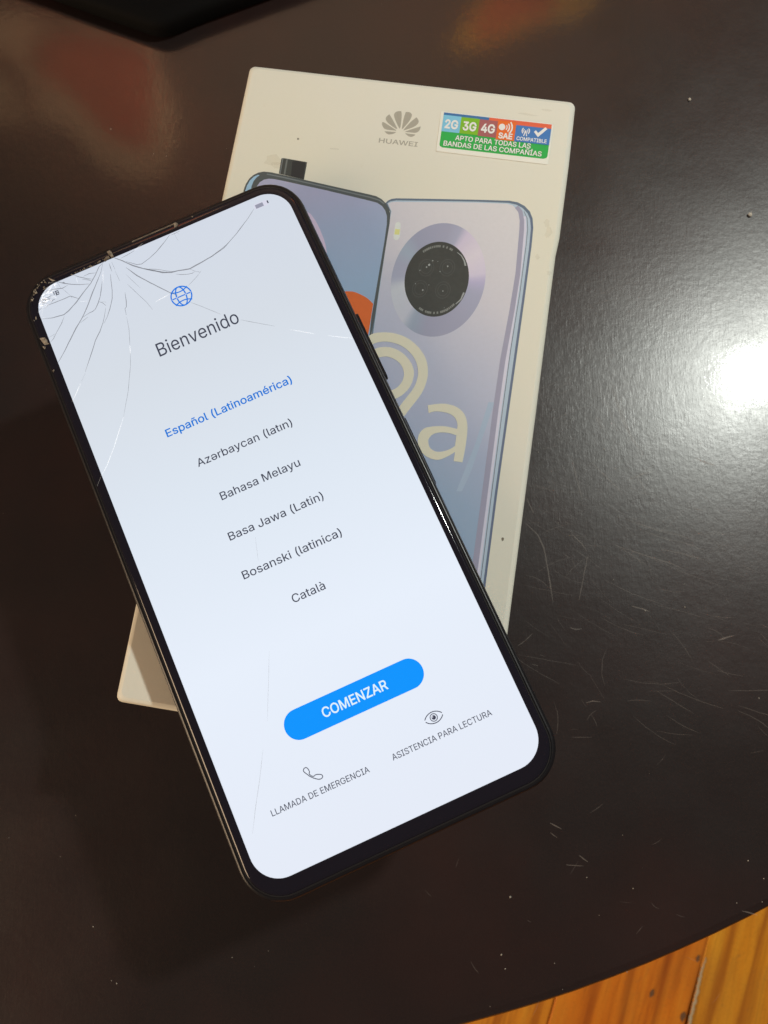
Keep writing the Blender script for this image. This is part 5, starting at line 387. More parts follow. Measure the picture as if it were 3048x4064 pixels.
1350,756,1307,822,1255,889,1195,949,1126,1007,1046,1063,966,1108,885,1141,799,1165,718,1181,641,1189,564,1190,496,1186,435,1179,379,1167,327,1150,279,1130,231,1105,181,1071,122,1027,
57,973,1,912,-46,842,-87,761,-119,678,-143,581,-159,477,-169,406,-237,396,-333,382,-401,373,-395,459,-385,587,-362,710,-324,820,-271,931,-209,1032,-130,1127,-37,1216,43,1286,
102,1332,153,1361,210,1385,285,1407,372,1425]],"nine_ring":[[534,1046,597,1048,669,1045,741,1034,813,1014,888,985,959,949,1028,904,1097,850,1156,795,1206,737,1250,675,1285,615,1312,559,1331,502,1343,442,1348,374,1345,300,1336,228,1322,159,
1301,88,1273,22,1237,-41,1193,-103,1145,-159,1093,-211,1034,-259,972,-298,904,-328,829,-350,755,-362,682,-366,607,-360,534,-346,460,-323,385,-289,315,-247,248,-195,183,-132,128,-62,
84,19,47,111,22,202,7,294,2,390,8,481,25,570,54,660,92,742,143,822,206,899,263,957,310,990,353,1006,396,1018,439,1031,483,1041],[559,787,612,789,665,785,718,773,775,754,835,728,888,698,935,663,979,622,1016,576,1047,524,1073,465,1090,406,1097,346,1095,283,1086,224,1069,168,1044,114,1017,67,988,27,
956,-8,923,-37,889,-60,853,-79,815,-93,775,-104,731,-112,685,-115,634,-113,577,-106,525,-94,477,-77,431,-55,389,-24,351,18,315,71,286,125,263,180,245,239,234,299,
230,364,233,434,242,498,260,556,285,612,311,657,334,690,359,714,393,735,442,756,502,776]],"letter_a":[[1811,-347,1880,-325,1982,-293,2078,-268,2159,-253,2239,-244,2318,-244,2402,-252,2490,-270,2569,-298,2641,-338,2709,-391,2764,-451,2807,-522,2841,-604,2866,-689,2883,-776,2893,-871,2899,-971,2903,-1083,
2904,-1207,2903,-1328,2898,-1459,2890,-1594,2884,-1686,2819,-1687,2727,-1689,2662,-1690,2662,-1620,2663,-1522,2663,-1452,2625,-1486,2568,-1535,2509,-1582,2448,-1625,2382,-1668,2320,-1699,2264,-1715,2210,-1721,2151,-1717,
2081,-1704,2003,-1681,1934,-1649,1873,-1605,1817,-1550,1773,-1495,1742,-1441,1720,-1383,1706,-1326,1697,-1268,1695,-1206,1704,-1147,1726,-1085,1759,-1022,1799,-972,1845,-938,1900,-914,1961,-894,2034,-873,2118,-855,
2196,-841,2265,-833,2333,-829,2402,-829,2484,-835,2571,-846,2630,-853,2631,-821,2630,-774,2622,-725,2603,-675,2574,-620,2539,-574,2496,-539,2445,-509,2388,-488,2321,-474,2245,-467,2176,-465,2115,-466,
2057,-471,2005,-482,1952,-502,1902,-528,1868,-546,1851,-488,1828,-405],[1967,-1288,1978,-1331,1995,-1381,2021,-1423,2058,-1457,2104,-1485,2154,-1503,2207,-1509,2266,-1505,2325,-1492,2390,-1469,2459,-1437,2518,-1403,2568,-1365,2612,-1323,2641,-1295,2640,-1215,2637,-1101,2636,-1021,2582,-1010,
2502,-995,2425,-987,2355,-988,2284,-995,2220,-1007,2160,-1025,2104,-1048,2057,-1077,2020,-1114,1990,-1159,1971,-1198,1961,-1228,1961,-1256]],"logo":[[-481,7154,-386,7159,-252,7166,-158,7171,-169,7158,-186,7140,-205,7124,-226,7111,-249,7099,-273,7090,-299,7082,-328,7075,-354,7074,-377,7079,-401,7088,-422,7101,-444,7118,-466,7140],[-582,7417,-575,7420,-564,7424,-546,7422,-525,7413,-495,7399,-447,7373,-357,7327,-245,7267,-166,7226,-168,7221,-171,7214,-173,7210,-240,7209,-335,7208,-412,7209,-452,7214,-477,7222,-498,7234,-520,7252,
-539,7275,-554,7298,-566,7321,-576,7345,-582,7366,-584,7386,-583,7405],[-430,7678,-420,7668,-404,7651,-385,7627,-364,7599,-337,7563,-303,7515,-251,7438,-190,7344,-147,7279,-154,7274,-165,7266,-172,7261,-209,7281,-263,7311,-313,7340,-354,7365,-393,7392,-426,7417,-452,7442,
-473,7468,-488,7491,-499,7511,-505,7531,-507,7550,-504,7571,-496,7593,-485,7615,-467,7638,-445,7662],[-120,7816,-111,7786,-98,7740,-87,7676,-79,7580,-72,7462,-69,7371,-72,7323,-79,7297,-83,7283,-89,7288,-99,7299,-117,7324,-150,7375,-192,7443,-228,7504,-254,7555,-276,7601,-290,7640,-298,7668,
-300,7690,-297,7711,-289,7733,-276,7754,-260,7772,-243,7786,-223,7797,-201,7806,-173,7811,-141,7814],[6,7807,-2,7758,-14,7685,-22,7603,-25,7498,-26,7378,-26,7295,-21,7288,-13,7281,6,7299,44,7362,96,7453,136,7531,158,7586,171,7632,179,7670,184,7699,185,7722,182,7742,175,7760,
165,7776,151,7789,135,7800,115,7808,93,7813,63,7813,29,7809],[315,7682,326,7673,342,7660,357,7641,374,7617,391,7586,398,7555,393,7523,379,7490,358,7457,332,7426,298,7395,253,7362,183,7322,99,7278,41,7248,34,7247,26,7249,33,7272,64,7332,
111,7415,160,7493,214,7565,274,7635],[472,7426,472,7403,471,7370,467,7339,459,7312,447,7285,432,7263,415,7245,393,7230,366,7219,333,7213,294,7210,249,7209,187,7207,115,7206,66,7205,93,7223,134,7249,192,7283,283,7330,
395,7387],[81,7166,164,7165,282,7164,365,7163,359,7151,350,7134,335,7118,314,7102,287,7086,259,7078,232,7078,203,7085,174,7097,141,7119,105,7147]],"huawei":[[-585,6797,-586,6938,-553,6938,-553,6880,-462,6880,-463,6939,-430,6939,-429,6798,-462,6797,-462,6859,-553,6858,-552,6797],[-315,6796,-337,6798,-356,6803,-372,6810,-384,6821,-391,6833,-394,6847,-394,6939,-362,6939,-361,6849,-359,6840,-355,6833,-349,6827,-340,6822,-329,6819,-315,6818,-302,6820,-291,6823,-282,6827,-276,6833,
-272,6841,-270,6849,-271,6940,-238,6940,-237,6848,-240,6834,-247,6822,-259,6811,-274,6803,-293,6798],[-219,6799,-148,6941,-114,6941,-41,6800,-76,6800,-117,6882,-121,6890,-126,6901,-132,6913,-140,6933,-123,6933,-131,6913,-137,6900,-141,6890,-145,6882,-184,6799],[-183,6837,-183,6858,-78,6859,-78,6838],[13,6801,-42,6942,-8,6942,23,6857,26,6850,28,6843,30,6836,32,6829,34,6822,37,6811,24,6811,27,6822,28,6829,31,6836,33,6843,35,6850,37,6857,68,6942,102,6943,134,6857,
137,6851,139,6844,141,6837,144,6830,146,6823,149,6812,135,6812,138,6823,140,6830,142,6837,144,6844,148,6857,178,6943,212,6943,159,6802,125,6801,91,6889,87,6898,84,6907,81,6918,
77,6933,93,6933,90,6918,87,6908,84,6899,81,6889,48,6801],[232,6802,231,6943,355,6944,356,6923,264,6922,264,6884,350,6885,350,6864,264,6863,264,6824,357,6824,357,6803],[376,6803,376,6825,408,6825,408,6923,375,6923,375,6944,473,6945,473,6923,441,6923,441,6825,473,6825,474,6804]],"sticker":[[957,7930,997,7944,3967,7944,4009,7903,3992,6746,3953,6724,1010,6733,986,6768]],"st_green":[[1049,7385,3961,7395,3958,6959,3934,6907,3857,6876,1146,6862,1072,6893,1056,6945]],"st_bluestripe":[[1039,7913,2274,7915,2275,7810,1041,7807]],"st_redstripe":[[2274,7915,3964,7918,3963,7771,2275,7767]],"st_2g":[[1041,7839,1527,7840,1533,7340,1049,7338]],"st_3g":[[1527,7834,2026,7835,2030,7341,1533,7340]],"st_4g":[[2026,7830,2523,7831,2526,7327,2030,7326]],"st_sae":[[2523,7863,3019,7864,3020,7288,2526,7286]],"st_comp":[[3019,7780,3963,7782,3960,7291,3020,7288]],"t_2g":[[1113,7434,1113,7477,1182,7570,1192,7583,1199,7595,1205,7605,1209,7613,1211,7621,1211,7629,1211,7637,1208,7644,1205,7649,1200,7653,1193,7656,1186,7657,1178,7656,1172,7653,1167,7648,1163,7642,1161,7634,
1159,7610,1112,7610,1115,7649,1122,7671,1134,7689,1149,7702,1167,7711,1186,7714,1205,7711,1223,7703,1237,7690,1249,7673,1256,7652,1258,7630,1257,7614,1254,7598,1247,7582,1239,7566,1227,7547,1211,7526,
1170,7472,1170,7491,1262,7491,1262,7434],[1379,7431,1365,7432,1351,7436,1338,7441,1326,7449,1316,7459,1306,7470,1298,7484,1291,7499,1286,7515,1282,7533,1279,7552,1278,7572,1279,7593,1281,7612,1285,7630,1291,7646,1297,7661,1305,7675,1315,7686,
1325,7696,1337,7704,1350,7710,1363,7713,1376,7714,1393,7713,1409,7708,1424,7700,1437,7689,1448,7675,1458,7659,1465,7641,1473,7604,1424,7604,1418,7624,1414,7632,1410,7639,1405,7645,1399,7650,1392,7653,
1385,7655,1377,7656,1363,7653,1351,7647,1341,7635,1333,7620,1328,7599,1326,7572,1328,7546,1334,7526,1342,7510,1352,7499,1364,7492,1379,7490,1391,7492,1402,7497,1411,7505,1417,7516,1422,7531,1425,7565,
1446,7546,1372,7531,1372,7588,1471,7588,1471,7546,1468,7515,1459,7486,1445,7463,1426,7446,1404,7435]],"t_3g":[[1681,7432,1661,7435,1643,7441,1627,7453,1614,7469,1605,7489,1599,7529,1648,7529,1652,7508,1655,7502,1659,7497,1665,7493,1672,7490,1681,7489,1690,7490,1698,7493,1704,7498,1708,7504,1711,7511,1712,7521,
1711,7530,1708,7538,1704,7545,1697,7550,1688,7554,1674,7556,1645,7556,1645,7601,1696,7673,1696,7655,1611,7655,1611,7711,1752,7712,1752,7669,1672,7566,1666,7605,1700,7605,1720,7598,1737,7584,1750,7566,
1758,7545,1760,7521,1758,7496,1750,7475,1737,7457,1721,7443,1702,7435],[1876,7433,1862,7434,1848,7437,1836,7443,1824,7451,1813,7460,1803,7472,1795,7485,1788,7500,1783,7517,1779,7535,1776,7554,1776,7574,1776,7594,1778,7613,1782,7631,1788,7648,1794,7663,1803,7676,1812,7688,
1823,7698,1834,7706,1847,7711,1860,7715,1874,7716,1891,7714,1907,7709,1922,7701,1935,7690,1946,7677,1955,7661,1962,7643,1970,7606,1922,7606,1915,7625,1912,7634,1907,7641,1902,7647,1896,7651,1890,7655,
1882,7657,1874,7657,1861,7655,1849,7648,1838,7637,1830,7621,1825,7600,1823,7574,1825,7548,1831,7527,1839,7512,1849,7500,1862,7494,1876,7491,1889,7493,1900,7498,1908,7507,1915,7518,1919,7532,1922,7566,
1944,7547,1870,7533,1869,7590,1968,7590,1968,7547,1966,7516,1957,7488,1942,7465,1923,7447,1901,7437]],"t_4g":[[2096,7488,2096,7532,2182,7713,2234,7713,2147,7528,2147,7545,2267,7546,2267,7489],[2192,7437,2192,7511,2191,7523,2191,7621,2239,7621,2239,7438],[2377,7435,2362,7436,2348,7439,2335,7444,2323,7452,2312,7462,2303,7474,2294,7487,2287,7502,2282,7518,2278,7536,2275,7555,2275,7575,2275,7596,2277,7615,2281,7633,2287,7649,2294,7665,2302,7678,2312,7690,
2322,7699,2334,7707,2347,7713,2360,7716,2374,7717,2391,7716,2408,7711,2423,7703,2436,7692,2448,7678,2457,7662,2464,7644,2472,7607,2423,7607,2416,7627,2413,7635,2408,7642,2403,7648,2397,7653,2391,7656,
2383,7658,2375,7659,2361,7657,2349,7650,2338,7639,2330,7623,2325,7602,2323,7576,2325,7550,2331,7529,2339,7513,2350,7502,2362,7495,2377,7493,2390,7495,2401,7500,2409,7508,2416,7520,2420,7534,2423,7568,
2445,7549,2370,7535,2370,7591,2470,7591,2470,7549,2468,7518,2458,7490,2444,7466,2425,7449,2402,7438]],"t_sae":[[2647,7321,2631,7323,2616,7327,2604,7335,2595,7346,2588,7360,2584,7384,2620,7385,2623,7370,2625,7366,2629,7363,2634,7360,2640,7358,2647,7358,2655,7358,2661,7360,2667,7364,2670,7367,2672,7372,2673,7376,
2672,7380,2671,7383,2668,7385,2664,7388,2658,7391,2651,7393,2633,7398,2616,7405,2602,7416,2592,7430,2589,7448,2591,7464,2597,7477,2607,7488,2619,7496,2632,7501,2647,7502,2663,7501,2676,7496,2688,7488,
2697,7478,2703,7465,2707,7441,2673,7441,2668,7456,2664,7461,2657,7464,2647,7466,2640,7465,2634,7463,2630,7460,2627,7457,2625,7453,2624,7449,2625,7446,2627,7443,2630,7440,2635,7437,2640,7435,2646,7433,
2661,7429,2667,7426,2675,7423,2683,7420,2690,7414,2697,7408,2703,7399,2707,7388,2708,7376,2706,7361,2701,7348,2691,7337,2679,7328,2664,7323],[2703,7324,2761,7500,2794,7501,2854,7325,2817,7324,2784,7424,2781,7434,2777,7446,2773,7461,2764,7491,2791,7491,2783,7461,2779,7446,2775,7434,2772,7424,2741,7324],[2733,7368,2733,7404,2824,7405,2824,7368],[2855,7325,2855,7501,2961,7501,2961,7465,2890,7465,2890,7432,2956,7432,2956,7396,2890,7396,2891,7361,2962,7361,2962,7325]],"t_comp":[[3121,7330,3115,7331,3109,7332,3104,7334,3099,7337,3094,7341,3090,7346,3086,7351,3083,7357,3081,7364,3079,7371,3078,7379,3078,7387,3078,7395,3079,7403,3081,7411,3083,7417,3086,7423,3090,7429,3094,7433,
3098,7437,3104,7441,3109,7443,3115,7444,3121,7445,3128,7444,3135,7442,3141,7439,3146,7435,3151,7429,3155,7423,3158,7416,3161,7404,3144,7404,3142,7411,3140,7415,3138,7418,3135,7421,3132,7423,3129,7424,
3125,7425,3121,7426,3114,7424,3107,7421,3102,7416,3098,7408,3096,7399,3095,7387,3096,7376,3098,7366,3102,7359,3108,7353,3114,7350,3121,7349,3125,7349,3129,7350,3132,7352,3135,7354,3138,7357,3140,7360,
3142,7364,3144,7371,3161,7371,3159,7359,3156,7352,3152,7346,3147,7340,3141,7336,3135,7333,3128,7331],[3212,7330,3206,7331,3200,7332,3195,7334,3189,7337,3185,7341,3181,7346,3177,7351,3174,7357,3172,7364,3170,7371,3169,7379,3168,7387,3169,7396,3170,7404,3171,7411,3174,7418,3177,7424,3180,7429,3184,7434,
3189,7438,3194,7441,3200,7443,3205,7444,3211,7445,3217,7444,3223,7443,3228,7441,3234,7438,3238,7434,3242,7429,3246,7424,3249,7418,3251,7411,3253,7404,3254,7396,3254,7388,3254,7379,3253,7372,3251,7364,
3249,7358,3246,7352,3243,7346,3238,7341,3234,7338,3229,7334,3223,7332,3218,7331],[3212,7349,3219,7350,3225,7354,3230,7359,3234,7366,3237,7376,3238,7388,3237,7399,3234,7409,3230,7416,3224,7422,3218,7425,3211,7426,3204,7425,3198,7422,3193,7416,3189,7409,3186,7399,3185,7387,3186,7376,
3189,7366,3193,7359,3198,7354,3205,7350],[3267,7332,3266,7444,3287,7444,3311,7375,3312,7373,3313,7369,3315,7362,3316,7358,3317,7354,3318,7350,3320,7342,3310,7342,3313,7354,3315,7362,3316,7366,3317,7369,3318,7373,3319,7375,3341,7444,3362,7444,
3363,7332,3346,7332,3345,7396,3345,7403,3346,7407,3346,7412,3346,7421,3346,7433,3354,7433,3351,7424,3350,7419,3347,7409,3346,7405,3344,7401,3343,7397,3342,7394,3322,7332,3308,7332,3286,7394,3285,7397,
3284,7401,3282,7409,3280,7414,3279,7418,3277,7424,3275,7433,3282,7433,3283,7421,3283,7412,3283,7403,3283,7399,3283,7395,3283,7332],[3378,7332,3378,7444,3412,7444,3422,7443,3431,7439,3437,7434,3442,7426,3445,7417,3446,7408,3445,7398,3442,7389,3437,7382,3431,7376,3422,7372,3412,7371,3387,7371,3387,7389,3412,7389,3417,7390,3422,7392,
3425,7394,3427,7398,3428,7402,3429,7408,3428,7413,3427,7417,3425,7421,3422,7423,3417,7425,3411,7426,3395,7426,3396,7332],[3448,7333,3483,7444,3500,7445,3536,7333,3518,7333,3498,7398,3496,7404,3493,7412,3491,7422,3487,7438,3496,7438,3492,7422,3490,7412,3488,7404,3486,7398,3467,7333],[3466,7362,3466,7380,3518,7381,3518,7362],[3537,7426,3537,7445,3611,7445,3611,7427,3583,7426,3583,7333,3566,7333,3566,7426],[3617,7333,3617,7352,3632,7352,3632,7427,3617,7427,3617,7445,3665,7445,3665,7427,3649,7427,3650,7352,3665,7352,3665,7333],[3676,7333,3675,7445,3710,7445,3719,7444,3727,7441,3733,7436,3738,7430,3740,7422,3741,7414,3741,7407,3739,7402,3736,7397,3733,7393,3729,7391,3726,7390,3726,7394,3729,7393,3734,7390,3738,7386,3742,7381,
3744,7373,3745,7365,3744,7357,3741,7349,3737,7343,3730,7338,3722,7335,3712,7334],[3693,7352,3711,7352,3719,7353,3724,7356,3727,7360,3728,7365,3727,7369,3726,7373,3724,7376,3721,7379,3717,7381,3712,7381,3693,7381],[3693,7399,3710,7399,3714,7400,3717,7401,3720,7403,3723,7406,3724,7410,3724,7414,3723,7419,3721,7423,3717,7426,3710,7427,3692,7427],[3757,7334,3756,7445,3773,7445,3774,7352,3816,7352,3816,7334],[3826,7334,3826,7446,3887,7446,3887,7428,3843,7427,3843,7400,3884,7400,3884,7381,3843,7381,3844,7352,3888,7353,3888,7334]],"t_l1":[[1449,7115,1498,7266,1522,7266,1573,7116,1547,7115,1519,7203,1516,7211,1513,7222,1509,7235,1503,7257,1517,7258,1511,7235,1508,7222,1504,7211,1502,7203,1475,7115],[1474,7155,1474,7179,1548,7180,1548,7155],[1583,7116,1582,7266,1631,7267,1645,7265,1657,7260,1667,7252,1673,7242,1677,7230,1679,7217,1678,7204,1674,7192,1667,7182,1658,7174,1646,7169,1631,7168,1595,7167,1595,7192,1630,7192,1638,7193,1645,7196,
1649,7199,1652,7204,1654,7210,1654,7217,1654,7224,1652,7230,1649,7235,1644,7239,1638,7241,1630,7242,1607,7242,1607,7116],[1688,7242,1688,7267,1793,7267,1793,7242,1753,7242,1753,7116,1729,7116,1728,7242],[1865,7115,1857,7115,1849,7117,1841,7120,1834,7124,1827,7129,1821,7136,1816,7143,1812,7151,1808,7160,1806,7170,1804,7181,1804,7192,1804,7203,1805,7214,1808,7223,1811,7233,1816,7241,1821,7248,1827,7254,
1833,7260,1840,7264,1848,7267,1856,7269,1865,7269,1873,7269,1881,7267,1889,7264,1896,7260,1903,7255,1909,7248,1914,7241,1918,7233,1922,7224,1924,7214,1926,7204,1926,7192,1926,7181,1924,7170,1922,7161,
1919,7152,1914,7143,1909,7136,1904,7130,1897,7124,1890,7120,1882,7117,1874,7115],[1865,7140,1875,7142,1884,7146,1891,7153,1897,7163,1901,7176,1902,7192,1901,7208,1897,7221,1891,7231,1884,7238,1875,7242,1865,7244,1855,7242,1846,7238,1839,7231,1833,7221,1829,7208,1828,7192,1829,7176,
1833,7163,1839,7153,1846,7146,1855,7142],[1991,7117,1991,7268,2039,7268,2054,7267,2066,7262,2075,7254,2082,7244,2086,7232,2087,7219,2086,7206,2082,7194,2076,7184,2066,7176,2054,7171,2040,7169,2004,7169,2004,7194,2039,7194,2047,7195,2053,7197,
2058,7201,2061,7206,2062,7212,2063,7219,2062,7226,2061,7232,2057,7237,2053,7240,2047,7243,2038,7243,2015,7243,2016,7117],[2091,7118,2140,7269,2165,7269,2216,7118,2190,7118,2161,7205,2159,7214,2155,7225,2152,7238,2146,7260,2160,7260,2154,7238,2150,7224,2147,7214,2145,7205,2117,7118],[2116,7157,2116,7182,2190,7182,2190,7158],[2225,7118,2225,7269,2274,7269,2288,7268,2300,7263,2309,7256,2316,7246,2320,7234,2322,7221,2320,7208,2316,7197,2310,7187,2300,7180,2288,7175,2274,7174,2234,7173,2234,7198,2273,7198,2281,7199,2288,7201,
2292,7205,2295,7209,2297,7214,2297,7221,2296,7228,2295,7234,2292,7238,2287,7241,2281,7244,2273,7244,2249,7244,2250,7118],[2301,7119,2265,7191,2293,7191,2329,7119],[2326,7119,2375,7270,2400,7270,2451,7119,2425,7119,2396,7206,2394,7215,2390,7226,2387,7239,2381,7261,2395,7261,2389,7239,2385,7225,2382,7215,2380,7206,2352,7119],[2352,7158,2351,7183,2425,7183,2425,7159],[2500,7245,2500,7270,2606,7271,2606,7246,2565,7246,2566,7120,2542,7120,2541,7246],[2678,7118,2669,7119,2661,7121,2654,7124,2646,7128,2640,7133,2634,7139,2629,7146,2624,7155,2621,7164,2618,7173,2617,7184,2616,7195,2617,7206,2618,7217,2621,7227,2624,7236,2628,7244,2633,7251,2639,7258,
2646,7263,2653,7267,2661,7270,2669,7272,2677,7273,2686,7272,2694,7271,2702,7268,2709,7263,2716,7258,2722,7252,2727,7245,2731,7236,2735,7227,2737,7218,2738,7207,2739,7196,2739,7184,2737,7174,2735,7164,
2731,7155,2727,7147,2722,7140,2716,7133,2710,7128,2702,7124,2695,7121,2687,7119],[2678,7144,2688,7145,2697,7150,2704,7157,2710,7167,2714,7180,2715,7196,2714,7212,2710,7224,2704,7234,2696,7242,2687,7246,2678,7247,2668,7246,2659,7241,2651,7234,2645,7224,2642,7211,2640,7195,2642,7180,
2646,7167,2652,7157,2659,7150,2668,7145],[2801,7121,2766,7121,2766,7145,2800,7145,2813,7147,2824,7152,2832,7159,2838,7169,2841,7181,2842,7197,2841,7211,2837,7224,2832,7234,2824,7241,2814,7245,2801,7247,2764,7246,2764,7271,2802,7271,2811,7271,
2820,7269,2829,7266,2836,7262,2849,7251,2858,7237,2862,7228,2864,7218,2866,7208,2866,7197,2866,7185,2864,7175,2862,7165,2859,7156,2854,7148,2849,7141,2843,7135,2836,7130,2828,7126,2820,7123,2811,7121],[2780,7271,2781,7121,2757,7121,2756,7271],[2871,7121,2920,7272,2945,7272,2996,7122,2970,7121,2941,7209,2938,7217,2935,7228,2931,7241,2925,7263,2939,7264,2934,7241,2930,7228,2927,7217,2924,7209,2897,7121],[2896,7161,2896,7185,2970,7186,2970,7161],[3051,7119,3037,7121,3025,7125,3015,7131,3007,7140,3002,7151,2999,7169,3024,7169,3026,7158,3028,7153,3032,7150,3038,7147,3044,7145,3051,7144,3058,7145,3065,7147,3070,7150,3074,7155,3076,7160,3077,7165,
3077,7170,3075,7173,3072,7176,3067,7179,3061,7182,3055,7184,3039,7189,3024,7195,3013,7203,3005,7215,3003,7230,3004,7242,3009,7253,3017,7262,3027,7269,3038,7273,3051,7274,3064,7273,3075,7269,3085,7263,
3092,7254,3097,7244,3100,7227,3076,7227,3073,7239,3068,7244,3060,7248,3050,7250,3043,7249,3037,7247,3033,7244,3029,7240,3027,7236,3027,7231,3028,7226,3030,7222,3033,7219,3038,7216,3043,7214,3049,7212,
3062,7208,3068,7206,3074,7204,3081,7201,3087,7196,3093,7191,3097,7184,3100,7175,3101,7165,3100,7153,3095,7142,3088,7132,3078,7125,3065,7121],[3166,7122,3165,7273,3190,7273,3190,7147,3250,7147,3250,7123],[3252,7123,3302,7274,3326,7274,3377,7123,3351,7123,3323,7210,3320,7219,3317,7230,3313,7243,3307,7265,3321,7265,3315,7243,3311,7229,3308,7219,3306,7210,3279,7123],[3278,7162,3278,7187,3352,7187,3352,7163],[3432,7121,3418,7122,3406,7126,3396,7133,3388,7142,3383,7153,3380,7170,3405,7170,3407,7160,3410,7155,3414,7151,3419,7148,3425,7147,3432,7146,3440,7147,3446,7149,3452,7152,3456,7156,3458,7161,3459,7167,
3458,7171,3456,7175,3453,7178,3448,7181,3443,7183,3436,7186,3421,7190,3406,7196,3394,7205,3387,7217,3384,7231,3386,7244,3391,7255,3398,7264,3408,7271,3420,7275,3432,7276,3445,7275,3457,7271,3466,7264,
3474,7256,3479,7245,3481,7229,3458,7229,3454,7240,3449,7246,3442,7250,3432,7251,3425,7250,3419,7248,3414,7245,3411,7242,3409,7237,3408,7232,3409,7228,3411,7224,3415,7220,3420,7218,3425,7216,3430,7214,
3443,7210,3449,7208,3456,7206,3462,7202,3468,7198,3474,7192,3479,7185,3482,7177,3483,7167,3481,7154,3477,7143,3469,7134,3459,7127,3447,7122]],"t_l2":[[1159,6915,1159,7066,1211,7066,1224,7065,1236,7061,1245,7054,1251,7046,1255,7036,1257,7025,1256,7015,1253,7007,1249,7001,1244,6996,1238,6993,1235,6991,1235,6997,1238,6996,1246,6992,1252,6987,1258,6979,
1261,6970,1262,6958,1261,6947,1257,6937,1250,6928,1241,6921,1228,6917,1213,6916],[1185,6940,1212,6940,1225,6942,1232,6946,1236,6951,1237,6958,1236,6964,1234,6969,1231,6973,1226,6977,1220,6979,1213,6980,1184,6980],[1184,7004,1210,7004,1216,7005,1222,7007,1226,7010,1229,7014,1231,7018,1232,7024,1230,7031,1227,7036,1220,7040,1210,7042,1184,7041],[1267,6916,1318,7067,1344,7067,1397,6917,1370,6916,1340,7004,1337,7012,1334,7023,1330,7036,1323,7058,1338,7058,1332,7036,1328,7023,1325,7012,1322,7004,1294,6916],[1293,6956,1293,6980,1370,6981,1370,6956],[1407,6917,1406,7067,1433,7067,1490,6975,1492,6971,1495,6966,1498,6960,1502,6953,1505,6946,1511,6933,1499,6931,1498,6944,1497,6951,1497,6959,1497,6965,1496,6976,1496,7068,1522,7068,1522,6917,1495,6917,
1445,7000,1442,7005,1438,7011,1435,7018,1430,7025,1416,7051,1430,7053,1431,7028,1432,7020,1432,7013,1432,7007,1432,7002,1433,6917],[1592,6917,1555,6917,1555,6942,1590,6942,1605,6944,1616,6948,1624,6956,1630,6966,1634,6978,1635,6993,1634,7008,1630,7021,1624,7030,1616,7037,1605,7042,1592,7043,1554,7043,1554,7068,1593,7068,1603,7068,
1612,7066,1621,7063,1629,7059,1642,7048,1652,7033,1655,7024,1658,7015,1660,7004,1660,6993,1660,6982,1658,6972,1656,6962,1652,6953,1648,6945,1642,6938,1636,6932,1629,6927,1621,6923,1612,6920,1602,6918],[1570,7068,1571,6917,1546,6917,1545,7068],[1665,6918,1717,7069,1742,7069,1796,6918,1769,6918,1739,7005,1736,7014,1732,7025,1728,7038,1722,7060,1737,7060,1731,7038,1727,7025,1724,7014,1721,7005,1692,6918],[1692,6958,1691,6982,1769,6983,1769,6958],[1853,6916,1839,6917,1826,6921,1815,6928,1807,6937,1802,6948,1799,6965,1825,6966,1827,6955,1830,6950,1834,6947,1839,6944,1846,6942,1853,6941,1861,6942,1868,6944,1874,6947,1878,6952,1880,6957,1881,6962,
1880,6967,1878,6970,1875,6973,1870,6976,1864,6979,1857,6981,1841,6986,1825,6992,1813,7000,1806,7012,1803,7027,1805,7039,1810,7050,1818,7059,1828,7066,1840,7070,1853,7071,1867,7070,1879,7066,1889,7060,
1897,7051,1902,7041,1905,7024,1880,7024,1876,7036,1871,7041,1863,7045,1853,7046,1846,7046,1839,7044,1834,7041,1831,7037,1829,7033,1828,7028,1829,7023,1831,7019,1835,7016,1840,7013,1846,7011,1851,7009,
1865,7005,1871,7003,1878,7001,1885,6998,1891,6993,1897,6988,1902,6981,1905,6972,1906,6962,1905,6950,1900,6939,1892,6929,1881,6922,1868,6918],[2020,6920,1983,6919,1983,6944,2018,6944,2033,6946,2044,6950,2052,6958,2058,6968,2062,6980,2063,6995,2062,7010,2058,7023,2052,7032,2044,7040,2033,7044,2020,7045,1982,7045,1982,7070,2021,7070,2031,7070,
2040,7068,2049,7065,2057,7061,2070,7050,2080,7035,2083,7026,2086,7017,2087,7007,2088,6995,2088,6984,2086,6974,2084,6964,2080,6955,2076,6947,2070,6940,2064,6934,2057,6929,2049,6925,2040,6922,2030,6920],[1998,7070,1999,6919,1974,6919,1973,7070],[2107,6920,2106,7071,2197,7071,2197,7046,2132,7046,2132,7009,2193,7009,2193,6984,2132,6984,2132,6945,2198,6945,2198,6920],[2267,6921,2266,7071,2292,7072,2293,6946,2355,6946,2355,6921],[2358,6921,2409,7072,2435,7072,2488,6922,2461,6922,2431,7009,2428,7018,2425,7028,2421,7042,2415,7064,2429,7064,2423,7041,2419,7028,2416,7017,2414,7009,2385,6921],[2384,6961,2384,6986,2461,6986,2461,6961],[2546,6920,2531,6921,2519,6925,2508,6931,2500,6940,2495,6951,2491,6969,2517,6969,2520,6959,2522,6954,2527,6950,2532,6947,2538,6945,2546,6945,2554,6945,2561,6948,2566,6951,2570,6955,2573,6960,2574,6965,
2573,6970,2571,6974,2568,6977,2563,6980,2557,6982,2550,6984,2534,6989,2518,6995,2506,7004,2498,7015,2495,7030,2497,7043,2502,7054,2510,7063,2520,7069,2533,7073,2546,7075,2559,7073,2571,7069,2581,7063,
2589,7054,2594,7044,2597,7028,2572,7028,2569,7039,2563,7045,2556,7049,2545,7050,2538,7049,2532,7047,2527,7044,2524,7040,2521,7036,2521,7031,2522,7026,2524,7022,2528,7019,2533,7016,2538,7014,2544,7013,
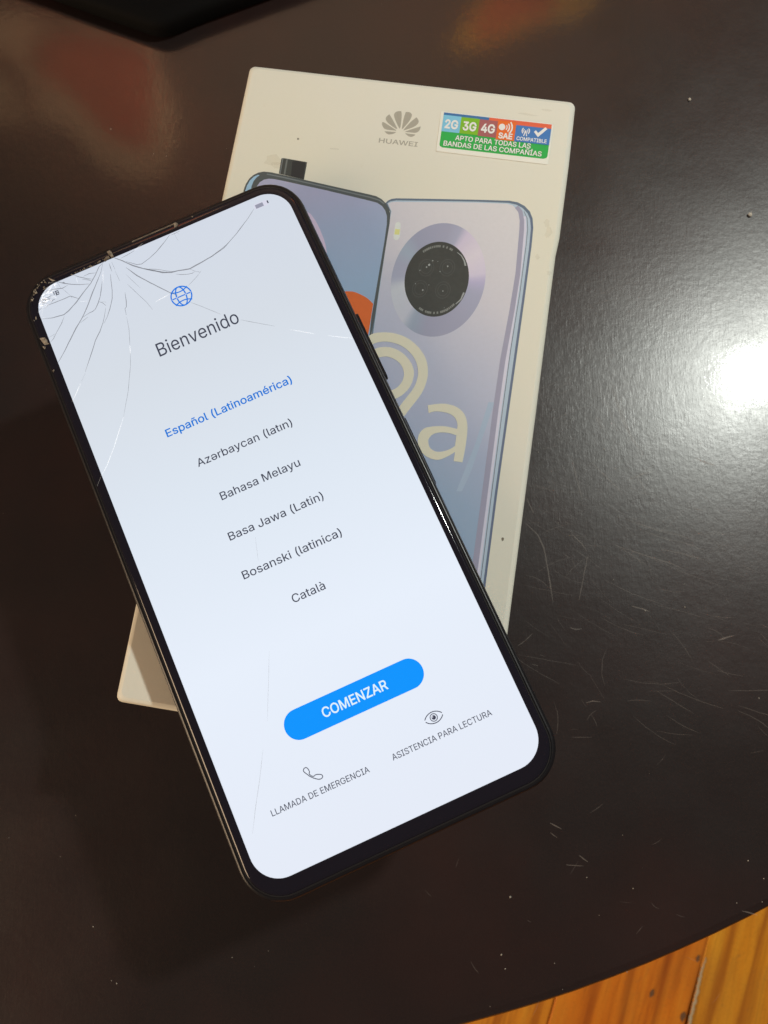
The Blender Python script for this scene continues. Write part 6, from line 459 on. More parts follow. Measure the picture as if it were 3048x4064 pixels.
2557,7009,2563,7007,2570,7004,2577,7001,2584,6996,2590,6991,2594,6984,2598,6975,2599,6965,2597,6953,2592,6942,2585,6933,2574,6926,2561,6921],[2725,6921,2716,6922,2708,6923,2700,6926,2692,6930,2685,6936,2679,6942,2674,6949,2669,6957,2665,6966,2663,6976,2661,6987,2661,6998,2661,7009,2662,7020,2665,7030,2669,7039,2673,7047,2678,7054,2684,7060,
2691,7066,2699,7070,2707,7073,2716,7075,2725,7076,2735,7075,2745,7072,2755,7068,2763,7062,2770,7055,2776,7047,2781,7037,2785,7020,2759,7020,2756,7030,2754,7035,2750,7040,2746,7043,2741,7046,2736,7048,
2731,7050,2725,7050,2714,7048,2705,7044,2697,7037,2691,7027,2687,7014,2686,6998,2687,6982,2691,6969,2697,6959,2705,6952,2715,6948,2725,6947,2731,6947,2737,6948,2742,6951,2746,6954,2750,6957,2754,6962,
2756,6967,2759,6977,2785,6977,2781,6961,2777,6951,2771,6942,2764,6935,2755,6929,2746,6924,2736,6922],[2860,6922,2851,6922,2843,6924,2835,6927,2827,6931,2820,6936,2814,6942,2809,6950,2804,6958,2800,6967,2798,6977,2796,6987,2796,6999,2796,7010,2798,7020,2800,7030,2804,7039,2808,7048,2813,7055,2820,7061,
2826,7066,2834,7071,2842,7074,2851,7076,2860,7076,2869,7076,2877,7074,2885,7071,2893,7067,2900,7062,2906,7055,2911,7048,2916,7040,2919,7031,2922,7021,2923,7010,2924,6999,2924,6988,2922,6977,2920,6967,
2916,6958,2912,6950,2906,6943,2900,6937,2893,6931,2886,6927,2878,6924,2869,6922],[2860,6947,2870,6949,2880,6953,2887,6960,2894,6970,2898,6983,2899,6999,2897,7015,2893,7028,2887,7038,2879,7045,2870,7049,2860,7051,2849,7049,2840,7045,2832,7038,2826,7027,2822,7015,2821,6999,2822,6983,
2826,6970,2833,6960,2840,6953,2850,6949],[2942,6924,2942,7075,2973,7075,3008,6982,3009,6979,3011,6974,3014,6964,3016,6959,3017,6953,3019,6948,3022,6938,3006,6938,3011,6953,3014,6964,3016,6969,3017,6974,3019,6979,3020,6982,3053,7075,3085,7075,
3085,6925,3060,6925,3060,7010,3060,7020,3060,7026,3060,7032,3060,7044,3060,7061,3072,7061,3068,7048,3066,7042,3062,7029,3060,7023,3058,7017,3056,7012,3055,7008,3024,6924,3004,6924,2972,7008,2970,7012,
2968,7016,2965,7028,2963,7034,2960,7041,2958,7048,2954,7060,2966,7060,2966,7045,2966,7032,2967,7020,2967,7015,2967,7010,2967,6924],[3109,6925,3108,7075,3159,7076,3174,7074,3186,7069,3196,7062,3203,7052,3208,7040,3209,7027,3208,7013,3204,7002,3197,6991,3187,6983,3174,6978,3159,6977,3122,6977,3121,7001,3158,7001,3167,7002,3173,7005,
3178,7009,3181,7013,3183,7019,3184,7026,3183,7033,3181,7039,3178,7044,3173,7048,3167,7050,3158,7051,3134,7051,3134,6925],[3213,6925,3264,7076,3290,7076,3343,6926,3316,6926,3286,7013,3284,7022,3280,7032,3276,7046,3270,7068,3285,7068,3279,7045,3275,7032,3271,7021,3269,7013,3240,6925],[3240,6965,3239,6990,3317,6990,3317,6965],[3354,6926,3353,7077,3380,7077,3436,6984,3438,6980,3441,6975,3445,6969,3448,6963,3452,6956,3458,6943,3445,6941,3444,6953,3444,6961,3443,6968,3443,6975,3443,6985,3442,7077,3468,7077,3469,6926,3442,6926,
3391,7009,3388,7015,3385,7020,3381,7027,3377,7034,3363,7060,3377,7062,3378,7038,3378,7029,3379,7022,3379,7016,3379,7012,3379,6926],[3423,7087,3418,7087,3414,7088,3411,7089,3408,7091,3405,7093,3403,7094,3401,7094,3400,7094,3400,7093,3399,7087,3379,7087,3381,7100,3384,7108,3390,7114,3398,7116,3403,7115,3407,7114,3410,7113,3413,7111,
3415,7110,3417,7109,3419,7108,3420,7108,3421,7109,3422,7115,3441,7115,3440,7102,3436,7094,3430,7088],[3484,6927,3484,6951,3507,6951,3507,7053,3484,7052,3484,7077,3555,7078,3555,7053,3532,7053,3533,6952,3556,6952,3556,6927],[3506,7082,3522,7119,3550,7119,3528,7082],[3558,6927,3610,7078,3635,7078,3689,6928,3662,6927,3632,7015,3629,7023,3625,7034,3621,7047,3615,7069,3630,7070,3624,7047,3620,7034,3617,7023,3614,7015,3586,6927],[3585,6967,3585,6991,3662,6992,3662,6967],[3746,6925,3732,6927,3719,6931,3708,6937,3700,6946,3695,6957,3692,6975,3718,6975,3720,6964,3723,6959,3727,6956,3732,6953,3739,6951,3746,6950,3754,6951,3761,6953,3767,6957,3771,6961,3773,6966,3774,6971,
3773,6976,3771,6979,3768,6983,3763,6985,3757,6988,3750,6990,3734,6995,3718,7001,3706,7009,3699,7021,3696,7036,3698,7048,3703,7059,3711,7068,3721,7075,3733,7079,3746,7080,3760,7079,3772,7075,3782,7069,
3790,7060,3795,7050,3798,7033,3773,7033,3769,7045,3764,7051,3756,7054,3746,7056,3739,7055,3732,7053,3727,7050,3724,7046,3722,7042,3721,7037,3722,7032,3724,7028,3728,7025,3733,7022,3739,7020,3744,7018,
3758,7014,3764,7013,3771,7010,3778,7007,3784,7002,3790,6997,3795,6990,3798,6981,3799,6971,3798,6959,3793,6948,3785,6938,3774,6931,3761,6927]],"st_dot":[[2738,7669,2731,7630,2712,7598,2684,7576,2650,7569,2616,7576,2587,7598,2568,7630,2561,7668,2568,7706,2587,7739,2615,7761,2649,7768,2683,7761,2712,7739,2731,7707],[2774,7748,2787,7728,2796,7705,2801,7681,2801,7656,2796,7632,2787,7610,2774,7590,2754,7611,2763,7626,2770,7642,2773,7660,2773,7678,2770,7695,2763,7712,2753,7726],[2821,7798,2843,7765,2858,7729,2866,7689,2866,7649,2858,7609,2844,7573,2822,7540,2798,7565,2815,7591,2827,7621,2833,7653,2833,7685,2827,7717,2815,7747,2798,7773],[2876,7855,2907,7809,2929,7755,2940,7698,2940,7640,2929,7583,2908,7530,2877,7483,2849,7512,2876,7551,2894,7596,2903,7644,2903,7694,2893,7742,2875,7787,2849,7827]],"st_antenna":[[3341,7686,3350,7673,3357,7658,3360,7642,3360,7625,3357,7609,3350,7594,3341,7581,3327,7597,3333,7606,3338,7617,3340,7628,3340,7639,3338,7650,3333,7661,3327,7670],[3373,7724,3389,7702,3401,7676,3406,7648,3406,7619,3400,7591,3389,7566,3373,7543,3355,7564,3367,7581,3376,7601,3380,7623,3380,7645,3376,7666,3367,7686,3355,7703],[3250,7581,3241,7593,3234,7608,3231,7625,3231,7641,3234,7658,3241,7673,3250,7686,3265,7669,3258,7660,3254,7650,3251,7639,3251,7627,3254,7616,3258,7606,3265,7597],[3218,7543,3202,7565,3191,7591,3185,7619,3185,7647,3191,7675,3202,7701,3218,7723,3236,7702,3224,7685,3215,7665,3211,7644,3211,7622,3215,7601,3224,7581,3236,7564],[3284,7654,3307,7654,3348,7477,3324,7476,3296,7591,3266,7476,3243,7476]],"st_check":[[3513,7634,3563,7686,3629,7613,3804,7813,3862,7761,3637,7488]],"scratch":[[35,9822,5367,9862,5017,9934,4706,10116,4013,10372,3401,10716,2855],[25,9914,5016,10031,4474,10216,3859,10459,3400],[20,10103,4859,10128,4242,10302,3706],[20,9674,4632,9792,4093,9982,3557],[20,9572,4788,9644,4479],[45,6932,638,7278,272,7441,-128,7527,-704,7608,-1346,7660,-1841],[35,9889,-140,10718,-431,11407,-648,11813,-849],[35,11086,-182,11709,-328,12293,-495],[22,10488,435,11178,156,11872,-6,12452,-238],[20,9802,876,10775,506,11610,284,12158,65],[15,10079,728,11190,344,12025,173],[15,9263,80,10443,-322,11942,-1005,12890,-1362],[30,8455,2741,8570,2066,8719,1398],[40,9099,2584,9510,2132,9984,1610],[30,8817,-350,8646,-994,8470,-1772],[80,12348,2742,12555,2628,12938,2490],[50,10069,-1951,10615,-2127],[45,8153,-2611,8325,-2667,8514,-2647],[50,8073,-347,8212,-420],[45,8537,-4867,8745,-4813,8983,-4839],[60,12627,-2995,12908,-2906,13118,-2858],[60,12162,1116,12440,1041],[30,6960,1484,7158,967],[30,6528,-3165,6778,-2992,6994,-2784],[35,9248,4176,9445,3715],[20,9356,4136,9552,3676],[35,8349,302,8621,11,8787,-242],[35,10150,2016,10665,2234,11030,2328],[25,10515,2124,10731,1530],[15,9272,-1138,10091,-1565,11045,-1918],[15,9614,6,10565,-645],[50,6963,-3716,7134,-3771],[30,7215,-3441,7353,-3482],[50,7329,-8324,7479,-8406,7655,-8492],[40,8133,-9214,8378,-9394],[30,7741,-9481,8246,-9510],[35,12719,-10682,13154,-10794],[30,7319,-8592,7517,-8736],[30,6574,-11010,6673,-11056]],"specks":[6089,-10379,55,5794,-11927,60,5893,-12304,33,7307,-12138,27,8332,-9824,38,9650,-10105,33,8635,-10845,22,9350,-12339,27,7502,-12821,22,13411,-9806,33,12588,-10473,27,13308,-10432,27,13005,-9322,33,9429,
-8647,22,5435,-13296,22,9484,3069,33,11699,-1989,44,10478,-2092,33,9553,-1139,27,7373,2977,22,11713,-1287,27,13712,-4721,27,9801,876,22,7935,668,22,-7340,15001,41,-6180,-11330,33,-5391,-12850,
38,-5545,-12778,27,-7310,-9397,27,-2022,-12110,27,-6935,-8218,22,-5740,13982,24,-5284,13871,22,-4815,15353,16,1642,-4663,16,-8936,-8875,22],"case":[-13868,26162,-12926,21551,-10149,20417,-8004,19486,-6182,18716,-5849,18590,-5524,18568,-5203,18652,-4250,19094,-1595,20115,799,20991,1230,25502],"room":{"tan":[-915,1105,-780,1110,-743,1144,-654,1137,-576,1156,-522,1207,-534,1312,-542,1414,-573,1536,-647,1663,-726,1707,-808,1657,-824,1548,-823,1468,-915,1446,-1128,1457],"red":[-773,1205,-734,1171,-664,1160,-547,1199,-539,1258,-632,1514,-678,1533,-728,1491,-746,1380,-767,1304,-808,1278],"fold":[-912,1193,-867,1212,-841,1262,-846,1325,-886,1419,-905,1418,-878,1341,-873,1268,-932,1228],"ochre":[126,1249,144,1190,168,1144,187,1072,430,1081,414,1141,376,1178,313,1182,254,1214,186,1244],"orange":[166,1197,178,1145,202,1072,321,1077,323,1144,262,1154,229,1186]}}
P = {k: [pts(l) for l in v] for k, v in D.items() if k != 'room' and v and isinstance(v[0], list) and k not in ('cracks', 'scratch', 'lens_rings')}

# ------------------------------------------------------------------ materials
# dark stained, scratched, varnished wood of the table
k = NT("stained_table_wood")
v = k.coord()
vs = k.coord(scale=(1, .12, 1), rot=(0, 0, math.radians(20)))
big = k.noise(v, 13, 4); grain = k.noise(vs, 160, 5, .6, .6); blot = k.noise(v, 22, 4)
base = k.mix(k.ramp(big, [(.38, 0.0), (.66, 1.0)]), (.0085, .0075, .0080), (.0300, .0112, .0092))
base = k.mix(k.math('MULTIPLY', grain, .35), base, (.008, .005, .005))
fine = k.noise(v, 1900, 3, .7); fleck = k.noise(v, 620, 5, .75)
base = k.mix(k.ramp(fine, [(.34, 0.0), (.70, .75)]), base, (.026, .014, .012))
base = k.mix(k.ramp(fleck, [(.60, 0.0), (.78, .4)]), base, (.046, .030, .026))
k.l(base, k.b.inputs['Base Color'])
def hair(rot, sc, thr):                                     # fine directional hairline scratches
    vv = k.coord(scale=(1, .075, 1), rot=(0, 0, math.radians(rot)))
    return k.ramp(k.noise(vv, sc, 3, .6, .25), [(thr, 0.0), (thr+.10, 1.0)])
hs_ = [hair(r, sc, .55) for r, sc in ((-75, 2300), (-38, 2700), (0, 2200), (32, 2500), (66, 2400))]
s2 = hs_[3]
mott = k.noise(v, 420, 4, .65)
nrm = None
for h_ in hs_: nrm = k.bump(h_, .030, .0004, nrm)
nrm = k.bump(mott, .05, .001, nrm)
k.l(nrm, k.b.inputs['Normal'])
wear = k.noise(v, 38, 6, .65)
rg = k.math('MULTIPLY_ADD', wear, .14, .240); k.l(rg, k.b.inputs['Roughness'])
k.b.inputs['Specular IOR Level'].default_value = .72
k.b.inputs['Coat Weight'].default_value = .5; k.b.inputs['Coat Roughness'].default_value = .045
k.l(k.bump(mott, .02, .001, k.bump(s2, .015, .0004)), k.b.inputs['Coat Normal'])
M_TABLE = k.m

# parquet planks: honey to orange, per plank
k = NT("varnished_floor_wood")
oi = k.n('ShaderNodeObjectInfo'); v0 = k.n('ShaderNodeTexCoord').outputs['Object']
mp = k.n('ShaderNodeMapping'); mp.inputs['Scale'].default_value = (1, .07, 1); k.l(v0, mp.inputs['Vector'])
off = k.n('ShaderNodeVectorMath', operation='ADD'); k.l(mp.outputs[0], off.inputs[0])
cm = k.n('ShaderNodeCombineXYZ'); k.l(k.math('MULTIPLY', oi.outputs['Random'], 9), cm.inputs[0]); k.l(cm.outputs[0], off.inputs[1])
g1 = k.noise(off.outputs[0], 42, 6, .65, 2.2); g2 = k.noise(off.outputs[0], 240, 4, .6, .4); g3 = k.noise(v0, 14, 3)
c1 = k.ramp(g1, [(.30, (.38, .062, .006)), (.48, (.84, .24, .016)), (.72, (.95, .42, .04))])
tint = k.mix(.45, c1, oi.outputs['Color'])
tint = k.mix(k.ramp(g2, [(.52, 0.0), (.74, .40)]), tint, (.30, .075, .010))
tint = k.mix(k.ramp(g3, [(.45, 0.0), (.75, .5)]), tint, (.58, .25, .035))
wv = k.n('ShaderNodeTexWave', wave_type='BANDS', bands_direction='X'); wv.inputs['Scale'].default_value = 11; wv.inputs['Distortion'].default_value = 5.5; wv.inputs['Detail'].default_value = 4; wv.inputs['Detail Scale'].default_value = 1.6; wv.inputs['Detail Roughness'].default_value = .65
k.l(off.outputs[0], wv.inputs['Vector'])
tint = k.mix(k.ramp(wv.outputs['Fac'], [(.0, .55), (.16, .10), (.45, 0.0)]), tint, (.30, .055, .008))
g4 = k.noise(v0, 60, 6, .75, .8); tint = k.mix(k.ramp(g4, [(.60, 0.0), (.76, .45)]), tint, (.34, .17, .06))
g5 = k.noise(v0, 420, 4, .7); tint = k.mix(k.ramp(g5, [(.52, 0.0), (.80, .35)]), tint, (.26, .09, .02))
k.l(tint, k.b.inputs['Base Color']); k.b.inputs['Roughness'].default_value = .38
k.l(k.bump(g2, .25, .001), k.b.inputs['Normal'])
M_PLANK = k.m
M_GAP = plain("floor_gap_dirt", (.03, .018, .010), .9)
M_KNOT = plain("wood_knot", (.20, .10, .045), .6)
M_CHIPW = plain("bare_wood_edge", (.62, .50, .32), .6)

# cream card of the box, slightly soiled
k = NT("cream_card"); v = k.coord()
f1 = k.noise(v, 16, 4); f2 = k.noise(v, 1500, 2); f3 = k.noise(v, 70, 5, .7)
c = k.mix(k.ramp(f1, [(.35, 0.0), (.68, 1.0)]), (.83, .82, .70), (.84, .83, .75))
c = k.mix(k.math('MULTIPLY', f2, .10), c, (.70, .66, .52))
c = k.mix(k.ramp(f3, [(.66, 0.0), (.80, .25)]), c, (.66, .58, .42))
k.l(c, k.b.inputs['Base Color']); k.b.inputs['Roughness'].default_value = .55; k.b.inputs['Specular IOR Level'].default_value = .3
k.l(k.bump(f2, .06, .0003), k.b.inputs['Normal'])
M_CARD = k.m
M_BARE = ink("unprinted_cream", (.83, .81, .66), .5, .02)

def grad_ink(name, stops, axis='Y', lo=-.08, hi=.08, rot=0):
    k = NT(name); v = k.coord(rot=(0, 0, math.radians(rot))); s = k.n('ShaderNodeSeparateXYZ'); k.l(v, s.inputs[0])
    mr = k.n('ShaderNodeMapRange'); mr.inputs['From Min'].default_value = lo; mr.inputs['From Max'].default_value = hi
    k.l(s.outputs[axis], mr.inputs['Value'])
    n = k.noise(k.coord(), 26, 2); fac = k.math('ADD', mr.outputs[0], k.math('MULTIPLY_ADD', n, .16, -.08))
    c = k.ramp(fac, stops)
    gr = k.noise(k.coord(), 1100, 2); c = k.mix(k.math('MULTIPLY', gr, .12), c, (.36, .37, .40))
    k.l(c, k.b.inputs['Base Color']); k.b.inputs['Roughness'].default_value = .40; k.b.inputs['Specular IOR Level'].default_value = .35
    return k.m
M_REAR = grad_ink("printed_pearl_gradient", [(0, alb(132, 156, 170)), (.30, alb(146, 162, 176)), (.44, alb(164, 168, 180)), (.58, alb(179, 178, 185)), (.74, alb(197, 190, 188)), (1, alb(205, 198, 190))], 'Y', -.05, .065, 24)
M_FSCR = grad_ink("printed_blue_wallpaper", [(0, alb(132, 152, 180)), (.35, alb(138, 157, 174)), (.6, alb(144, 165, 182)), (.85, alb(152, 161, 178)), (1, alb(162, 160, 177))], 'Y', -.02, .055, -20)
M_RIML = ink("printed_slate_line", alb(95, 108, 118)); M_EDGE = ink("printed_pale_blue", alb(168, 180, 184)); M_EDGED = ink("printed_dark_slate", alb(96, 104, 120))
M_BAND = ink("printed_mauve_band", alb(150, 145, 156)); M_BANDL = ink("printed_light_band", alb(198, 192, 198)); M_STREAK = ink("printed_light_streak", alb(160, 172, 181))
M_LINE = ink("printed_hairline", alb(98, 96, 104)); M_LENS = ink("printed_black_lens", alb(66, 66, 60), .35, .22); M_LENSR = ink("printed_lens_ring", alb(78, 78, 72)); M_GLINT = ink("printed_glint", alb(150, 150, 142))
M_LTXT = ink("printed_lens_lettering", alb(122, 122, 112)); M_FLASH = ink("printed_flash_grey", alb(206, 206, 192)); M_FLASHY = ink("printed_flash_yellow", alb(206, 202, 128))
M_FRAME = ink("printed_graphite", alb(80, 84, 80)); M_FSIDE = ink("printed_ice_blue", alb(146, 176, 190)); M_FHL = ink("printed_graphite_light", alb(112, 116, 112))
M_PINK = ink("printed_pink", alb(196, 176, 188)); M_ORANGE = ink("printed_orange", alb(206, 100, 48)); M_POP = ink("printed_popup_grey", alb(66, 68, 62)); M_POPG = ink("printed_popup_glass", alb(50, 50, 48)); M_POPL = ink("printed_popup_light", alb(104, 106, 98))
M_LOGO = ink("printed_warm_grey", alb(160, 152, 132)); 
M_STK = ink("sticker_paper", alb(220, 214, 192), .35, .02); M_STX = ink("sticker_lettering", alb(228, 224, 204), .35, .02)
STC = {n: ink("sticker_"+n, alb(*c), .3, .05) for n, c in dict(green=(52, 162, 72), blue=(62, 108, 150), red=(216, 98, 66), sky=(122, 182, 204), lime=(122, 172, 44), mauve=(158, 92, 88), orange=(224, 104, 44), steel=(70, 116, 166)).items()}

# phone
k = NT("phone_metal"); v = k.coord(); n = k.noise(v, 1200, 3)
k.b.inputs['Base Color'].default_value = (.009, .0085, .0105, 1); k.b.inputs['Metallic'].default_value = 0.0
k.l(k.math('MULTIPLY_ADD', n, .16, .26), k.b.inputs['Roughness']); M_METAL = k.m
M_GLASS = plain("black_bezel_glass", (.012, .011, .019), .07, 0, .5)
M_TRIM = plain("screen_trim_plastic", (.022, .021, .022), .35)
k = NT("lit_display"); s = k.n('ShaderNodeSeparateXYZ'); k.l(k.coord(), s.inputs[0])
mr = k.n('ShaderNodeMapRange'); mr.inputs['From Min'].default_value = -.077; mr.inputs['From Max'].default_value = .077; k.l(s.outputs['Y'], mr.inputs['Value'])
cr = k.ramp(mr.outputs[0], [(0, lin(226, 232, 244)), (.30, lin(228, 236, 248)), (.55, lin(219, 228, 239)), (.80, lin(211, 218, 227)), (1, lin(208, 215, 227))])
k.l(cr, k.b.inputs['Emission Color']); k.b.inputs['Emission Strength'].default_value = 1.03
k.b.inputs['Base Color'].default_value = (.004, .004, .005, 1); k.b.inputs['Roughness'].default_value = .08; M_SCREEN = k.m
M_UIT = glow("display_dark_grey", lin(62, 66, 82)); M_UIB = glow("display_blue_text", lin(10, 120, 216)); M_UIG = glow("display_globe_blue", lin(18, 120, 224))
M_BTN = glow("display_button_blue", lin(4, 148, 254)); M_BTX = glow("display_white", lin(226, 244, 252)); M_UIL = glow("display_mid_grey", lin(150, 152, 170)); M_UIW = glow("display_pale", lin(216, 216, 232))
def see_through(name, col, alpha, rough=.3):
    m = plain(name, col, rough); m.node_tree.nodes["Principled BSDF"].inputs['Alpha'].default_value = alpha; return m
M_CRD = see_through("glass_fracture_dark", (.08, .08, .105), .66)
M_CRF = see_through("glass_fracture_faint", (.30, .31, .34), .35)
k = NT("glass_fracture_bright")
tr = k.n('ShaderNodeBsdfTransparent'); df = k.n('ShaderNodeBsdfDiffuse'); df.inputs[0].default_value = (.42, .42, .42, 1)
ad = k.n('ShaderNodeAddShader'); k.l(tr.outputs[0], ad.inputs[0]); k.l(df.outputs[0], ad.inputs[1]); k.l(ad.outputs[0], k.o.inputs['Surface']); M_CRB = k.m
k = NT("glass_crumbs"); n = k.noise(k.coord(), 900, 2); k.l(k.ramp(n, [(.35, (.10, .08, .06)), (.65, (.42, .35, .27))]), k.b.inputs['Base Color']); k.b.inputs['Roughness'].default_value = .35; M_CHIP = k.m
M_MESH = plain("earpiece_mesh", (.16, .13, .10), .6)

# ------------------------------------------------------------------ floor (structure) and its planks
FZ = -0.450
me = bpy.data.meshes.new("floor"); me.from_pydata([(-2, -2, FZ-.012), (2, -2, FZ-.012), (2, 2, FZ-.012), (-2, 2, FZ-.012)], [], [(0, 1, 2, 3)])
floor = link("floor", me, M_GAP, None, kind='structure')
J0, J1 = Vector((.2722, -.2695)), Vector((.2521, -.3292))
dv = (J0-J1).normalized(); nv = Vector((dv.y, -dv.x))        # along the joint, and to its right
w_l = abs((Vector((.1432, -.3220))-J0).dot(nv))
ang_f = math.atan2(dv.y, dv.x)-math.pi/2
def plank(x0, x1, col, seed, y0=-1.0, y1=1.0):
    rr = random.Random(seed); n = 120; L, Rr = [], []
    g = .00025
    for i in range(n+1):                                      # worn, slightly wavy edges
        y = y0+(y1-y0)*i/n
        L.append((x0+g+.0004*rr.random()+.0007*math.sin(y*37+seed), y)); Rr.append((x1-g-.0004*rr.random()+.0007*math.sin(y*41+seed*2), y))
    ring = L+Rr[::-1]; c = ((x0+x1)/2, (y0+y1)/2)
    ins = [(x+(.0010 if i <= n else -.0010), y) for i, (x, y) in enumerate(ring)]
    ring = ring[::-1]; ins = ins[::-1]
    o = stack("plank", [(ring, -.012), (ring, -.0012), (ins, 0)], M_PLANK, floor, sharp=25)
    o.location = (J0.x, J0.y, FZ); o.rotation_euler = (0, 0, ang_f); o.color = col; return o
plk = []
cols = {-1: (.90, .27, .018, 1), 0: (.95, .50, .03, 1), -2: (.90, .40, .03, 1)}
for i in range(-4, 4):
    plk.append(plank(i*w_l, (i+1)*w_l, cols.get(i, (.78, .24+.03*(i % 3), .02, 1)), 11+i))
def fl(x, y):
    d = Vector((x, y))-J0; return d.dot(nv), d.dot(dv)
for (x, y, rk, pi) in ((.2250, -.3067, .0019, 3), (.2640, -.2800, .0016, 3), (.2490, -.3235, .0020, 3)):
    u, w = fl(x, y); o = flat("knot", [[(u+rk*math.cos(a)*(.6+.6*R_.random()), w+rk*1.9*math.sin(a)*(.6+.6*R_.random())) for a in [i*.5236 for i in range(12)]]], .0006, M_KNOT, plk[pi])
# pale splintered edge along the joint
ribbons("worn_edge", [(.0022, [(.0014, -.010), (.0010, -.03), (.0016, -.05), (.001, -.075)])], .0006, M_CHIPW, plk[4], 1.0)

# ------------------------------------------------------------------ table
table = empty("table", (-.05877, .28870, 0), 0, "round dark stained wooden table with scratched varnish under the phone and box", "table")
RT = .44054
def ringc(r, n=256): return [(r*math.cos(2*math.pi*i/n), r*math.sin(2*math.pi*i/n)) for i in range(n)]
stack("table_top", [(ringc(RT-.004), -.028), (ringc(RT-.001), -.0265), (ringc(RT), -.024), (ringc(RT), -.0035), (ringc(RT-.0005), -.0018), (ringc(RT-.0016), -.0006), (ringc(RT-.0034), 0)], M_TABLE, table, sharp=60)
M_SCR = see_through("scratch_bare_wood", (.52, .45, .40), .22, .5)
its = []
for s in D['scratch']:
    its.append((s[0]*1e-5, [(x-table.location.x, y-table.location.y) for x, y in pts(s[1:])]))
ribbons("scratches", its, .00003, M_SCR, table, .8, True, kind='stuff')
M_SCF = see_through("hairline_scratch", (.55, .48, .43), .10, .5)
its = []
def hairs(n, x0, x1, y0, y1, a, da, l0, l1):
    for i in range(n):
        x, y = R_.uniform(x0, x1), R_.uniform(y0, y1); t = math.radians(a+R_.gauss(0, da)); L = R_.uniform(l0, l1); bend = R_.gauss(0, .18)
        q = [(x+L*s*math.cos(t+bend*s)-table.location.x, y+L*s*math.sin(t+bend*s)-table.location.y) for s in (-.5, -.17, .17, .5)]
        its.append((R_.uniform(.0001, .00028), q))
hairs(90, .075, .16, -.01, .09, 28, 10, .004, .016); hairs(70, .07, .16, -.06, .02, -18, 12, .004, .02); hairs(40, .07, .15, -.06, .05, -60, 18, .003, .012); hairs(22, .03, .16, -.16, -.05, 0, 60, .002, .005)
ribbons("fine_scratches", its, .00002, M_SCF, table, .8, True, kind='stuff')

# dust and lint specks
V, F = [], []
def speck(x, y, r):
    b = len(V); n = 6; a0 = R_.random()*6
    ph = [(x+r*(.5+.9*R_.random())*math.cos(a0+i*6.283/n), y+r*(.5+.9*R_.random())*math.sin(a0+i*6.283/n)) for i in range(n)]
    V.extend((px, py, .00002) for px, py in ph); V.append((x, y, r*.8))
    F.extend((b+i, b+(i+1) % n, b+n) for i in range(n))
sp = D['specks']
for i in range(0, len(sp), 3): speck(sp[i]*1e-5, sp[i+1]*1e-5, sp[i+2]*.55e-5)
for i in range(45): speck(R_.uniform(-.13, .17), R_.uniform(-.18, .20), R_.choice((.00005, .00006, .00008, .0001)))
me = bpy.data.meshes.new("dust"); me.from_pydata(V, [], F); me.update()
link("dust", me, plain("dust_grey", (.42, .38, .33), .8), None, kind='stuff', label="tiny pale dust specks scattered over the dark table")
def crumb(x, y, r, label):
    rr = random.Random(int(x*1e5)); rings = []
    for z, s in ((0, .8), (.35, 1), (.8, .8), (1.05, .4)):
        rings.append(([(x+r*s*(.75+.4*rr.random())*math.cos(i*.7854), y+r*s*(.75+.4*rr.random())*math.sin(i*.7854)) for i in range(8)], z*r+.00002))
    stack("crumb", rings, plain("crumb_tan", (.62, .54, .44), .7), None, sharp=20, label=label, category="crumb", group="crumbs on the table")
crumb(.1475, .1114, .00085, "pale crumb lying on the table above the lamp glare")
crumb(.1305, .1557, .0006, "smaller pale crumb on the table right of the box's top corner")

# far side of the room: a wall, plus made-up cloths that only feed the varnish's soft reflections
WY = 1.30
me = bpy.data.meshes.new("wall"); me.from_pydata([(-2.2, WY, FZ), (2.2, WY, FZ), (2.2, WY, 2.2), (-2.2, WY, 2.2)], [], [(0, 1, 2, 3)])
link("wall", me, plain("wall_paint", (.085, .064, .050), .9), None, kind='structure')
M_CL = [plain("cloth_"+n, c, .9) for n, c in (('tan', (.75, .52, .32)), ('red', (.62, .10, .045)), ('brown', (.18, .11, .07)), ('orange', (.85, .16, .03)), ('ochre', (.80, .42, .06)))]
def cloth(name, l, m, y, parent=None, **pp):
    V = [(x, y, z) for x, z in l]+[(x, y+.015, z) for x, z in l]; n = len(l)
    F = [tuple(range(n)), tuple(reversed(range(n, 2*n)))]+[(i, n+i, n+(i+1) % n, (i+1) % n) for i in range(n)]
    me = bpy.data.meshes.new(name); me.from_pydata(V, [], F); me.update(); return link(name, me, m, parent, **pp)
K_ = {k: [(a[i]*1e-3, a[i+1]*1e-3) for i in range(0, len(a), 2)] for k, a in D['room'].items()}
w1 = cloth("reflection_cloth", K_['tan'], M_CL[0], WY-.03, label="tan and red cloth on the wall, a blurred reflection in the tabletop's left corner", category="reflection prop")
cloth("red_panel", K_['red'], M_CL[1], WY-.05, w1); cloth("fold", K_['fold'], M_CL[2], WY-.05, w1)
w2 = cloth("reflection_cloth", K_['ochre'], M_CL[4], WY-.03, label="orange and ochre cloth added unseen for a blurred reflection above the box", category="reflection prop")
cloth("orange_panel", K_['orange'], M_CL[3], WY-.05, w2)

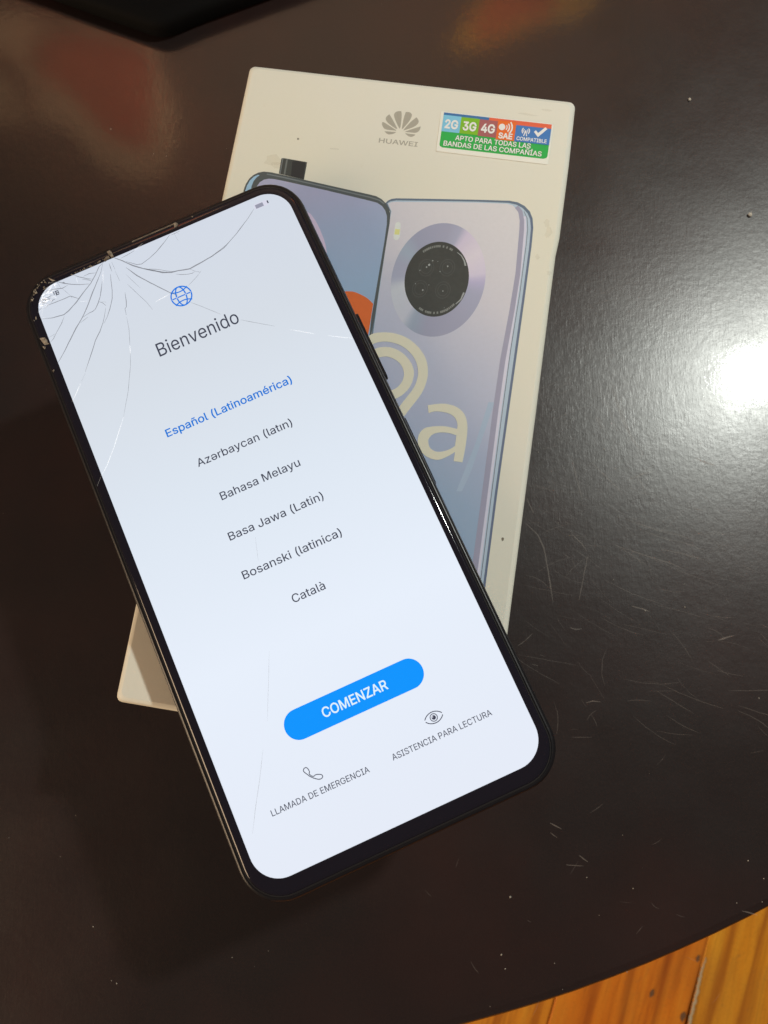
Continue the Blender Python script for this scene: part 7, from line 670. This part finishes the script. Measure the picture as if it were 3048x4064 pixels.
# black case at the far edge of the frame
c = pts(D['case'])
def inset(l, d):
    n = len(l); o = []
    for i in range(n):
        p0, p1, p2 = Vector(l[i-1]), Vector(l[i]), Vector(l[(i+1) % n])
        a, b = (p1-p0).normalized(), (p2-p1).normalized(); na, nb = Vector((-a.y, a.x)), Vector((-b.y, b.x))
        m = (na+nb)/max(.4, 1+na.dot(nb)); o.append(tuple(p1+m*d))
    return o
ar = sum(c[i][0]*c[(i+1) % len(c)][1]-c[(i+1) % len(c)][0]*c[i][1] for i in range(len(c)))
if ar < 0: c = c[::-1]
M_CASE = plain("matte_black_fabric", (.0022, .0022, .0025), .8, 0, .1)
case = stack("black_case", [(inset(c, .0012), .0001), (inset(c, .0003), .001), (c, .0025), (c, .0050), (inset(c, .0006), .0066), (inset(c, .002), .0076), (inset(c, .005), .0080)], M_CASE, None, sharp=50,
             label="matte black case poking its blunt corner in at the far edge of the table", category="case")

# ------------------------------------------------------------------ phone box
BW, BL, BH = .09077, .17481, .0550
box = empty("phone_box", (.019807, .034167, 0), math.radians(-8.98225), "cream cardboard phone box with printed phones lying under the cracked smartphone", "box")
def boxring(d, r=.0016):
    x0, y0, x1, y1 = -BW/2+d, -BL/2+d, BW/2-d, BL/2-d
    o = []
    for cx, cy, a0 in ((x1-r, y1-r, 0), (x0+r, y1-r, 90), (x0+r, y0+r, 180), (x1-r, y0+r, 270)):
        for i in range(5):
            a = math.radians(a0+90*i/4); o.append((cx+r*math.cos(a), cy+r*math.sin(a)))
    k0 = o.index(min(o, key=lambda q: 0)) if False else None
    out = []
    for i, q in enumerate(o):                               # the right edge is crushed a little near the top
        out.append(q)
        if i == len(o)-1:
            a, b = q, o[0]
            for t in (.25, .5, .70, .745, .775, .80, .9):
                out.append((a[0]+(.00030 if t > .76 else -.00012 if t > .6 else 0), a[1]+(b[1]-a[1])*t))
    return out
stack("carton", [(boxring(.0006), .0002), (boxring(.0), .0010), (boxring(0), BH-.0013), (boxring(.00025), BH-.0006), (boxring(.0007), BH-.0002), (boxring(.0014), BH)], M_CARD, box, sharp=40)
Zt = [BH+.000005*i for i in range(1, 30)]
rear = flat("printed_rear_view", P['rear'], Zt[0], M_RIML, box)
flat("edge_colour", P['rear_in'], Zt[1], M_EDGE, rear); flat("edge_line", P['rear_edge'], Zt[2], M_EDGED, rear)
flat("back_panel", P['rear_face'], Zt[2], M_REAR, rear); flat("light_band", P['rear_band_light'], Zt[3], M_BANDL, rear)
flat("mauve_band", P['rear_band'], Zt[4], M_BAND, rear); flat("hairline", P['rear_line'], Zt[5], M_LINE, rear)
flat("light_streak", P['rear_streak'], Zt[3], M_STREAK, rear)
flat("flash_mark", P['flash'], Zt[5], M_FLASH, rear); flat("flash_lamp", P['flash_y'], Zt[6], M_FLASHY, rear)
# camera ring with conic sheen of the printed picture
ro, ri = pts(D['ring_out']), pts(D['ring_in']); n = len(ro)
me = bpy.data.meshes.new("camera_ring"); me.from_pydata([(x, y, Zt[5]) for x, y in ro]+[(x, y, Zt[5]) for x, y in ri], [], [((i+1) % n, i, n+i, n+(i+1) % n) for i in range(n)])
stops = [(0, (200, 188, 196)), (8, (176, 166, 186)), (22, (158, 157, 170)), (60, (153, 151, 163)), (105, (151, 149, 161)), (128, (148, 157, 165)), (140, (186, 184, 186)), (178, (190, 190, 188)), (188, (160, 160, 171)), (205, (156, 156, 167)), (222, (152, 162, 169)), (240, (147, 147, 160)), (285, (153, 151, 163)), (300, (160, 159, 171)), (308, (196, 182, 192)), (335, (208, 196, 196)), (360, (200, 188, 196))]
at = me.color_attributes.new("print", 'FLOAT_COLOR', 'POINT')
for i in range(2*n):
    d = 360*(i % n)/n
    for (a, ca), (b, cb) in zip(stops, stops[1:]):
        if a <= d <= b:
            t = (d-a)/(b-a); c_ = alb(*[ca[j]+(cb[j]-ca[j])*t for j in range(3)]); at.data[i].color = (*c_, 1); break
k = NT("printed_conic_ring"); an = k.n('ShaderNodeVertexColor', layer_name="print"); g = k.noise(k.coord(), 1100, 2)
k.l(k.mix(k.math('MULTIPLY', g, .10), an.outputs[0], (.36, .37, .40)), k.b.inputs['Base Color']); k.b.inputs['Roughness'].default_value = .4; k.b.inputs['Specular IOR Level'].default_value = .35
link("camera_ring", me, k.m, rear)
flat("camera_lens", [ri], Zt[6], M_LENS, rear)
V_ = [pts(a) for pr in D['lens_rings'] for a in pr]
flat("lens_ring", V_, Zt[7], M_LENSR, rear); flat("lens_sheen", P['lens_arcs'], Zt[7], M_GLINT, rear, False)
flat("lens_glint", P['lens_glints'], Zt[8], M_GLINT, rear, False); flat("lens_lettering", P['lens_text'], Zt[7], M_LTXT, rear, False)
front = flat("printed_front_view", P['front'], Zt[9], M_FRAME, box)
pop = flat("printed_popup_camera", P['popup'], Zt[8], M_POP, box); flat("popup_glass", P['popup_glass'], Zt[9], M_POPG, pop); flat("popup_sheen", P['popup_hl'], Zt[9], M_POPL, pop); flat("popup_edge", P['popup_hl2'], Zt[9], M_FHL, pop)
flat("printed_side", P['front_side'], Zt[10], M_FSIDE, front); flat("frame_sheen", P['front_hl'], Zt[10], M_FHL, front)
flat("printed_screen", P['front_screen'], Zt[10], M_FSCR, front); flat("pink_disc", P['front_pink'], Zt[11], M_PINK, front); flat("orange_disc", P['front_orange'], Zt[11], M_ORANGE, front)
flat("printed_numeral", P['nine_outer'], Zt[13], M_BARE, box); flat("printed_numeral", P['nine_ring'], Zt[13], M_BARE, box); flat("printed_letter", P['letter_a'], Zt[13], M_BARE, box)
flower = flat("printed_logo", P['logo'], Zt[1], M_LOGO, box, False); flat("printed_brand_name", P['huawei'], Zt[1], M_LOGO, box, 'text')
# sticker: a real slip of paper
sk = P['sticker'][0]; a_ = sum(sk[i][0]*sk[(i+1) % len(sk)][1]-sk[(i+1) % len(sk)][0]*sk[i][1] for i in range(len(sk)))
if a_ < 0: sk = sk[::-1]
stk = stack("sticker", [(sk, BH+.00001), (sk, BH+.00014), (inset(sk, .00008), BH+.00018)], M_STK, box)
ZS = [BH+.00018+.00002*i for i in range(1, 8)]
for nm, key, mk, zi in (("green_panel", 'st_green', 'green', 0), ("blue_stripe", 'st_bluestripe', 'blue', 1), ("red_stripe", 'st_redstripe', 'red', 1), ("sky_panel", 'st_2g', 'sky', 2), ("lime_panel", 'st_3g', 'lime', 2), ("mauve_panel", 'st_4g', 'mauve', 2), ("orange_panel", 'st_sae', 'orange', 3), ("steel_panel", 'st_comp', 'steel', 4)):
    flat(nm, P[key], ZS[zi], STC[mk], stk)
for key in ('t_2g', 't_3g', 't_4g', 't_sae', 't_comp', 't_l1', 't_l2'): flat("sticker_text", P[key], ZS[5], M_STX, stk, 'text')
flat("signal_symbol", P['st_dot'], ZS[5], M_STX, stk, False); flat("antenna_symbol", P['st_antenna'], ZS[5], M_STX, stk, False); flat("check_mark", P['st_check'], ZS[5], M_STX, stk)
# smudges and nicks on the card
M_SMUDGE = see_through("brown_smudge", (.58, .48, .30), .08, .8); M_NICK = see_through("dark_nick", (.12, .09, .05), .6, .8)
def blob(x, y, rx, ry, m, nm="smudge", z=1):
    flat(nm, [[(x+rx*math.cos(i*.628)*(.6+.7*R_.random()), y+ry*math.sin(i*.628)*(.6+.7*R_.random())) for i in range(10)]], Zt[z], m, box)
for x, y, rx, ry in ((-.0335, .0590, .0022, .0018), (-.0320, .0575, .0016, .0012), (-.0175, .0645, .0018, .0003), (.0425, .0480, .0011, .0016), (.0418, .0505, .0008, .0010), (.0440, .0365, .0008, .0006), (.0405, .0405, .0006, .0008), (.0330, .0815, .0025, .0004), (.038, .0835, .0015, .0003)): blob(x, y, rx, ry, M_SMUDGE)
blob(.0412, -.0345, .00030, .00045, M_NICK, "nick", 2); blob(.0385, -.0475, .00022, .00022, M_NICK, "nick", 2); blob(-.0278, .0662, .0003, .0003, M_NICK, "nick", 2)

# ------------------------------------------------------------------ smartphone
TH = .0087
phone = empty("smartphone", (0, 0, BH+.00035), math.radians(24.133838), "black smartphone with cracked glass and lit welcome screen lying across the cream box", "smartphone")
GZ = TH-.0004
def pr(d, r): return rrect(-.0385+d, -.0821+d, .0380-d, .0806-d, r)
stack("frame", [(pr(.0034, .0070), 0), (pr(.0014, .0088), .0004), (pr(.0004, .0098), .0016), (pr(0, .0102), .0034), (pr(0, .0102), .0050), (pr(.00015, .0100), .0064), (pr(.00045, .0097), .0073), (pr(.0008, .0094), .00765), (pr(.0011, .0091), .00775), (pr(.0013, .0089), .00772), (pr(.00135, .0089), .0074), (pr(.0022, .0080), .0074)], M_METAL, phone, sharp=28)
stack("trim", [(pr(.00140, .0088), .0074), (pr(.00142, .0088), .00792), (pr(.0017, .0085), .00792), (pr(.0018, .0084), .0074)], M_TRIM, phone, False, False)
stack("cover_glass", [(pr(.00172, .0085), .0072), (pr(.00172, .0085), GZ-.00042), (pr(.00185, .0084), GZ-.00022), (pr(.0022, .0080), GZ-.00008), (pr(.0028, .0074), GZ-.00002), (pr(.0034, .0068), GZ-.00001)], M_GLASS, phone, sharp=60)
# screen: top notch-free rounded panel
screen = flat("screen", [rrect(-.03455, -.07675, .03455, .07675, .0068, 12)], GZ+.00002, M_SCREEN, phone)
UZ = [GZ+.00003+.00001*i for i in range(6)]
flat("title_text", P['title'], UZ[0], M_UIT, screen, 'text')
flat("language_option", P['es'], UZ[0], M_UIB, screen, 'text', label="blue highlighted language option")
for key in ('az', 'ms', 'jv', 'bs', 'ca'): flat("language_option", P[key], UZ[0], M_UIT, screen, 'text')
cx, cy = .00004, -.04808
flat("start_button", [rrect(-.01700, cy-.00345, .01700, cy+.00345, .00344, 12)], UZ[0], M_BTN, screen)
flat("button_text", P['comenzar'], UZ[1], M_BTX, screen, 'text')
flat("emergency_text", P['llamada'], UZ[0], M_UIT, screen, 'text'); flat("reading_text", P['asist'], UZ[0], M_UIT, screen, 'text')
def arcband(cx, cy, rx, ry, a0, a1, w, n=24):
    A = [math.radians(a0+(a1-a0)*i/n) for i in range(n+1)]
    return [(cx+(rx+w/2)*math.cos(a), cy+(ry+w/2)*math.sin(a)) for a in A]+[(cx+(rx-w/2)*math.cos(a), cy+(ry-w/2)*math.sin(a)) for a in reversed(A)]
def bar(x0, y0, x1, y1, w):
    L = math.hypot(x1-x0, y1-y0); nx, ny = -(y1-y0)/L*w/2, (x1-x0)/L*w/2
    return [(x0+nx, y0+ny), (x1+nx, y1+ny), (x1-nx, y1-ny), (x0-nx, y0-ny)]
gx, gy, gr, gw = -.00004, .05962, .00262, .00034
G_ = [arcband(gx, gy, gr, gr, 0, 180, gw), arcband(gx, gy, gr, gr, 180, 360, gw), arcband(gx, gy, gr*.46, gr, 90, 270, gw), arcband(gx, gy, gr*.46, gr, -90, 90, gw),
      bar(gx-gr, gy, gx+gr, gy, gw*.9), arcband(gx, gy+gr*1.48, gr*1.25, gr*1.0, 228, 312, gw*.9), arcband(gx, gy-gr*1.48, gr*1.25, gr*1.0, 48, 132, gw*.9)]
flat("globe_icon", G_, UZ[0], M_UIG, screen, False)
ex, ey = .01473, -.05905
flat("eye_icon", [arcband(ex, ey-.00105, .0025, .0023, 33, 147, .00020), arcband(ex, ey+.00105, .0025, .0023, 213, 327, .00020), arcband(ex, ey, .00082, .00082, 0, 180, .00018), arcband(ex, ey, .00082, .00082, 180, 360, .00018), [(ex+.0005*math.cos(i*.5236), ey+.0005*math.sin(i*.5236)) for i in range(12)]], UZ[0], M_UIT, screen, False)
flat("eye_glint", [[(ex-.00022+.00016*math.cos(i*.7854), ey+.0002+.00016*math.sin(i*.7854)) for i in range(8)]], UZ[1], M_UIW, screen)
hs = P['handset'][0]
flat("handset_icon", [bar(*hs[i-1], *hs[i], .00019) for i in range(len(hs))], UZ[0], M_UIT, screen, False)
flat("battery_icon", [rrect(.0259, .07345, .0296, .07490, .0002, 2)], UZ[0], M_UIW, screen); flat("battery_charge", [rrect(.0262, .0736, .0283, .0747, .00005, 2)], UZ[1], M_UIL, screen); flat("battery_cap", [rrect(.0294, .0738, .02975, .0746, .00005, 2)], UZ[1], M_UIT, screen)
flat("signal_icon", [bar(-.0293, .0737, -.0292, .0746, .0002), bar(-.0289, .0745, -.0280, .0744, .00022), bar(-.0289, .0735, -.0281, .0734, .00022), bar(-.0287, .0745, -.0287, .0735, .00022), bar(-.0289, .0740, -.0282, .0739, .0002), bar(-.0281, .0743, -.0281, .0735, .00018)], UZ[0], M_UIT, screen, False)
# cracks in the cover glass
ck = {0: [], 1: [], 2: []}
for c_ in D['cracks']: ck[c_[0]].append((c_[1]*1e-5, pts(c_[2:])))
ribbons("dark_cracks", ck[0], UZ[4], M_CRD, phone, 1.7, True, kind='stuff', label="dark fracture lines running from the top edge of the glass")
ribbons("bright_cracks", ck[1], UZ[5], M_CRB, phone, 1.8, True, kind='stuff', label="bright fracture edges in the glass")
ribbons("faint_cracks", ck[2], UZ[4], M_CRF, phone, 1.7, True, kind='stuff')
V, F = [], []
for l in D['chips']:
    q = pts(l); b = len(V); n = len(q); V.extend((x, y, UZ[4]) for x, y in q); V.append((sum(x for x, y in q)/n, sum(y for x, y in q)/n, UZ[4]+.00012))
    F.extend((b+i, b+(i+1) % n, b+n) for i in range(n))
me = bpy.data.meshes.new("glass_chips"); me.from_pydata(V, [], F); me.update()
link("glass_chips", me, M_CHIP, phone, kind='stuff', label="crumbled tan glass chips along the broken corner")
# buttons, earpiece
def pill(name, x0, x1, y0, y1, z0, z1, m):
    rg = [rrect(y0, z0, y1, z1, (z1-z0)*.48, 5), rrect(y0+.00015, z0+.00015, y1-.00015, z1-.00015, (z1-z0)*.4, 5)]
    V = [(x0, a, b) for a, b in rg[0]]+[(x1-.0002, a, b) for a, b in rg[0]]+[(x1, a, b) for a, b in rg[1]]; n = len(rg[0])
    F = [(k*n+i, k*n+(i+1) % n, (k+1)*n+(i+1) % n, (k+1)*n+i) for k in (0, 1) for i in range(n)]+[tuple(2*n+i for i in range(n))]
    me = bpy.data.meshes.new(name); me.from_pydata(V, [], F); me.update()
    return link(name, me, m, phone)
pill("volume_button", .0376, .03865, .0194, .0384, .0028, .0052, M_METAL)
pill("power_button", .0376, .03822, -.0100, .0085, .0026, .0054, M_METAL)
ep = stack("earpiece", [(rrect(-.0062, .07882, .0058, .07918, .00015, 3), .0075), (rrect(-.0062, .07882, .0058, .07918, .00015, 3), .0081)], M_MESH, phone)
V, F = [], []
for i in range(46):
    x = -.0060+.0117*i/45; b = len(V); r = .00009
    V.extend([(x-r, .0789, .00811), (x+r, .0789, .00811), (x+r, .07911, .00811), (x-r, .07911, .00811), (x, .0790, .00822)]); F.extend([(b, b+1, b+4), (b+1, b+2, b+4), (b+2, b+3, b+4), (b+3, b, b+4)])
me = bpy.data.meshes.new("grille"); me.from_pydata(V, [], F); me.update(); link("grille", me, M_CHIP, ep, kind='stuff')
